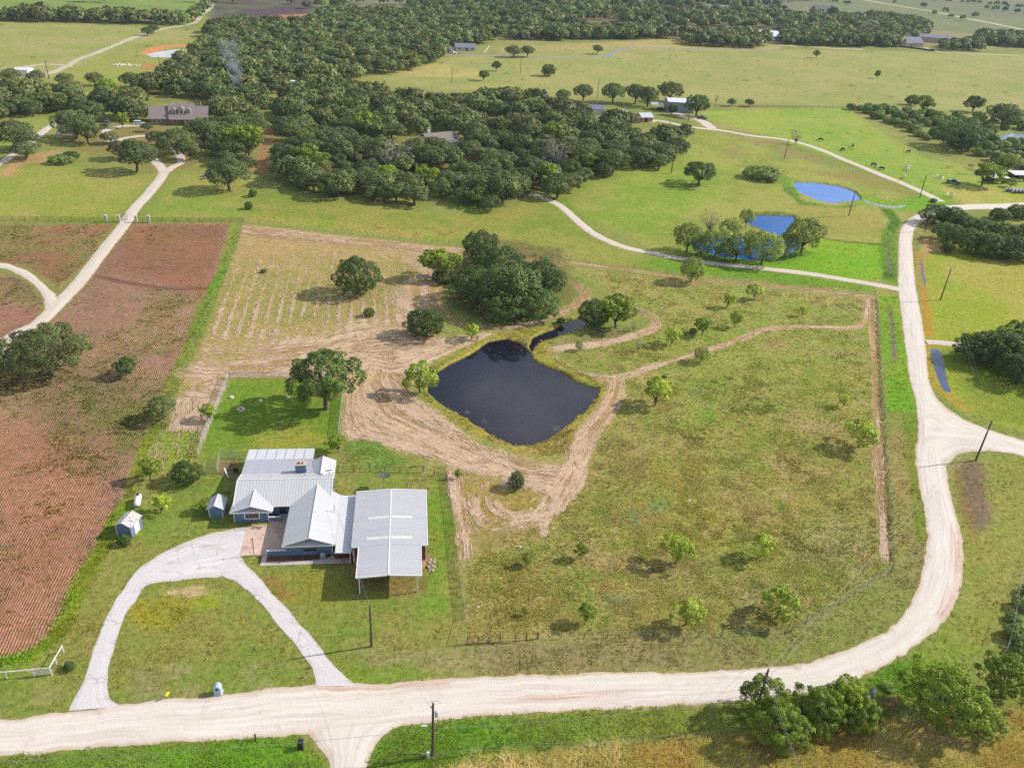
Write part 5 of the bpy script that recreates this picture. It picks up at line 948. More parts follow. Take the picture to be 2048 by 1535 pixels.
# ------------------------------------------------------------------ trees that stand apart (each with its own label)
PK = 'pecan_tree'; SP = 'young_tree'; SH = 'shrub'
for a in (
 ('big_oak', 90, 698, 170, .95, 'huge spreading dark oak standing alone in the plowed red field'),
 ('open_oak', 250, 732, 50, .95, 'small grey-green oak with a bare trunk, alone in the plowed field'),
 ('edge_oak', 322, 815, 58, 1.0, 'round olive oak at the plowed field edge beside the narrow ditch'),
 ('open_oak', 648, 757, 158, 1.0, 'big ragged oak at the corner of the fenced lawn behind the blue house'),
 ('dense_oak', 711, 546, 100, 1.05, 'lone rounded oak in the middle of the mown hay plot'),
 ('dense_oak', 847, 642, 82, .95, 'dark conical leafy oak between the mown hay plot and the pond'),
 ('dense_oak', 964, 492, 92, .95, 'oak at the rear left tip of the big clump behind the pond'),
 ('dense_oak', 1005, 527, 105, .9, 'oak at the top centre of the big clump behind the pond'),
 ('dense_oak', 1085, 552, 105, .9, 'oak on the right end of the big clump behind the pond'),
 ('dense_oak', 955, 566, 110, .9, 'oak on the left side of the big clump behind the pond'),
 ('edge_oak', 1022, 572, 125, .95, 'pale grey-green oak in the centre of the big clump behind the pond'),
 ('dense_oak', 1000, 605, 110, .75, 'low oak at the front left foot of the big clump behind the pond'),
 ('dense_oak', 1065, 602, 100, .8, 'low oak at the front right foot of the big clump behind the pond'),
 ('dense_oak', 1190, 622, 72, .95, 'dark left half of the tree pair over the creek by the pond'),
 ('pecan', 1236, 620, 76, .8, 'greener right half of the tree pair over the creek by the pond'),
 ('open_oak', 1401, 344, 78, .72, 'lone dark wide oak on the open green meadow behind the ponds'),
 ('dense_oak', 1097, 139, 32, .95, 'small dark round oak alone on the far yellow pasture'),
 ('edge_oak', 1027, 102, 34, .8, 'left one of two joined oaks above the far grey lane'),
 ('edge_oak', 1055, 102, 30, .85, 'right one of two joined oaks above the far grey lane'),
 ('edge_oak', 1195, 98, 22, 1.0, 'thin pale tree standing right beside the bend of the far grey lane'),
 ('open_oak', 967, 150, 24, 1.0, 'lower one of two spindly trees on the far pasture by the wood'),
 ('open_oak', 993, 131, 20, 1.2, 'upper one of two spindly trees on the far pasture by the wood'),
 ('open_oak', 1634, 107, 14, 1.4, 'thin windswept tree on the far pasture below the cream farmhouse'),
 ('open_oak', 1756, 148, 14, 1.4, 'thin upright tree in the middle of the far right pasture'),
 ('edge_oak', 733, 138, 30, .9, 'single oak just off the wood edge at the far pasture corner'),
 ('edge_oak', 1127, 191, 32, 1.0, 'small oak on bare tan ground at the wood corner by the long pole'),
 ('edge_oak', 1168, 184, 38, 1.0, 'oak to the left of the tall pole above the grey-roofed shed'),
 ('edge_oak', 1228, 184, 50, .9, 'oak at the left end of the dark row behind the farm house'),
 ('edge_oak', 1272, 186, 46, 1.0, 'oak in the middle of the dark row behind the farm house'),
 ('edge_oak', 1298, 191, 46, 1.05, 'oak at the right end of the dark row behind the farm house'),
 ('edge_oak', 1342, 182, 52, .9, 'wide oak rising behind the light blue metal barn'),
 ('open_oak', 1396, 209, 52, 1.0, 'big oak just right of the light blue metal barn'),
 ('edge_oak', 1345, 218, 20, 1.3, 'narrow tree in front of the light blue metal barn'),
 ('edge_oak', 1259, 238, 32, 1.1, 'oak directly in front of the brick farm house'),
 ('edge_oak', 1220, 231, 30, 1.0, 'oak to the left of the brick farm house, by the wood'),
 ('edge_oak', 1464, 204, 20, .9, 'small round tree on the fence line behind the green cow pasture'),
 ('edge_oak', 1499, 205, 20, .9, 'small flat tree at the right on the fence line behind the cow pasture'),
 ('bare_tree', 1433, 197, 12, 1.2, 'leafless grey tree on the fence line beside the farm oak'),
 ('bare_tree', 1595, 272, 27, .9, 'half-dead gnarled tree standing beside the gravel drive to the farm'),
 ('dense_oak', 1825, 199, 28, .95, 'dark tree on top of the creek brush line, left of its clearing'),
 ('pecan', 1849, 206, 38, .8, 'green spreading tree on top of the creek brush line'),
 ('open_oak', 1951, 206, 44, .9, 'windswept dark oak standing over the creek brush'),
 ('edge_oak', 2012, 228, 70, .75, 'big olive oak at the far end of the creek brush'),
 ('dense_oak', 1928, 268, 105, .68, 'wide black-green oak over the creek brush beside the cow pasture'),
 ('pecan', 1972, 345, 56, .78, 'round bright-sided tree between the dark pickup and the open sheds'),
 ('willow', 2022, 320, 46, .75, 'pale tree above the open farm sheds at the edge of the pasture'),
 ('willow', 2025, 364, 22, .85, 'small drooping pale tree between the two open farm sheds')): T(a[0], a[1], a[2], a[3], a[4], a[5])
for a in (
 ('pecan', 418, 823, 34, 1.0, 'dark green young tree touching the left chain-link fence of the lawn'),
 ('pecan', 675, 885, 38, 1.0, 'bright green tree at the rear right corner of the blue house'),
 ('pecan', 297, 936, 44, 1.05, 'left of two dark young trees above the white propane tank'),
 ('dense_oak', 370, 942, 62, 1.05, 'right of two dark young trees above the white propane tank'),
 ('lime_tree', 318, 1006, 34, 1.0, 'thin yellow-green sapling beside the white propane tank'),
 ('dense_oak', 1032, 957, 40, 1.25, 'single dark green tree inside the swirls of mown hay'),
 ('pecan', 915, 948, 15, 1.3, 'tiny sapling just outside the fence corner behind the barn'),
 ('lime_tree', 840, 752, 56, .95, 'light green willow at the left corner of the pond'),
 ('lime_tree', 944, 662, 28, 1.0, 'small light green tree on the far bank of the pond'),
 ('lime_tree', 1315, 780, 50, 1.0, 'round lime green tree right of the pond in the weedy pasture'),
 ('lime_tree', 1726, 866, 55, .85, 'spreading lime green tree beside the right fence lane'),
 ('lime_tree', 1356, 1098, 46, 1.15, 'upright lime green tree in the centre of the lower weedy pasture'),
 ('lime_tree', 1527, 1088, 44, 1.05, 'lime green tree upper right in the lower weedy pasture'),
 ('lime_tree', 1561, 1205, 56, 1.05, 'lime green tree nearest the road bend'),
 ('lime_tree', 1376, 1222, 52, 1.05, 'lime green tree above the lower wire fence, middle of its row'),
 ('pecan', 1172, 1227, 38, 1.2, 'thin leaning green sapling near the lower wire fence'),
 ('pecan', 1164, 1100, 28, 1.3, 'thin sapling with brown twigs in the lower weedy pasture'),
 ('pecan', 1052, 1117, 24, 1.2, 'dark green sapling left in the lower weedy pasture'),
 ('pecan', 1050, 1222, 14, 1.4, 'tiny sapling above the brown pipe gate'),
 ('lime_tree', 1690, 800, 18, 1.3, 'tiny lime sapling above the spreading tree by the fence lane'),
 ('willow', 1387, 534, 50, 1.1, 'yellow-green willow between the gravel drive and the weedy pasture'),
 ('lime_tree', 1511, 582, 24, 1.1, 'small lime tree at the top of the weedy pasture below the hay strip'),
 ('lime_tree', 1459, 598, 22, 1.15, 'small lime tree left of the top one in the weedy pasture'),
 ('lime_tree', 1473, 637, 22, 1.25, 'upright small lime tree right of the dark green one'),
 ('pecan', 1407, 650, 32, 1.1, 'dark green young tree in the upper weedy pasture'),
 ('lime_tree', 1345, 670, 30, 1.05, 'lime tree at the end of the looping hay path'),
 ('willow', 1406, 706, 38, .9, 'olive flat-topped sapling touching the winding hay path'),
 ('lime_tree', 1605, 621, 14, 1.3, 'tiny pale sapling high in the weedy pasture'),
 ('willow', 1160, 690, 18, 1.2, 'scrawny sapling by the creek mouth')): T(a[0], a[1], a[2], a[3], a[4], a[5], 'young tree', None, SP)
for a in (('bare_tree', 1277, 690, 20, 1.1, 'leafless grey sapling inside the loop of the hay path'), ('bare_tree', 1268, 652, 16, 1.1, 'leafless grey sapling right of the creek tree pair'), ('bare_tree', 955, 672, 14, 1.2, 'bare grey twigs on the far pond bank'), ('bare_tree', 1421, 441, 46, .95, 'half-bare grey tree left of the small blue pond'), ('bare_tree', 968, 842, 16, .7, 'grey twigs on the near bank of the pond, left of its tip'), ('bare_tree', 1113, 858, 20, .7, 'grey twigs at the right side of the pond tip'), ('bare_tree', 934, 824, 12, .7, 'small grey twigs on the lower left pond bank'), ('bare_tree', 1050, 684, 18, 1.1, 'twiggy sapling where the creek enters the pond')):
    T(a[0], a[1], a[2], a[3], a[4], a[5], 'young tree', None, SP)
for a in (
 ('pecan', 876, 526, 80, .7, 'broad green thicket to the left of the big oak clump'), ('dark_bush', 885, 552, 46, .7, 'low dark bush under the green thicket by the oak clump'),
 ('pecan', 408, 1010, 32, .85, 'green bush leaning on the small blue shed'), ('dark_bush', 248, 1079, 28, 1.05, 'green bush in front of the rusty-roofed shed'), ('dark_bush', 137, 1331, 26, .85, 'dark clipped shrub beside the white pipe fence'),
 ('dark_bush', 1386, 661, 18, .9, 'dark low bush at the foot of the young tree in the upper pasture'), ('dark_bush', 1122, 640, 16, 1.0, 'small dark bush at the creek bend'),
 ('bush', 1525, 344, 78, .45, 'overgrown brush pile on the meadow'), ('bush', 1330, 752, 10, .8, 'weed clump right of the pond'),
 ('dark_bush', 505, 385, 18, 1.1, 'upper bush in the fence row above the mown plot'), ('dark_bush', 497, 410, 20, 1.0, 'lower bush in the fence row above the mown plot'),
 ('bush', 527, 541, 13, 1.0, 'tiny green bush in the mown hay plot'), ('dark_bush', 738, 623, 22, 1.1, 'small dark bush below the lone oak on the hay plot'),
 ('bush', 122, 317, 48, .5, 'low green bush on bare orange dirt'), ('dark_bush', 142, 310, 34, .7, 'darker bush beside the low one on orange dirt'),
 ('dark_bush', 355, 1262, 0, 0, '')):
    if a[3]: T(a[0], a[1], a[2], a[3], a[4], a[5], 'shrub', None, SH)
# willows round the small ponds
WL = 'trees standing in and round the two small blue ponds'
for a in ((1379, 470, 62, .95, 'olive willow at the left end of the tree-filled pond'), (1436, 478, 66, .95, 'leafy willow left of centre in the tree-filled pond'), (1478, 489, 62, .95, 'yellow-green willow at the centre of the tree-filled pond'), (1462, 452, 48, .8, 'willow behind the others at the tree-filled pond'), (1531, 490, 76, .9, 'big bright willow at the right front of the tree-filled pond'), (1612, 464, 72, 1.05, 'tall feathery willow between the two ponds at their right end'), (1495, 432, 30, 1.25, 'thin tree at the left tip of the small deep blue pond'), (1578, 482, 50, .9, 'low willow under the tall feathery one'), (1405, 492, 44, .8, 'low willow at the front left bank of the tree-filled pond'), (1508, 478, 50, .8, 'willow behind the big bright one at the tree-filled pond'), (1560, 500, 40, .75, 'low willow on the front right bank of the tree-filled pond'), (1452, 503, 46, .75, 'low willow at the front bank, left of the yellow-green one')):
    T('willow', a[0], a[1], a[2], a[3], a[4], 'willow tree', WL, 'willow_tree')
# hedge thicket at the road junction
HG = 'bushy trees of the thicket by the road junction'
for a in ((1873, 425, 62, .85, 'thicket tree nearest the road junction, beside the leaning pole'), (1905, 432, 60, .9, 'yellowish thicket tree at the junction under the gravel road'), (1935, 447, 60, .8, 'thicket tree behind the front row near the junction'), (1900, 463, 62, .8, 'front thicket tree at the left end of its shady side'), (1940, 477, 72, .85, 'second front thicket tree from the pole'), (1983, 487, 74, .85, 'third front thicket tree from the pole'), (2022, 492, 72, .85, 'fourth front thicket tree from the pole'), (2062, 492, 70, .9, 'thicket tree cut by the picture edge'), (1968, 455, 60, .75, 'low bushy tree along the top of the thicket'), (2010, 462, 64, .8, 'bushy tree at the top right of the thicket'), (2050, 464, 60, .8, 'top thicket tree at the picture edge')):
    T('dense_oak', a[0], a[1], a[2], a[3], a[4], 'tree', HG, 'thicket_tree')
for a in (('dark_bush', 1896, 493, 28, 1.1, 'round bright bush alone in front of the thicket'), ('dark_bush', 2000, 426, 36, .85, 'round bush on the grass between thicket and gravel road'), ('dark_bush', 2040, 421, 42, .85, 'bush beside the gravel road at the picture edge'), ('bush', 1868, 400, 16, .7, 'small bush at the corner where the gravel drives meet')):
    T(a[0], a[1], a[2], a[3], a[4], a[5], 'shrub', None, SH)
for a in ((1958, 692, 92, .85, 'dark tree at the left of the right-edge grove, over the small drive'), (2004, 690, 104, .9, 'dark tree in the middle of the right-edge grove'), (2045, 672, 96, .95, 'dark tree at the top of the right-edge grove'), (2046, 735, 92, .9, 'dark tree at the bottom of the right-edge grove'), (2085, 700, 100, .9, 'dark grove tree mostly beyond the picture edge')):
    T('dense_oak', a[0], a[1], a[2], a[3], a[4], 'tree', 'dark trees of the right-edge grove')
for a in ((1528, 1392, 112, 1.05, 'left tall tree of the roadside clump, with the power pole in its crown'), (1566, 1450, 126, .95, 'lowest tree of the roadside clump, over the golden grass'), (1636, 1418, 120, 1.0, 'middle tree of the roadside clump'), (1690, 1392, 100, 1.15, 'tall thin-topped tree of the roadside clump by the road'), (1722, 1425, 96, .9, 'right tree of the roadside clump by the culvert'), (1896, 1388, 168, .95, 'biggest round roadside tree, right of the culvert'), (2022, 1350, 128, .95, 'roadside tree at the lower right picture edge'), (1965, 1440, 90, .8, 'low tree behind the biggest roadside tree')):
    T('near_tree', a[0], a[1], a[2], a[3], a[4], 'tree', None, 'roadside_tree')
for a in ((2044, 1205, 42, .9, 'dark bush on the right edge fence, upper one'), (2030, 1235, 34, .8, 'dark bush on the right edge fence, below the upper one'), (2038, 1268, 60, .75, 'pale green bush on the right edge fence'), (2062, 1180, 40, .8, 'bush at the edge beside the fence'), (2055, 1300, 50, .8, 'yellowish bush above the lower right roadside tree'), (1775, 1372, 30, .6, 'low bush beside the culvert')):
    T('bush', a[0], a[1], a[2], a[3], a[4], 'shrub', None, SH)
# ------------------------------------------------------------------ scatter inside surveyed outlines
def scatter(polys, holes, gap, seed, jitter=.35):
    """jittered places at least about `gap` apart, on the ground inside polys"""
    r = np.random.default_rng(seed); o = []
    for P in polys:
        Pw = Wp(P); lo, hi = Pw.min(0), Pw.max(0); nx, ny = int((hi[0] - lo[0]) / gap) + 1, int((hi[1] - lo[1]) / (gap * .87)) + 1
        gx, gy = np.meshgrid(np.arange(nx), np.arange(ny)); X = lo[0] + (gx + .5 * (gy % 2)) * gap; Y = lo[1] + gy * gap * .87
        X = (X + r.uniform(-jitter, jitter, X.shape) * gap).ravel(); Y = (Y + r.uniform(-jitter, jitter, Y.shape) * gap).ravel()
        k = in_poly(X, Y, Pw); X, Y = X[k], Y[k]
        for Hh in holes: k = ~in_poly(X, Y, Wp(Hh)); X, Y = X[k], Y[k]
        o.append(np.stack([X, Y], 1))
    return np.concatenate(o)
def thin_roads(p, lines):
    for px, w in lines:
        d, _ = dseg(p[:, 0], p[:, 1], cr(Wp(px), 4), False); p = p[d > w]
    return p
WOOD_MAIN = [(552, 350), (575, 385), (620, 402), (690, 408), (740, 412), (800, 414), (850, 410), (900, 416), (955, 424), (1000, 430), (1045, 415), (1075, 398), (1120, 396), (1165, 388), (1195, 360), (1245, 345), (1300, 340), (1345, 335), (1362, 300), (1385, 285), (1370, 270), (1330, 290), (1290, 285), (1260, 270), (1215, 258), (1180, 240), (1140, 232), (1095, 215), (1050, 205), (980, 208), (880, 212), (800, 205), (740, 195), (690, 190), (620, 188), (570, 210), (560, 260)]
WOOD_LEFT = [(410, 300), (440, 335), (480, 385), (510, 330), (530, 290), (545, 240), (550, 200), (560, 180), (640, 182), (690, 175), (720, 158), (770, 150), (840, 140), (880, 122), (880, 100), (930, 95), (1000, 80), (1010, 60), (960, 40), (880, 26), (780, 30), (700, 32), (640, 40), (610, 48), (540, 56), (470, 52), (430, 62), (410, 90), (400, 115), (350, 142), (325, 160), (260, 168), (300, 195), (280, 212), (330, 207), (400, 210), (420, 240), (400, 262)]
WOOD_WEST = [(-60, 205), (0, 196), (60, 192), (120, 198), (170, 205), (240, 205), (285, 212), (292, 245), (262, 248), (235, 240), (180, 248), (140, 225), (100, 228), (60, 235), (0, 245), (-60, 250)]
CLEAR = [[(795, 268), (945, 272), (948, 309), (795, 307)], [(900, 330), (938, 330), (945, 352), (905, 356)], [(420, 158), (500, 160), (500, 168), (425, 166)], [(700, 285), (740, 285), (735, 305), (700, 300)], [(838, 350), (900, 345), (880, 368), (835, 372)],
         [(288, 195), (420, 198), (425, 272), (288, 270)], [(586, 165), (620, 165), (615, 185), (590, 185)]]
LANES = [([(548, 235), (540, 265), (528, 300), (518, 335)], 4.6)]
pts = scatter([WOOD_MAIN, WOOD_LEFT, WOOD_WEST], CLEAR, 8.6, 5, .45); pts = thin_roads(pts, LANES); pts = pts[fbm(pts[:, 0], pts[:, 1], 12, 66, 2) > .20]
# leave room for the trees already standing
own = np.array(TREES)
ok = np.array([np.all(np.hypot(own[:, 0] - a, own[:, 1] - b) > own[:, 2] * .35 + 2.5) for a, b in pts]); pts = pts[ok]
# oaks that edge the lawns and the drive of the dormer house
for a in ((148, 246, 74, .9, 'dark oak over the animal pen left of the dormer house'), (172, 262, 60, .9, 'oak with a leaning trunk beside the concrete drive of the dormer house'), (26, 268, 84, .85, 'big oak over the left lane at the picture edge'), (48, 300, 60, .7, 'low oak below the big one on the left lane'), (268, 308, 82, .95, 'oak left of the forked drive, with a long shadow on the lawn'), (240, 298, 50, .9, 'oak behind the one left of the forked drive'), (219, 274, 32, .9, 'small oak inside the drive loop of the dormer house'), (378, 300, 48, .95, 'oak standing alone just right of the forked drive'), (455, 346, 84, .9, 'dense round oak beside the stone heap, right of the forked drive'), (352, 281, 76, .8, 'oak in front of the dormer house porch'), (313, 276, 44, .85, 'oak in front of the dormer house left end'), (293, 254, 26, .8, 'small dark oak by the white SUV'), (838, 300, 46, .9, 'oak in front of the left gable of the house in the wood'), (866, 304, 40, .85, 'oak before the middle of the brown-roofed house in the wood'), (893, 310, 38, .85, 'oak before the dark porch of the house in the wood'), (935, 300, 48, .95, 'oak at the right end of the brown-roofed house in the wood'), (812, 306, 44, .85, 'oak at the left corner of the house in the wood'), (243, 239, 30, .9, 'yellowish small oak between the two parked SUVs'), (405, 262, 70, .95, 'oak at the right corner of the dormer house'),
          (300, 222, 10, .8, ''), (130, 158, 32, .95, 'single oak by the far lane above the left wood'), (188, 157, 32, .95, 'dark single oak on the far field edge'), (215, 176, 52, .75, 'bright yellow-green tree in the left wood'), (22, 150, 40, .8, 'oak hiding the white trailer at the far left'), (72, 152, 36, .8, 'oak right of the white trailer at the far left'), (294, 62, 22, .9, 'left oak of the pair by the far pale track'), (306, 57, 22, .95, 'right oak of the pair by the far pale track'), (262, 160, 44, .9, 'oak at the corner of the wood above the dormer house')):
    if a[4]: T('pecan' if 'yellow' in a[4] else 'edge_oak', a[0], a[1], a[2], a[3], a[4])
own = np.array(TREES)
ok = np.array([np.all(np.hypot(own[:, 0] - a, own[:, 1] - b) > own[:, 2] * .35 + 2.5) for a, b in pts]); pts = pts[ok]
dd = depth(pts[:, 0], pts[:, 1]); order = np.argsort(dd); pts = pts[order]
r = np.random.default_rng(11); WZ = r.uniform(6.8, 13.6, len(pts))
HAND = len(TREES)
NWOOD = 205
hx, hy = W(870, 300); lx, ly = W(530, 300)
for (x, y), w in zip(pts[:NWOOD], WZ[:NWOOD]):
    front = depth(x, y) < 275
    if abs(x - hx) < 34 and abs(y - hy) < 40: lab, g = 'grey-green oak close round the long brown-roofed house in the wood', 'oaks round the brown-roofed house'
    elif x < lx: lab, g = 'grey-green oak in the wood left of the red dirt lane', 'oaks left of the dirt lane'
    elif x > W(1090, 330)[0]: lab, g = 'grey-green oak in the right end of the main wood beside the meadow', 'oaks at the right end of the main wood'
    elif front: lab, g = 'grey-green oak in the front rows of the main wood, facing the mown lawn', 'oaks in the front rows of the main wood'
    else: lab, g = 'grey-green oak inside the main wood, behind its front rows', 'oaks inside the main wood'
    sx = int(x * 7 + y * 3)
    kd = 'edge_oak' if front else 'oak'; q_ = r.random()
    if q_ < .035: kd, lab, g = 'bare_tree', 'leafless grey tree standing among the green oaks of the wood', 'leafless trees in the wood'
    elif q_ < .09: kd = 'pecan'; lab, g = 'fresh green tree standing out among the darker oaks of the wood', 'fresh green trees in the wood'
    tree(kd, x, y, w * (1.08 if front else 1), .78 + .2 * ((sx * 37) % 10) / 10, lab, 'tree', g)
# ---- the rest of the woods: one mass
FAR_W = [[(640, 8), (1000, 6), (1330, -6), (1560, -6), (1560, 22), (1720, 42), (1735, 62), (1640, 62), (1560, 60), (1380, 62), (1250, 56), (1150, 66), (1080, 72), (1010, 62), (960, 40), (880, 26), (780, 30), (700, 28)]]
FAR_ROWS = [[(1365, 72), (1530, 80), (1530, 96), (1470, 97), (1365, 90)], [(1560, 60), (1740, 58), (1740, 70), (1850, 72), (1792, 96), (1640, 94), (1560, 90)], [(1735, 35), (1830, 45), (1860, 60), (1850, 74), (1735, 62)],
            [(0, 33), (130, 34), (250, 39), (375, 45), (375, 52), (240, 48), (100, 45), (-40, 43), (-40, 32)], [(378, 40), (420, 8), (428, 10), (392, 46)], [(1885, 92), (1960, 92), (1960, 103), (1885, 102)], [(1955, 72), (2120, 84), (2120, 100), (1955, 92)], [(1040, 60), (1330, 66), (1350, 78), (1150, 82), (1010, 80)]]
f1 = scatter(FAR_W, [], 19.0, 21, .48); f2 = scatter(FAR_ROWS, [], 10.0, 22, .4); f3 = np.concatenate([f1[:0]])
keep = fbm(f1[:, 0], f1[:, 1], 90, 77) > .40; f1 = f1[keep]
extra = []
for px, gap, wid in (([(1560, 4), (1640, 2), (1700, 10)], 14, 8), ([(1790, 8), (1830, 14), (1870, 22), (1905, 28), (1950, 36)], 60, 4), ([(1850, 2), (1950, 8), (2048, 18), (2120, 26)], 14, 14), ([(1960, 18), (2060, 32), (2100, 40)], 20, 18), ([(1860, 30), (1930, 42)], 60, 10), ([(420, 4), (520, 10), (620, 12), (640, 20)], 26, 16), ([(160, 4), (205, 5)], 9, 5)):
    p = cr(Wp(px), 6); q = resample(p, max(3, int(plen(p) / gap))); extra.append(q + r.normal(size=q.shape) * wid * .4)
extra = np.concatenate(extra)
mass = np.concatenate([pts[NWOOD:], f1, f2, extra]); MWD = np.concatenate([WZ[NWOOD:], r.uniform(11, 17, len(f1)), r.uniform(9, 15, len(f2)), r.uniform(7, 13, len(extra))])
md = depth(mass[:, 0], mass[:, 1])
VP, VT, VN = [], [], []
for lo, hi, q, lf in ((0, 420, 620, .105), (420, 650, 330, .14), (650, 1100, 190, .185), (1100, 9e9, 120, .24)):
    var = [crown_arrays(seed=3000 + i, nleaf=q, leaf=lf, nl=13, shape=(1, .68), base=.12, lobe=(.15, .26)) for i in range(7)]
    for j in np.nonzero((md >= lo) & (md < hi))[0]:
        P, t, _, N_ = var[j % 7]; a = r.uniform(0, 6.28); s, hh = MWD[j], MWD[j] * r.uniform(.85, 1.1); ca, sa = math.cos(a), math.sin(a)
        Q_ = np.empty_like(P); Q_[..., 0] = (P[..., 0] * ca - P[..., 1] * sa) * s + mass[j, 0]; Q_[..., 1] = (P[..., 0] * sa + P[..., 1] * ca) * s + mass[j, 1]; Q_[..., 2] = P[..., 2] * hh
        M_ = np.stack([N_[:, 0] * ca - N_[:, 1] * sa, N_[:, 0] * sa + N_[:, 1] * ca, N_[:, 2]], 1); VN.append(np.repeat(M_, 4, 0)); VP.append(Q_.reshape(-1, 3)); VT.append(np.repeat(t * r.uniform(.72, 1.36) * np.array([r.uniform(.88, 1.2), 1, r.uniform(.8, 1.15)]), 4, 0))
VP = np.concatenate(VP); VT = np.concatenate(VT); VN = np.concatenate(VN); n = len(VP) // 4
print('mass trees', len(mass), 'quads', n, 'hand trees', HAND)
tag(link('oak_wood', npmesh('oak_wood', VP, np.arange(n * 4).reshape(n, 4), [M_OAK], {'tint': VT, 'outw': VN})), 'far oak woodland running back to the top of the view', 'woodland', None, 'stuff')
# ---- creek brush: bushes one can count
br = scatter([[(1690, 214), (1760, 222), (1850, 226), (1900, 240), (1960, 236), (2060, 252), (2070, 345), (1995, 335), (1940, 305), (1880, 292), (1820, 268), (1740, 238)]], [[(1985, 262), (2060, 262), (2060, 290), (1990, 290)]], 8.6, 31, .42)
for x, y in br:
    if np.all(np.hypot(own[:, 0] - x, own[:, 1] - y) > own[:, 2] * .38): tree('bush', x, y, r.uniform(5, 9), r.uniform(.75, 1.1), 'bright green bush in the brushy creek belt beside the cow pasture', 'shrub', 'bushes of the creek belt', 'bush')
# ------------------------------------------------------------------ poles and wires
POLEM = plain('pole_wood', (.085, .06, .045), .95, var=.3, scale=4, stretch=(1, 1, .15), bump=.2)
CER = plain('insulator', (.55, .55, .55), .4)
WIREM = plain('wire_metal', (.26, .26, .27), .5, .3)
POLES = {}
def pole(key, px, h, label, kind='line', arm=0.0, rz=0.0, r=.15):
    x, y = W(*px); o = empty('utility_pole', (x, y, 0), rz, label, 'utility pole', 'wooden utility poles'); MB().tube([(0, 0, -.2), (0, 0, h * .5), (0, 0, h)], [r * 1.25, r * 1.05, r * .8], 8).build('shaft', POLEM, o)
    if kind in ('line', 'transformer'):
        MB().tube([(0, 0, h), (0, 0, h + .35)], .05, 6).build('insulator', CER, o)
        b = MB(); b.box(.12, .34, -.06, .06, h - 1.5, h - 1.4); b.box(-.34, -.12, -.06, .06, h - .7, h - .6); b.build('bracket', STEEL, o)
    if kind == 'transformer':
        MB().lathe((.42, 0, h - 2.2), [(0, 0), (.2, 0), (.21, .1), (.21, .75), (.16, .85), (0, .88)], 12).build('transformer', plain('transformer_grey', (.45, .47, .48), .5), o)
        MB().tube([(0, 0, h), (-.3, .1, h + .15), (.5, .1, h + .2), (.9, .1, h - .1)], .02, 4).build('jumper', BLACKM, o)
    if kind == 'meter': MB().box(-.12, .12, -.32, -.16, 1.4, 1.9).build('meter_box', STEEL, o)
    POLES[key] = (x, y, h); return o
pole('U1', (865.4, 1510), 9.2, 'utility pole standing in the grass on the near side of the road', 'transformer'); ux = None
# pole hidden in the roadside clump: its top shows
tx, ty = W(1537, 1338, 9.2)
def pole_at(key, x, y, h, label, **k):
    o = pole(key, (1024, 900), h, label, **k); o.location = (x, y, 0); POLES[key] = (x, y, h); return o
pole_at('U2', tx, ty, 9.2, 'utility pole rising out of the roadside tree clump')
pole('U3', (1951.2, 920.5), 9.3, 'utility pole at the wet brown patch beside the road fork'); pole('U4', (1697.4, 432.2), 9.4, 'utility pole on the grass between the blue ponds and the road')
pole('U5', (1880.7, 600), 9.5, 'utility pole alone on the bright lawn right of the gravel road'); pole('U6', (1839.1, 395.5), 9.0, 'utility pole at the edge of the farm drive above the junction'); pole('U6b', (1849, 463.5), 9.5, 'utility pole at the left end of the roadside thicket')
pole('U7', (1568.8, 318), 9.0, 'utility pole on the meadow below the half-dead tree'); pole('U8', (1342.5, 346.7), 9.4, 'utility pole in front of the right end of the main wood'); pole('U9', (903.8, 167), 10, 'utility pole behind the main wood on the yellow pasture'); pole('U10', (1040.7, 146.6), 10, 'utility pole out on the far pasture below the two joined oaks'); pole('U11', (1194.8, 195), 10, 'utility pole between the oaks above the grey-roofed shed')
pole('U12', (98, 158), 9.5, 'utility pole by the far left lane', r=.2); pole('U13', (321.4, 143.6), 9, 'utility pole at the corner of the left wood'); pole('U14', (591, 161), 9, 'utility pole in a gap of the left wood'); pole('US', (743.2, 1292), 7.6, 'bare service pole on the lawn in front of the red barn', kind='bare', r=.13); pole('U15', (1376, 243), 8.5, 'utility pole in front of the light blue metal barn')
def wire(name, label, a, b, sag, r=.013, mat=None, n=18):
    a, b = np.array(a, float), np.array(b, float); t = np.linspace(0, 1, n)[:, None]; p = a + (b - a) * t; p[:, 2] -= (4 * sag * t * (1 - t))[:, 0]
    return tag(MB().tube([tuple(q) for q in p], r, 4, cap=False).build(name, mat or WIREM), label, 'wire', 'overhead wires')
def top(k, dz=0.0, dx=0.0): x, y, h = POLES[k]; return (x + dx, y, h + dz)
g = POLES
wire('overhead_wire', 'top wire from the clump pole to the fork pole', top('U2', .3), top('U3', .3), 1.2); wire('overhead_wire', 'middle wire from the clump pole to the fork pole', top('U2', -.65, -.3), top('U3', -.65, -.3), 1.2); wire('overhead_wire', 'low cable from the clump pole to the fork pole', top('U2', -1.5, .3), top('U3', -1.5, .3), 1.4, .018)
wire('overhead_wire', 'top wire from the fork pole to the thicket pole', top('U3', .3), top('U6b', .3), 2.0); wire('overhead_wire', 'low cable from the fork pole to the thicket pole', top('U3', -.65, -.3), top('U6b', -.65, -.3), 2.0)
qx, qy = W(1660, 1600, 8.0)
for k, (dz, dx, rr, lb) in enumerate(((.3, 0, .013, 'top wire'), (-.65, -.3, .013, 'middle wire'), (-1.5, .3, .022, 'thick low cable'))): wire('overhead_wire', lb + ' from the clump pole out over the golden grass', top('U2', dz, dx), (qx + dx * 3 - k * 1.2, qy, 9.0 + dz), .5, rr)
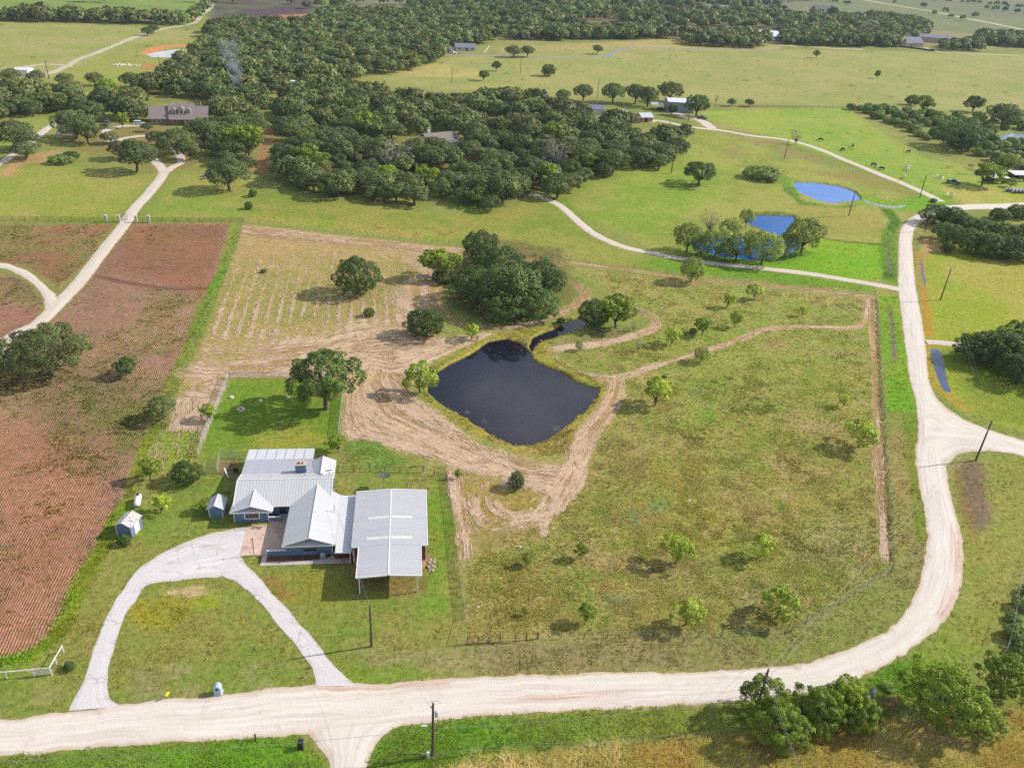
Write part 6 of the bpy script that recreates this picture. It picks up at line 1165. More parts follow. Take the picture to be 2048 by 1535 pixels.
wire('overhead_wire', 'wire crossing the road from the near pole to the service pole', top('U1', -1.2), top('US', -.1), .9); hx_, hy_ = L2(6.62, -2.6); wire('overhead_wire', 'wire from the service pole to the barn corner', top('US', -.05), (hx_, hy_, 4.1), .5, .02); h2x, h2y = L2(3.45, 6.9); wire('overhead_wire', 'wire from the barn corner to the house mast', (hx_, hy_, 4.1), (h2x, h2y, 4.1), .2, .02)
ex_, ey_ = W(-200, 1530, 4.5); wire('overhead_wire', 'pale low cable along the near verge towards the left', top('U1', -4.5), (ex_, ey_, 4.5), .9, .022); wire('overhead_wire', 'pale low cable along the near verge towards the tree clump', top('U1', -4.4), top('U2', -4.2), 1.0, .022)
sx, sy = W(848, 1451, 4.6); tag(MB().tube([(sx - .3, sy, 4.6), (sx + .3, sy + .02, 4.6)], .1, 8).tube([(sx - .4, sy, 4.6), (sx + .4, sy + .02, 4.6)], .05, 6).build('splice_case', WHITE), 'white splice case hanging on the low cable beside the near pole', 'cable box')
# ------------------------------------------------------------------ fences
def chain():
    m, n, o = newmat('chain_link'); t = n.nodes.new('ShaderNodeTexCoord'); p = nd(n, 'ShaderNodeBsdfPrincipled'); p.inputs['Base Color'].default_value = (.5, .52, .53, 1); p.inputs['Roughness'].default_value = .5
    tr = n.nodes.new('ShaderNodeBsdfTransparent'); ms = n.nodes.new('ShaderNodeMixShader'); f = noise(n, t.outputs['Object'], 60, 1); n.links.new(ramp(n, f, .52, .60), ms.inputs[0])
    n.links.new(tr.outputs[0], ms.inputs[1]); n.links.new(p.outputs[0], ms.inputs[2]); n.links.new(ms.outputs[0], o.inputs['Surface']); return m
CHAIN = chain()
def fence(name, label, px, gap, h, pr, pm, rails=(), rr=.012, rm=None, mesh=False, cat='fence', jit=.06, rname='wire'):
    w = Wp(px); P = []
    for a, b in zip(w[:-1], w[1:]):
        n = max(1, int(round(np.hypot(*(b - a)) / gap))); P += [a + (b - a) * k / n for k in range(n)]
    P.append(w[-1]); c = P[0]; o = empty(name, (c[0], c[1], 0), 0, label, cat); rd = random.Random(int(abs(c[0]) * 10)); pmsh = MB().tube([(0, 0, -.1), (0, 0, h)], pr, 6).mesh('post', pm)
    for i, q in enumerate(P):
        k = link('post', pmsh, o, (q[0] - c[0], q[1] - c[1], 0)); k.rotation_euler = (rd.uniform(-jit, jit), rd.uniform(-jit, jit), 0); k.scale = (1, 1, rd.uniform(.94, 1.06))
    if rails:
        mb = MB()
        for z in rails: mb.tube([(q[0] - c[0], q[1] - c[1], z) for q in P], rr, 4, cap=False)
        mb.build(rname, rm or WIREM, o)
    if mesh:
        mb = MB()
        for a, b in zip(w[:-1], w[1:]): mb.poly([(a[0] - c[0], a[1] - c[1], .03), (b[0] - c[0], b[1] - c[1], .03), (b[0] - c[0], b[1] - c[1], h - .02), (a[0] - c[0], a[1] - c[1], h - .02)])
        mb.build('mesh_panel', CHAIN, o)
    return o
TP = plain('steel_post', (.10, .10, .08), .8)
fence('wire_fence', 'wire fence along the rear of the mown plot and weedy pasture', [(488, 444), (640, 462), (930, 494), (1140, 520), (1300, 542), (1500, 564), (1748, 588)], 5.0, 1.35, .05, TP, (.3, .7, 1.1), .014)
fence('wire_fence', 'wire fence up the right side of the weedy pasture beside the hay lane', [(1750, 590), (1757, 700), (1765, 800), (1772, 900), (1778, 1000), (1784, 1138)], 4.0, 1.45, .06, WOODP, (.3, .7, 1.15), .014)
fence('wire_fence', 'wire fence along the lower side of the weedy pasture by the road', [(1782, 1142), (1735, 1172), (1708, 1192), (1612, 1246), (1582, 1264), (1533, 1268), (1443, 1272), (1260, 1273), (1076, 1277)], 3.2, 1.3, .055, WOODP, (.3, .7, 1.1), .014)
fence('wire_fence', 'galvanised fence between the barn lawn and the weedy pasture', [(891, 933), (899, 987), (911, 1069), (918, 1141), (927, 1209), (930, 1238)], 3.5, 1.25, .05, STEEL, (1.2,), .022, STEEL, True)
fence('pipe_gate', 'brown pipe gate fence at the lower corner of the barn lawn', [(935.5, 1287), (956, 1286), (978, 1285), (1000, 1284)], 2.2, 1.35, .07, RUSTP, (.1, 1.3), .045, RUSTP, cat='gate', rname='rail')
fence('pipe_gate', 'brown pipe brace right of the lower pipe gate', [(1000, 1284), (1031, 1282), (1074, 1276)], 2.0, 1.35, .07, RUSTP, (1.28,), .04, RUSTP, cat='gate', rname='rail')
fence('pipe_gate', 'thin pipe wing gate left of the lower pipe gate', [(912, 1289), (933, 1287)], 1.6, 1.35, .035, STEEL, (.1, 1.3), .03, STEEL, cat='gate', rname='rail')
bx0, by0 = W(930, 1240); bx1, by1 = W(911, 1288); tag(MB().tube([(bx0, by0, 1.2), (bx1, by1, .9)], .04, 6).build('brace_pipe', RUSTP), 'slanting brown brace pipe at the lower corner of the barn lawn', 'pipe')
fence('wood_fence', 'old rail fence behind the barn lawn', [(676, 943), (740, 942), (800, 944), (846, 944), (892, 958)], 3.0, 1.3, .09, WOODP, (.6, 1.1), .035, WOODP, rname='rail')
fence('chain_link_fence', 'chain-link fence on the left side of the fenced lawn', [(458, 755), (435, 815), (406, 882), (396, 914)], 3.0, 1.55, .05, STEEL, (1.5,), .035, STEEL, True, rname='rail')
fence('chain_link_fence', 'chain-link fence on the right side of the fenced lawn by the big oak', [(690, 760), (684, 810), (677, 872)], 3.0, 1.55, .05, STEEL, (1.5,), .035, STEEL, True, rname='rail')
fence('chain_link_fence', 'fence along the rear of the fenced lawn', [(459, 755), (560, 756), (690, 758)], 3.2, 1.45, .05, STEEL, (1.4,), .02, STEEL, True, rname='rail')
fence('chain_link_fence', 'small chain-link dog kennel fence beside the house', [(414, 947), (434, 947), (440, 917), (466, 915), (492, 918)], 2.0, 1.5, .045, STEEL, (1.45,), .03, STEEL, True, rname='rail')
fence('wire_fence', 'weed-grown wire fence between the plowed field and the mown plot', [(486, 446), (462, 520), (446, 572)], 4.5, 1.3, .06, WOODP, (.4, 1.1), .014)
fence('wire_fence', 'short gate posts where the tractor path leaves the plowed field', [(449, 574), (461, 573)], 1.6, 1.4, .05, STEEL, (.4, .9, 1.3), .02, STEEL)
fence('wire_fence', 'lower wire fence between the plowed field and the house lot', [(436, 584), (400, 665), (366, 742), (330, 850), (296, 940)], 5.0, 1.25, .06, WOODP, (.4, 1.1), .014)
fence('pipe_fence', 'long dark pipe fence left of the stone gate pillars', [(-60, 441), (0, 441.5), (100, 442), (210, 443)], 3.4, 1.35, .05, BLACKM, (.3, .65, 1.0, 1.32), .035, BLACKM, rname='rail', jit=.01)
fence('pipe_fence', 'long dark pipe fence right of the stone gate pillars', [(301, 443.5), (400, 443), (484, 443)], 3.4, 1.35, .05, BLACKM, (.3, .65, 1.0, 1.32), .035, BLACKM, rname='rail', jit=.01)
fence('pipe_fence', 'short dark pipe panel left of the drive between stone pillars', [(216, 443.5), (237, 443.8)], 1.8, 1.3, .04, BLACKM, (.3, .8, 1.25), .035, BLACKM, rname='rail', jit=.0)
fence('pipe_fence', 'short dark pipe panel right of the drive between stone pillars', [(275, 444), (297, 444)], 1.8, 1.3, .04, BLACKM, (.3, .8, 1.25), .035, BLACKM, rname='rail', jit=.0)
fence('pipe_fence', 'white pipe fence at the lower left corner of the plowed field', [(-120, 1360), (-50, 1357), (14, 1356), (68, 1351)], 6.0, 1.25, .06, WHITE, (1.2,), .07, WHITE, rname='rail', jit=0)
fence('white_gate', 'white slatted pipe gate panel near the clipped shrub', [(70, 1352), (104, 1349)], 4.0, 1.4, .06, WHITE, (.35, .6, .85, 1.1, 1.35), .05, WHITE, cat='gate', rname='rail', jit=0)
fence('pipe_fence', 'slanting white pipe rail right of the white slatted gate', [(103, 1347), (114, 1328), (128, 1304)], 2.6, 1.25, .06, WHITE, (1.2,), .07, WHITE, rname='rail', jit=0)
fence('wood_fence', 'brown rail fence at the foot of the near utility pole', [(762, 1540), (770, 1523), (810, 1520), (841, 1518)], 3.0, 1.15, .07, RUSTP, (1.1,), .05, RUSTP, rname='rail')
fence('wire_fence', 'wire fence from the near pole along the golden grass', [(841, 1518), (893, 1515), (1000, 1500), (1200, 1492), (1452, 1470)], 5.5, 1.2, .05, WOODP, (.5, 1.0), .014)
fence('wood_fence', 'brown rail fence below the left near verge', [(540, 1540), (618, 1536)], 2.6, 1.1, .06, RUSTP, (.95,), .05, RUSTP, rname='rail')
fence('wire_fence', 'wire fence with pale posts through the bushes at the right edge', [(2052, 1130), (2034, 1190), (2026, 1240), (2012, 1300)], 3.4, 1.5, .05, WHITE, (.5, 1.0, 1.4), .02)
fence('wire_fence', 'dark fence between the cow pasture and the far pasture', [(1430, 214), (1560, 215), (1690, 217)], 9, 1.3, .08, WOODP, (.4, .8, 1.2), .05, WOODP)
fence('low_wall', 'low dark wall in front of the grey-roofed stone house', [(1790, 93), (1830, 98), (1868, 103)], 8, 1.4, .3, plain('dark_wall', (.08, .05, .045), .9), (.3, .7, 1.1), .32, plain('dark_wall_stone', (.09, .06, .05), .9), cat='wall', rname='rail', jit=0)
fence('rail_fence', 'white rail fence by the far white gabled house', [(967, 108), (972, 103), (978, 95)], 6, 1.3, .1, WHITE, (.6, 1.2), .1, WHITE, rname='rail', jit=0)
STONE = plain('pillar_stone', (.50, .47, .43), .9, var=.25, scale=6)
for px, lb in (((213, 444), 'stone gate pillar furthest left in the dark pipe fence'), ((239, 444.5), 'stone gate pillar at the left side of the drive'), ((273, 445), 'stone gate pillar at the right side of the drive'), ((298.5, 445), 'stone gate pillar furthest right in the dark pipe fence')):
    x, y = W(*px); o = empty('gate_pillar', (x, y, 0), R(14), lb, 'pillar', 'stone gate pillars'); MB().box(-.36, .36, -.36, .36, 0, 2.1).build('shaft', STONE, o); MB().box(-.45, .45, -.45, .45, 2.1, 2.25).build('cap', STONE, o)
gx, gy = W(240, 443); g_ = MB()
for k in range(9): g_.tube([(k * .22, k * .20, .15), (k * .22, k * .20, 1.5 + .5 * math.sin(PI * k / 16))], .03, 4)
g_.tube([(k * .22, k * .20, 1.5 + .5 * math.sin(PI * k / 16)) for k in range(9)], .04, 5); g_.tube([(0, 0, .3), (1.76, 1.6, .3)], .04, 5)
tag(g_.build('iron_gate', BLACKM, None, (gx, gy, 0)), 'black iron drive gate standing open by the stone pillars', 'gate')
# ------------------------------------------------------------------ yard things
x, y = W(275.5, 999, .9); tk = empty('propane_tank', (x, y, 0), R(107), 'long white propane tank on the grass below two dark young trees', 'propane tank')
prof = [(-1.45, .02), (-1.40, .25), (-1.25, .42), (-1.0, .5), (1.0, .5), (1.25, .42), (1.40, .25), (1.45, .02)]
mb = MB(); n = 18
for a, rr in prof:
    for k in range(n): t = 2 * PI * k / n; mb.v.append((a, rr * math.cos(t), .85 + rr * math.sin(t)))
for j in range(len(prof) - 1):
    for k in range(n): mb.f.append([j * n + k, (j + 1) * n + k, (j + 1) * n + (k + 1) % n, j * n + (k + 1) % n]); mb.m.append(0)
mb.build('tank', plain('tank_white', (.8, .8, .8), .4, var=.04), tk, smooth=True); MB().lathe((.75, 0, 1.32), [(.22, 0), (.22, .2), (.16, .28), (0, .3)], 12).build('valve_dome', BLACKM, tk); MB().box(-.95, -.75, -.35, .35, 0, .42).build('leg', STEEL, tk); MB().box(.75, .95, -.35, .35, 0, .42).build('leg', STEEL, tk)
x, y = W(437, 1386); mbx = empty('mailbox', (x, y, 0), R(6), 'pale blue arched masonry mailbox beside the gravel road', 'mailbox')
pf = [(-.42, 0), (.42, 0), (.42, 1.15)] + [(.42 * math.cos(t), 1.15 + .42 * math.sin(t)) for t in np.linspace(.2, PI - .2, 8)] + [(-.42, 1.15)]
MB().prism(pf, 'y', -.35, .45).build('body', plain('mailbox_paint', lin((176, 196, 222)) * .8, .7), mbx); MB().box(-.55, .55, -.45, .55, 0, .12).build('base', CONCW, mbx); d = MB().prism([(.17 * math.cos(t), 1.12 + .19 * math.sin(t)) for t in np.linspace(0, 2 * PI, 13)[:-1]], 'y', -.39, -.34).build('door', BLACKM, mbx)
x, y = W(337, 1396); sg = empty('road_sign', (x, y, 0), R(62), 'small yellow diamond sign by the road left of the mailbox', 'sign'); MB().tube([(0, .03, 0), (0, .03, 1.1)], .03).build('post', STEEL, sg); MB().prism([(-.38, .85), (0, .47), (.38, .85), (0, 1.23)], 'y', -.01, .01).build('panel', plain('sign_yellow', (.75, .58, .02), .5, var=.04), sg)
x, y = W(602, 1495); bn = empty('trash_bin', (x, y, 0), R(185), 'black wheeled trash bin on the verge beside the side drive', 'trash bin')
m = MB(); i = len(m.v); m.v += [(-.24, -.28, .1), (.24, -.28, .1), (.24, .28, .1), (-.24, .28, .1), (-.30, -.36, 1.05), (.30, -.36, 1.05), (.30, .36, 1.05), (-.30, .36, 1.05)]
for q in ((3, 2, 1, 0), (4, 5, 6, 7), (0, 1, 5, 4), (1, 2, 6, 5), (2, 3, 7, 6), (3, 0, 4, 7)): m.f.append(list(q)); m.m.append(0)
BIN = plain('bin_plastic', (.02, .025, .03), .45, var=.1); m.build('body', BIN, bn); MB().slab([(-.32, -.40, 1.14), (.32, -.40, 1.14), (.32, .36, 1.2), (-.32, .36, 1.2)], .08).build('lid', BIN, bn)
for sx_ in (-.27, .27): MB().tube([(sx_ - .03, .30, .1), (sx_ + .03, .30, .1)], .1, 12).build('wheel', BLACKM, bn)
MB().tube([(-.22, .44, 1.05), (.22, .44, 1.05)], .025).build('handle', BIN, bn)
x, y = W(511.5, 1480); o = empty('marker_post', (x, y, 0), 0, 'short dark marker post at the edge of the near verge', 'post'); MB().box(-.07, .07, -.07, .07, 0, 1.0).build('shaft', BLACKM, o); MB().box(-.09, .09, -.09, .09, 1.0, 1.12).build('cap', BLACKM, o)
x, y = W(856, 1514); o = empty('utility_pedestal', (x, y, 0), 0, 'white utility pedestal at the foot of the near pole', 'pedestal'); MB().box(-.14, .14, -.14, .14, 0, 1.0).build('body', WHITE, o); MB().box(-.17, .17, -.17, .17, 1.0, 1.08).build('lid', WHITE, o)
x, y = W(1775, 1422); o = empty('marker_post', (x, y, 0), 0, 'orange-capped marker post beside the culvert under the trees', 'post'); MB().box(-.05, .05, -.05, .05, 0, 1.1).build('shaft', RUSTP, o); MB().box(-.1, .1, -.03, .03, .9, 1.3).build('cap', plain('orange_cap', (.6, .3, .05), .6), o)
x, y = W(1745, 1388); tag(MB().tube([(x - .7, y - .8, .1), (x + .5, y + .7, .1)], .32, 14).build('culvert_pipe', plain('culvert_steel', (.09, .10, .13), .9, 0)), 'bluish corrugated culvert pipe under the road edge by the trees', 'culvert')
def dish(x, y, h, rad, mat, label, tilt=.6, az=PI, thick=.05):
    o = empty('satellite_dish', (x, y, 0), az, label, 'satellite dish'); MB().tube([(0, 0, 0), (0, 0, h)], .05).build('post', STEEL, o)
    m = MB(); pr = [(rad * k / 5, rad * .28 * (k / 5) ** 2) for k in range(6)]; m.lathe((0, 0, 0), pr, 20); m.lathe((0, 0, -.02), pr[::-1], 20); q = m.build('reflector', mat, o, (0, 0, h), smooth=True); q.rotation_euler = (tilt, 0, 0)
    a = MB().tube([(0, 0, .05), (0, 0, rad * .9)], .02).tube([(0, 0, rad * .9), (0, 0, rad * 1.05)], .06).build('feed_arm', STEEL, o, (0, 0, h)); a.rotation_euler = (tilt, 0, 0)
x, y = L2(10.89, 16.47); dish(x, y, 2.4, 1.2, plain('mesh_dish', (.10, .09, .09), .8), 'big dark mesh satellite dish on a pole behind the red barn', .3)
x, y = L2(18.56, 23.0); dish(x, y, 1.9, .45, WHITE, 'small white satellite dish on a thin post in the mown hay', .9)
x, y = W(482, 819); o = empty('fire_ring', (x, y, 0), 0, 'ring of grey stones on the shaded lawn', 'fire ring'); r = np.random.default_rng(3)
for k in range(9): s = r.uniform(.2, .32); MB().lathe((.62 * math.cos(k * .7), .5 * math.sin(k * .7), 0), [(s, 0), (s * 1.05, s * .5), (s * .6, s * .95), (0, s)], 7).build('stone', STONE, o)
for px, s_, lb in (((463, 795), .5, 'flat pale stone on the lawn near the left chain-link fence'), ((521, 802), .45, 'small grey stump on the shaded lawn behind the fire ring'), ((575, 795), .4, 'grey stump under the big oak on the lawn')):
    x, y = W(*px); tag(MB().lathe((0, 0, 0), [(s_, 0), (s_ * .9, .25), (s_ * .7, .33), (0, .34)], 9).build('stump', STONE, None, (x, y, 0)), lb, 'stone')
WR = plain('white_rock', (.62, .58, .54), .9, var=.2)
r = np.random.default_rng(9); k0 = 0
for px in ((1296, 1092), (1025, 1049), (1151, 1195), (956, 1213), (1545, 997), (1494, 1188), (1530, 1174), (1300, 1247), (1161, 1275), (1203, 1244), (1065, 1099), (1040, 1093), (1137, 1135), (1106, 1057), (1379, 1000), (1160, 1060), (1450, 1247), (1545, 830), (1345, 1215), (1600, 1150)):
    x, y = W(*px); s = r.uniform(.10, .24); m = MB(); m.lathe((0, 0, 0), [(s, 0), (s * 1.0, s * .3), (s * .6, s * .62), (0, s * .7)], 7); q = m.build('rock', WR, None, (x, y, 0), r.uniform(0, 3)); q.scale = (1.4, .8, .8); tag(q, 'small white rock lying in the grass of the lower weedy pasture', 'rock', 'white rocks in the weedy pasture')
for px, lb in (((448, 940), 'dark wheelbarrow in the kennel shade beside the house'),):
    x, y = W(472, 944); o = empty('wheelbarrow', (x, y, 0), R(150), lb, 'wheelbarrow'); m = MB(); m.v += [(-.3, -.2, .3), (.3, -.2, .3), (.3, .2, .3), (-.3, .2, .3), (-.5, -.36, .65), (.45, -.36, .6), (.45, .36, .6), (-.5, .36, .65)]
    for q in ((3, 2, 1, 0), (0, 1, 5, 4), (1, 2, 6, 5), (2, 3, 7, 6), (3, 0, 4, 7)): m.f.append(list(q)); m.m.append(0)
    m.build('tray', BLACKM, o); MB().tube([(-.55, 0, .2), (-.55, .08, .2)], .2, 12).build('wheel', BLACKM, o); MB().tube([(-.5, -.25, .25), (.95, -.3, .6)], .025).tube([(-.5, .25, .25), (.95, .3, .6)], .025).build('handle', WOODP, o)
x, y = W(453, 949); q = MB().box(-.1, .1, -1.0, 1.0, 0, .06).build('board', WHITE, None, (x, y, .45), R(35)); q.rotation_euler = (R(24), 0, R(35)); tag(q, 'pale board leaning by the corner of the blue house', 'board')
# corral panels and hay ring on the right pasture
fence('corral_panel', 'grey pipe corral panels on the grass by the road junction', [(1893, 393), (1897, 391), (1905, 397), (1907, 393)], 1.6, 1.5, .05, STEEL, (.3, .7, 1.1, 1.45), .05, STEEL, cat='gate', rname='rail', jit=0)
x, y = W(1879, 357); m = MB()
for z in (.2, .6, 1.1): m.tube([(1.5 * math.cos(t), 1.5 * math.sin(t), z) for t in np.linspace(0, 2 * PI, 21)], .05, 4)
for k in range(10): t = k * PI / 5; m.tube([(1.5 * math.cos(t), 1.5 * math.sin(t), 0), (1.5 * math.cos(t), 1.5 * math.sin(t), 1.1)], .04, 4)
tag(m.build('hay_ring', STEEL, None, (x, y, 0)), 'round grey hay feeder ring on the pasture left of the dark pickup', 'hay feeder')
WRAP = plain('bale_wrap', (.66, .65, .66), .5, var=.1, scale=2); HAYE = plain('bale_end', (.12, .09, .08), .95, var=.4, scale=8)
k = 0
for row, (ox, oy) in enumerate(((0, 0), (2.0, -1.9))):
    for j in range(6 if row == 0 else 5):
        x, y = 203.0 + ox + j * 1.62, 339.5 + oy + j * .22; o = empty('hay_bale', (x, y, 0), R(8), 'white-wrapped round hay bale in the double row at the picture edge', 'hay bale', 'round hay bales in rows')
        MB().tube([(0, -.62, .72), (0, .62, .72)], .72, 16, cap=False).build('wrap', WRAP, o, smooth=True); mb = MB(); mb.poly([(.715 * math.cos(t), -.60, .72 + .715 * math.sin(t)) for t in np.linspace(0, 2 * PI, 17)[:-1]]); mb.poly([(.715 * math.cos(t), .60, .72 + .715 * math.sin(t)) for t in np.linspace(0, 2 * PI, 17)[:-1][::-1]]); mb.build('hay_end', HAYE, o)
# ------------------------------------------------------------------ vehicles
RUB = plain('rubber', (.02, .02, .02), .8); RIM = plain('rim', (.35, .35, .36), .35, .6)
LAMP = plain('lamp_lens', (.7, .7, .68), .2); TAIL = plain('tail_lens', (.35, .02, .02), .3)
def car(name, label, x, y, rz, col, style='suv', cat='car'):
    P = plain(name + '_paint', col, .25, var=.02, spec=.6); o = empty(name, (x, y, 0), rz, label, cat); l, w = (5.0, 1.9) if style != 'pickup' else (5.7, 1.95); h = l / 2
    if style == 'suv': side = [(-h, .45), (h, .45), (h, .8), (h - .1, 1.0), (h - 1.25, 1.1), (h - 2.0, 1.72), (-h + .35, 1.76), (-h + .05, 1.15)]; gl = [(h - 1.38, 1.12), (h - 2.02, 1.64), (-h + .45, 1.68), (-h + .2, 1.15)]
    elif style == 'pickup': side = [(-h, .5), (h, .5), (h, .9), (h - .1, 1.08), (h - 1.5, 1.18), (h - 2.2, 1.85), (h - 3.6, 1.87), (h - 3.75, 1.2), (-h, 1.18)]; gl = [(h - 1.62, 1.2), (h - 2.24, 1.77), (h - 3.5, 1.79), (h - 3.6, 1.22)]
    else: side = [(-h, .4), (h, .4), (h, .7), (h - .15, .85), (h - 1.3, .95), (h - 2.1, 1.42), (-h + 1.0, 1.44), (-h + .4, 1.0), (-h, .95)]; gl = [(h - 1.45, .97), (h - 2.12, 1.36), (-h + 1.05, 1.37), (-h + .6, 1.0)]
    MB().prism(side, 'y', -w / 2, w / 2).build('body', P, o); MB().prism(gl, 'y', -w / 2 - .006, w / 2 + .006).build('window', GLASS, o)
    ws = MB(); a, b = side[4], side[5]; ws.slab([(a[0] - .06, -w / 2 + .12, a[1] + .07), (a[0] - .06, w / 2 - .12, a[1] + .07), (b[0] + .08, w / 2 - .16, b[1] - .03), (b[0] + .08, -w / 2 + .16, b[1] - .03)], -.03); ws.build('windscreen', GLASS, o)
    if style == 'pickup': MB().box(-h + .1, h - 3.85, -w / 2 + .1, w / 2 - .1, 1.17, 1.19).build('cargo_bed', DARK, o)
    for sx_ in (-h + 1.0, h - 1.0):
        for sy_ in (-w / 2 + .1, w / 2 - .1):
            q = MB().tube([(sx_, sy_ - .12, .38), (sx_, sy_ + .12, .38)], .38, 16).build('wheel', RUB, o); MB().tube([(sx_, sy_ - .125, .38), (sx_, sy_ + .125, .38)], .2, 12).build('rim', RIM, q)
    for sy_ in (-w / 2 + .12, w / 2 - .37): MB().box(h - .02, h + .015, sy_, sy_ + .25, .68, .82).build('headlight', LAMP, o); MB().box(-h - .015, -h + .02, sy_, sy_ + .25, .8, 1.0).build('taillight', TAIL, o)
    return o
car('parked_suv', 'white SUV parked side-on left of the dormer house', -173.5, 364.0, R(14), (.78, .79, .8)); car('parked_suv', 'dark grey SUV facing out on the concrete left of the white SUV', -186.2, 359.5, R(-80), (.10, .10, .11))
x, y = W(1906, 367); car('parked_pickup', 'dark blue pickup truck on the grass near the hay bales', x, y, R(-32), (.03, .045, .075), 'pickup', 'truck')
x, y = W(906, 108); car('parked_pickup', 'white pickup beside the far white gabled house', x, y, R(170), (.78, .79, .8), 'pickup', 'truck'); x, y = W(918, 107); car('parked_car', 'white car right of the pickup at the far white gabled house', x, y, R(10), (.75, .76, .78), 'sedan')
x, y = W(908, 318); car('parked_car', 'white car on the pale drive by the house in the wood', x, y, R(160), (.75, .76, .78), 'sedan'); x, y = W(1322, 220); car('parked_car', 'dark car under the trees beside the light blue barn', x, y, R(20), (.05, .04, .05), 'sedan')
x, y = W(1404, 238); car('parked_pickup', 'small dark truck on the gravel yard right of the light blue barn', x, y, R(-40), (.04, .045, .05), 'pickup', 'truck'); x, y = W(2040, 357); car('parked_pickup', 'dark truck under the shed roof at the picture edge', x, y, R(200), (.03, .03, .035), 'pickup', 'truck')
x, y = W(568, 347); car('farm_cart', 'small pale cart on the lawn at the front of the left wood edge', x, y, R(30), (.45, .42, .38), 'sedan', 'cart') if False else None
# ------------------------------------------------------------------ cattle
def cow_mesh(graze, mat):
    me = bpy.data.meshes.new('cow'); V, E_, Rr = [], [], []
    def ch(pts, start=None):
        p = start
        for q in pts:
            V.append(q[:3]); Rr.append(q[3]); i = len(V) - 1
            if p is not None: E_.append((p, i))
            p = i
        return p
    ch([(0, 0, 1.05, .36)]); ch([(.35, 0, 1.06, .35), (.68, 0, 1.08, .33)], 0); sh = len(V) - 1
    ch([(-.38, 0, 1.05, .35), (-.75, 0, 1.1, .30)], 0); hp = len(V) - 1
    if graze: ch([(1.0, 0, .95, .20), (1.22, 0, .60, .15), (1.38, 0, .32, .14), (1.50, 0, .10, .09)], sh)
    else: ch([(1.0, 0, 1.32, .20), (1.22, 0, 1.52, .16), (1.48, 0, 1.46, .14), (1.70, 0, 1.36, .09)], sh)
    for s in (-1, 1):
        ch([(.66, s * .20, .72, .14), (.68, s * .21, .40, .085), (.66, s * .21, .06, .075)], sh); ch([(-.72, s * .22, .78, .17), (-.66, s * .23, .58, .12), (-.86, s * .23, .42, .075), (-.80, s * .23, .06, .075)], hp)
        k = len(V) - 1
    ch([(-1.0, 0, 1.12, .06), (-1.08, 0, .85, .035), (-1.08, 0, .5, .045)], hp)
    me.from_pydata(V, E_, []); o = bpy.data.objects.new('cow', me); C.objects.link(o); m = o.modifiers.new('s', 'SKIN'); me.skin_vertices[0].data[0].use_root = True
    for i, r_ in enumerate(Rr): me.skin_vertices[0].data[i].radius = (r_, r_)
    o.modifiers.new('d', 'SUBSURF').levels = 1
    dg = bpy.context.evaluated_depsgraph_get(); dg.update(); nm = bpy.data.meshes.new_from_object(o.evaluated_get(dg)); bpy.data.objects.remove(o); nm.materials.clear(); nm.materials.append(mat)
    nm.polygons.foreach_set('use_smooth', [True] * len(nm.polygons)); return nm
HB = plain('black_hide', (.012, .011, .011), .7); HW = plain('pale_hide', (.62, .55, .46), .7, var=.1); HR = plain('brown_hide', (.13, .05, .025), .7)
CM = {(m_.name, g_): cow_mesh(g_, m_) for m_ in (HB, HW, HR) for g_ in (True, False)}
def cow(px, mat, graze, rz, label):
    x, y = W(*px); q = link('cow', CM[(mat.name, graze)], None, (x, y, 0), R(rz)); q.scale = (1.15, 1.15, 1.1); tag(q, label, 'cow', 'cattle on the green pasture'); return q
for a in (((1641, 282), HB, True, 170, 'black cow grazing furthest up the gravel farm drive'), ((1705, 294), HB, True, 60, 'black cow grazing uppermost of two below the lone one'), ((1685, 302), HB, True, 200, 'black cow grazing beside the gravel farm drive'), ((1816, 306), HR, False, 20, 'brown cow at the bright green wet patch'), ((1746, 332), HB, True, 10, 'dark cow left of a pale one near the farm drive'), ((1754, 335), HW, True, 250, 'pale cow between two dark ones near the farm drive'), ((1763, 340), HB, True, 175, 'dark cow right of a pale one near the farm drive'), ((1814, 338), HW, False, 10, 'upper white cow of the pair standing in the pasture'), ((1813, 342), HW, True, 190, 'lower white cow of the pair standing in the pasture'), ((1808, 357), HW, True, 70, 'white cow alone near the utility pole'), ((1907, 294), HB, False, 180, 'black cow in the shade of the wide dark oak')): cow(*a)
# gravel heap / stones
r = np.random.default_rng(4)
x0, y0 = W(252, 131); m = MB()
for k in range(34): s = r.uniform(.3, .8); m.lathe((x0 + r.uniform(-8, 8), y0 + r.uniform(-3, 3), 0), [(s, 0), (s, s * .5), (s * .5, s), (0, s * 1.05)], 6)
tag(m.build('rubble', WR), 'pale rubble spread on the far left field below the milky pond', 'rubble', None, 'stuff')
x0, y0 = W(410, 354); m = MB()
for k in range(22): s = r.uniform(.25, .6); m.lathe((x0 + r.normal() * 1.5, y0 + r.normal() * 1.3, r.uniform(0, .4)), [(s, 0), (s, s * .5), (s * .5, s), (0, s * 1.05)], 6)
tag(m.build('rubble', plain('brown_rubble', (.22, .16, .13), .95, var=.4)), 'brown stone heap on the lawn beside the dense round oak', 'rubble', None, 'stuff')
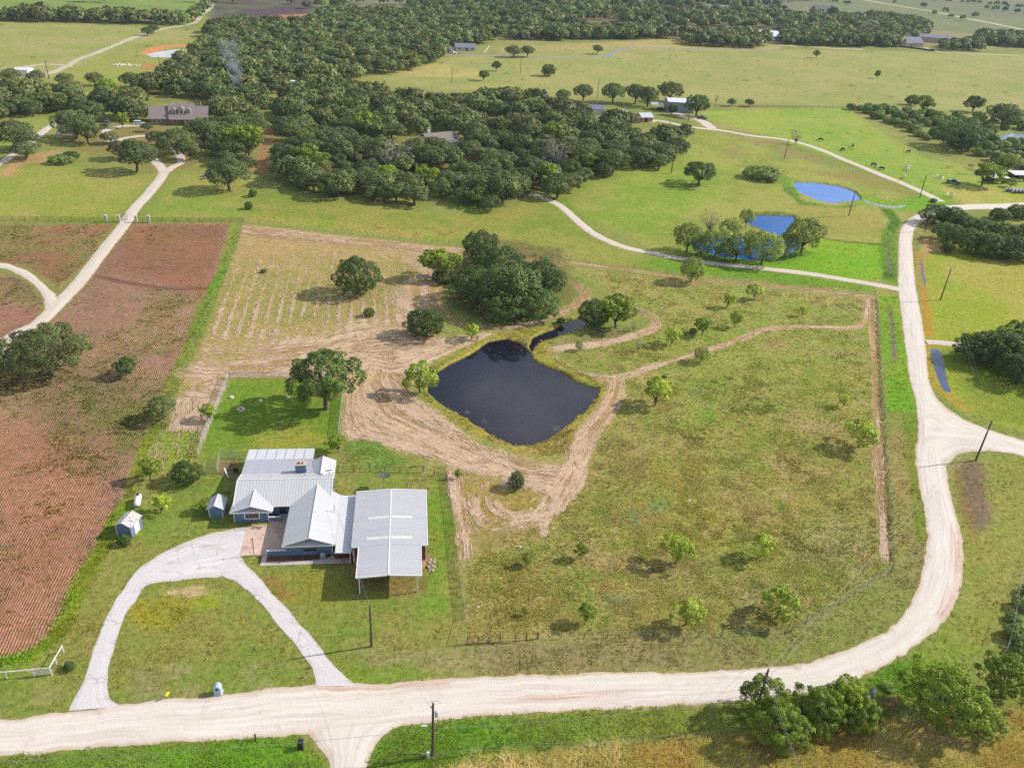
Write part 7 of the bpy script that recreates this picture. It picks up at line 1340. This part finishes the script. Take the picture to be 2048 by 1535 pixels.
# smoke rising from the wood
def smoke():
    m, n, o = newmat('smoke'); v = n.nodes.new('ShaderNodeVolumePrincipled'); t = n.nodes.new('ShaderNodeTexCoord'); s = n.nodes.new('ShaderNodeSeparateXYZ'); n.links.new(t.outputs['Generated'], s.inputs[0])
    f = ramp(n, noise(n, t.outputs['Object'], .22, 4, .6), .42, .7); fade = ramp(n, s.outputs[2], .02, 1.0, (1, 1, 1), (.12, .12, .12)); r2 = n.nodes.new('ShaderNodeVectorMath'); r2.operation = 'DISTANCE'
    cxy = n.nodes.new('ShaderNodeCombineXYZ'); n.links.new(s.outputs[0], cxy.inputs[0]); n.links.new(s.outputs[1], cxy.inputs[1]); n.links.new(cxy.outputs[0], r2.inputs[0]); r2.inputs[1].default_value = (.5, .5, 0)
    ed = ramp(n, r2.outputs['Value'], .12, .5, (1, 1, 1), (0, 0, 0)); d = math_(n, 'MULTIPLY', math_(n, 'MULTIPLY', f, fade), ed); n.links.new(math_(n, 'MULTIPLY', d, .26), v.inputs['Density']); v.inputs['Color'].default_value = (.82, .86, .95, 1)
    n.links.new(v.outputs[0], o.inputs['Volume']); return m
x, y = W(483, 203); mb = MB(); mb.lathe((0, 0, 0), [(1.2, 0), (2.6, 8), (4.6, 17), (7.5, 29)], 16); mb.f.append(list(range(15, -1, -1))); mb.m.append(0); mb.f.append(list(range(48, 64))); mb.m.append(0)
q = mb.build('smoke', smoke(), None, (x, y, 1.5)); q.rotation_euler = (0, R(-7), 0); tag(q, 'pale blue smoke rising from the left wood behind the dormer house', 'smoke', None, 'stuff')
# ------------------------------------------------------------------ standing grass and lying hay
def tufts(name, wgt, N, hgt, wid, blades, lean, seed, cmul, label, zlift=0.0, maxd=420):
    r = np.random.default_rng(seed); w = wgt * (GZ > -.05) * (GY > 46) * (depth(GX, GY) < maxd) * (np.abs(GX) < .66 * GY + 40)
    cell = np.concatenate([np.diff(dist), [1.0]]); w = w.reshape(NR, NC); w[:2] = 0; w[-2:] = 0; w = w.ravel(); w = w / w.sum()
    idx = r.choice(GN, N, p=w); x = GX[idx] + r.uniform(-.5, .5, N) * (.67 * GY[idx] + 40) * 2 / NC; y = GY[idx] + r.uniform(0, 1, N) * cell[idx // NC]
    s = (.75 + PXM[idx] * 1.6) ; s = np.clip(s, .8, 2.2) * r.uniform(.6, 1.4, N)
    a0 = r.uniform(0, 6.28, (N, blades)); px_ = x[:, None] + np.cos(a0) * wid * .3 * s[:, None]; py_ = y[:, None] + np.sin(a0) * wid * .3 * s[:, None]
    ln = lean * r.uniform(.4, 1.3, (N, blades)) * s[:, None]; h = hgt * r.uniform(.6, 1.3, (N, blades)) * s[:, None]; wd_ = wid * r.uniform(.35, .7, (N, blades)) * s[:, None]
    sway = (fbm(x, y, 6, 90 + seed) - .5) * 8; a1 = np.where(r.uniform(size=(N, blades)) < .5, a0, sway[:, None])
    bx, by = -np.sin(a1) * wd_ / 2, np.cos(a1) * wd_ / 2
    V = np.stack([np.stack([px_ - bx, py_ - by, np.zeros_like(h)], -1), np.stack([px_ + bx, py_ + by, np.zeros_like(h)], -1), np.stack([px_ + np.cos(a1) * ln, py_ + np.sin(a1) * ln, h], -1)], 2)
    V[..., 2] += zlift + GZ[idx][:, None, None]
    c = COL[idx] * r.uniform(.72, 1.3, N)[:, None] * np.array(cmul); c = c * (1 + r.normal(size=(N, 1)) * np.array([.10, .03, .05]))
    c = np.repeat(np.clip(c, .004, .9), blades * 3, 0); n = N * blades
    o = link(name, npmesh(name, V.reshape(-1, 3), np.arange(n * 3).reshape(n, 3), [M_BLADE], {'col': c})); return tag(o, label, 'grass', None, 'stuff')
def blademat():
    m, n, o = newmat('grass_blades'); a = n.nodes.new('ShaderNodeAttribute'); a.attribute_name = 'col'
    d = n.nodes.new('ShaderNodeBsdfDiffuse'); t = n.nodes.new('ShaderNodeBsdfTranslucent'); ms = n.nodes.new('ShaderNodeMixShader'); ms.inputs[0].default_value = .15
    n.links.new(a.outputs['Color'], d.inputs['Color']); n.links.new(a.outputs['Color'], t.inputs['Color']); g = n.nodes.new('ShaderNodeNewGeometry'); q = n.nodes.new('ShaderNodeMix'); q.data_type = 'VECTOR'; q.inputs[0].default_value = .72; q.inputs[5].default_value = (0, 0, 1)
    n.links.new(g.outputs['Normal'], q.inputs[4]); n.links.new(q.outputs[1], d.inputs['Normal'])
    n.links.new(d.outputs[0], ms.inputs[1]); n.links.new(t.outputs[0], ms.inputs[2]); n.links.new(ms.outputs[0], o.inputs['Surface']); return m
M_BLADE = blademat()
clump = .25 + 1.5 * st(N4, .35, .75) * st(N2, .25, .7)
tufts('grass', TUFT ** 1.5 * clump * (TALL < .3) * (FIELD == 0), 150000, .17, .20, 4, .26, 41, (1.36, 1.40, 1.2), 'weedy green and dry pasture grass over the plots and verges')
tufts('field_weeds', TUFT * clump * (FIELD > 0), 9000, .20, .34, 5, .26, 42, (1.25, 1.45, 1.0), 'green weeds sprouting in the plowed red fields')
tufts('tall_grass', TALL * (.3 + clump), 42000, .36, .16, 6, .8, 43, (1.5, 1.42, 1.3), 'long golden grass lying in waves beside the near road')
# hay wisps: thin lying strips, along the mower's track where there is one
r = np.random.default_rng(77); N = 80000
w = np.clip(STRAW, 0, 1) ** 2 * (GZ > -.05) * (.15 + st(N4, .4, .7)) * (depth(GX, GY) < 300); w = w / w.sum(); idx = r.choice(GN, N, p=w)
x = GX[idx] + r.uniform(-.3, .3, N); y = GY[idx] + r.uniform(-.4, .4, N); a = np.full(N, math.atan2(rd[1], rd[0])); BD = np.full(N, 14.0)
for lp in HAYLINES:
    lo, hi = lp.min(0) - 9, lp.max(0) + 9; ii = np.nonzero((x > lo[0]) & (x < hi[0]) & (y > lo[1]) & (y < hi[1]))[0]
    for p0, p1 in zip(lp[:-1], lp[1:]):
        dv = p1 - p0; l2 = dv @ dv + 1e-9; tt = np.clip(((x[ii] - p0[0]) * dv[0] + (y[ii] - p0[1]) * dv[1]) / l2, 0, 1); ds = np.hypot(x[ii] - p0[0] - tt * dv[0], y[ii] - p0[1] - tt * dv[1]); k = ds < BD[ii]
        a[ii[k]] = math.atan2(dv[1], dv[0]); BD[ii[k]] = ds[k]
a = a + (fbm(x, y, 5, 60) - .5) * .7 + r.normal(size=N) * .16
kp = (vnoise(BD * 1.05, (x * np.cos(a) + y * np.sin(a)) * .05, 5) < .48) | (BD > 9); x, y, a, idx = x[kp], y[kp], a[kp], idx[kp]; N = len(x); l = r.uniform(.4, 1.7, N) * (1 + PXM[idx]); wd_ = r.uniform(.04, .10, N) * (1 + 2 * PXM[idx]); dx, dy = np.cos(a) * l / 2, np.sin(a) * l / 2; nx, ny = -np.sin(a) * wd_ / 2, np.cos(a) * wd_ / 2
z0 = r.uniform(.02, .10, N); z1 = r.uniform(.02, .10, N)
V = np.stack([np.stack([x - dx - nx, y - dy - ny, z0], 1), np.stack([x + dx - nx, y + dy - ny, z1], 1), np.stack([x + dx + nx, y + dy + ny, z1 + .02], 1), np.stack([x - dx + nx, y - dy + ny, z0 + .02], 1)], 1)
c = (lin((234, 204, 172)) * .82)[None] * r.uniform(.55, 1.1, N)[:, None]
tag(link('mown_hay', npmesh('mown_hay', V.reshape(-1, 3), np.arange(N * 4).reshape(N, 4), [M_BLADE], {'col': np.repeat(c, 4, 0)})), 'pale dry hay strewn over the mown plot and lanes', 'hay', None, 'stuff')
# ------------------------------------------------------------------ air
hm, hn, ho = newmat('haze_air'); hv = hn.nodes.new('ShaderNodeVolumePrincipled'); hv.inputs['Color'].default_value = (.62, .74, .95, 1); hv.inputs['Density'].default_value = .00007; hv.inputs['Anisotropy'].default_value = 0.0
hn.links.new(hv.outputs[0], ho.inputs['Volume'])
hz_ = MB().box(-9600, 9600, -9600, 9600, -3.0, 89.0).build('haze', hm); tag(hz_, 'thin blue haze over the far country', 'haze', None, 'stuff'); hm.cycles.homogeneous_volume = True
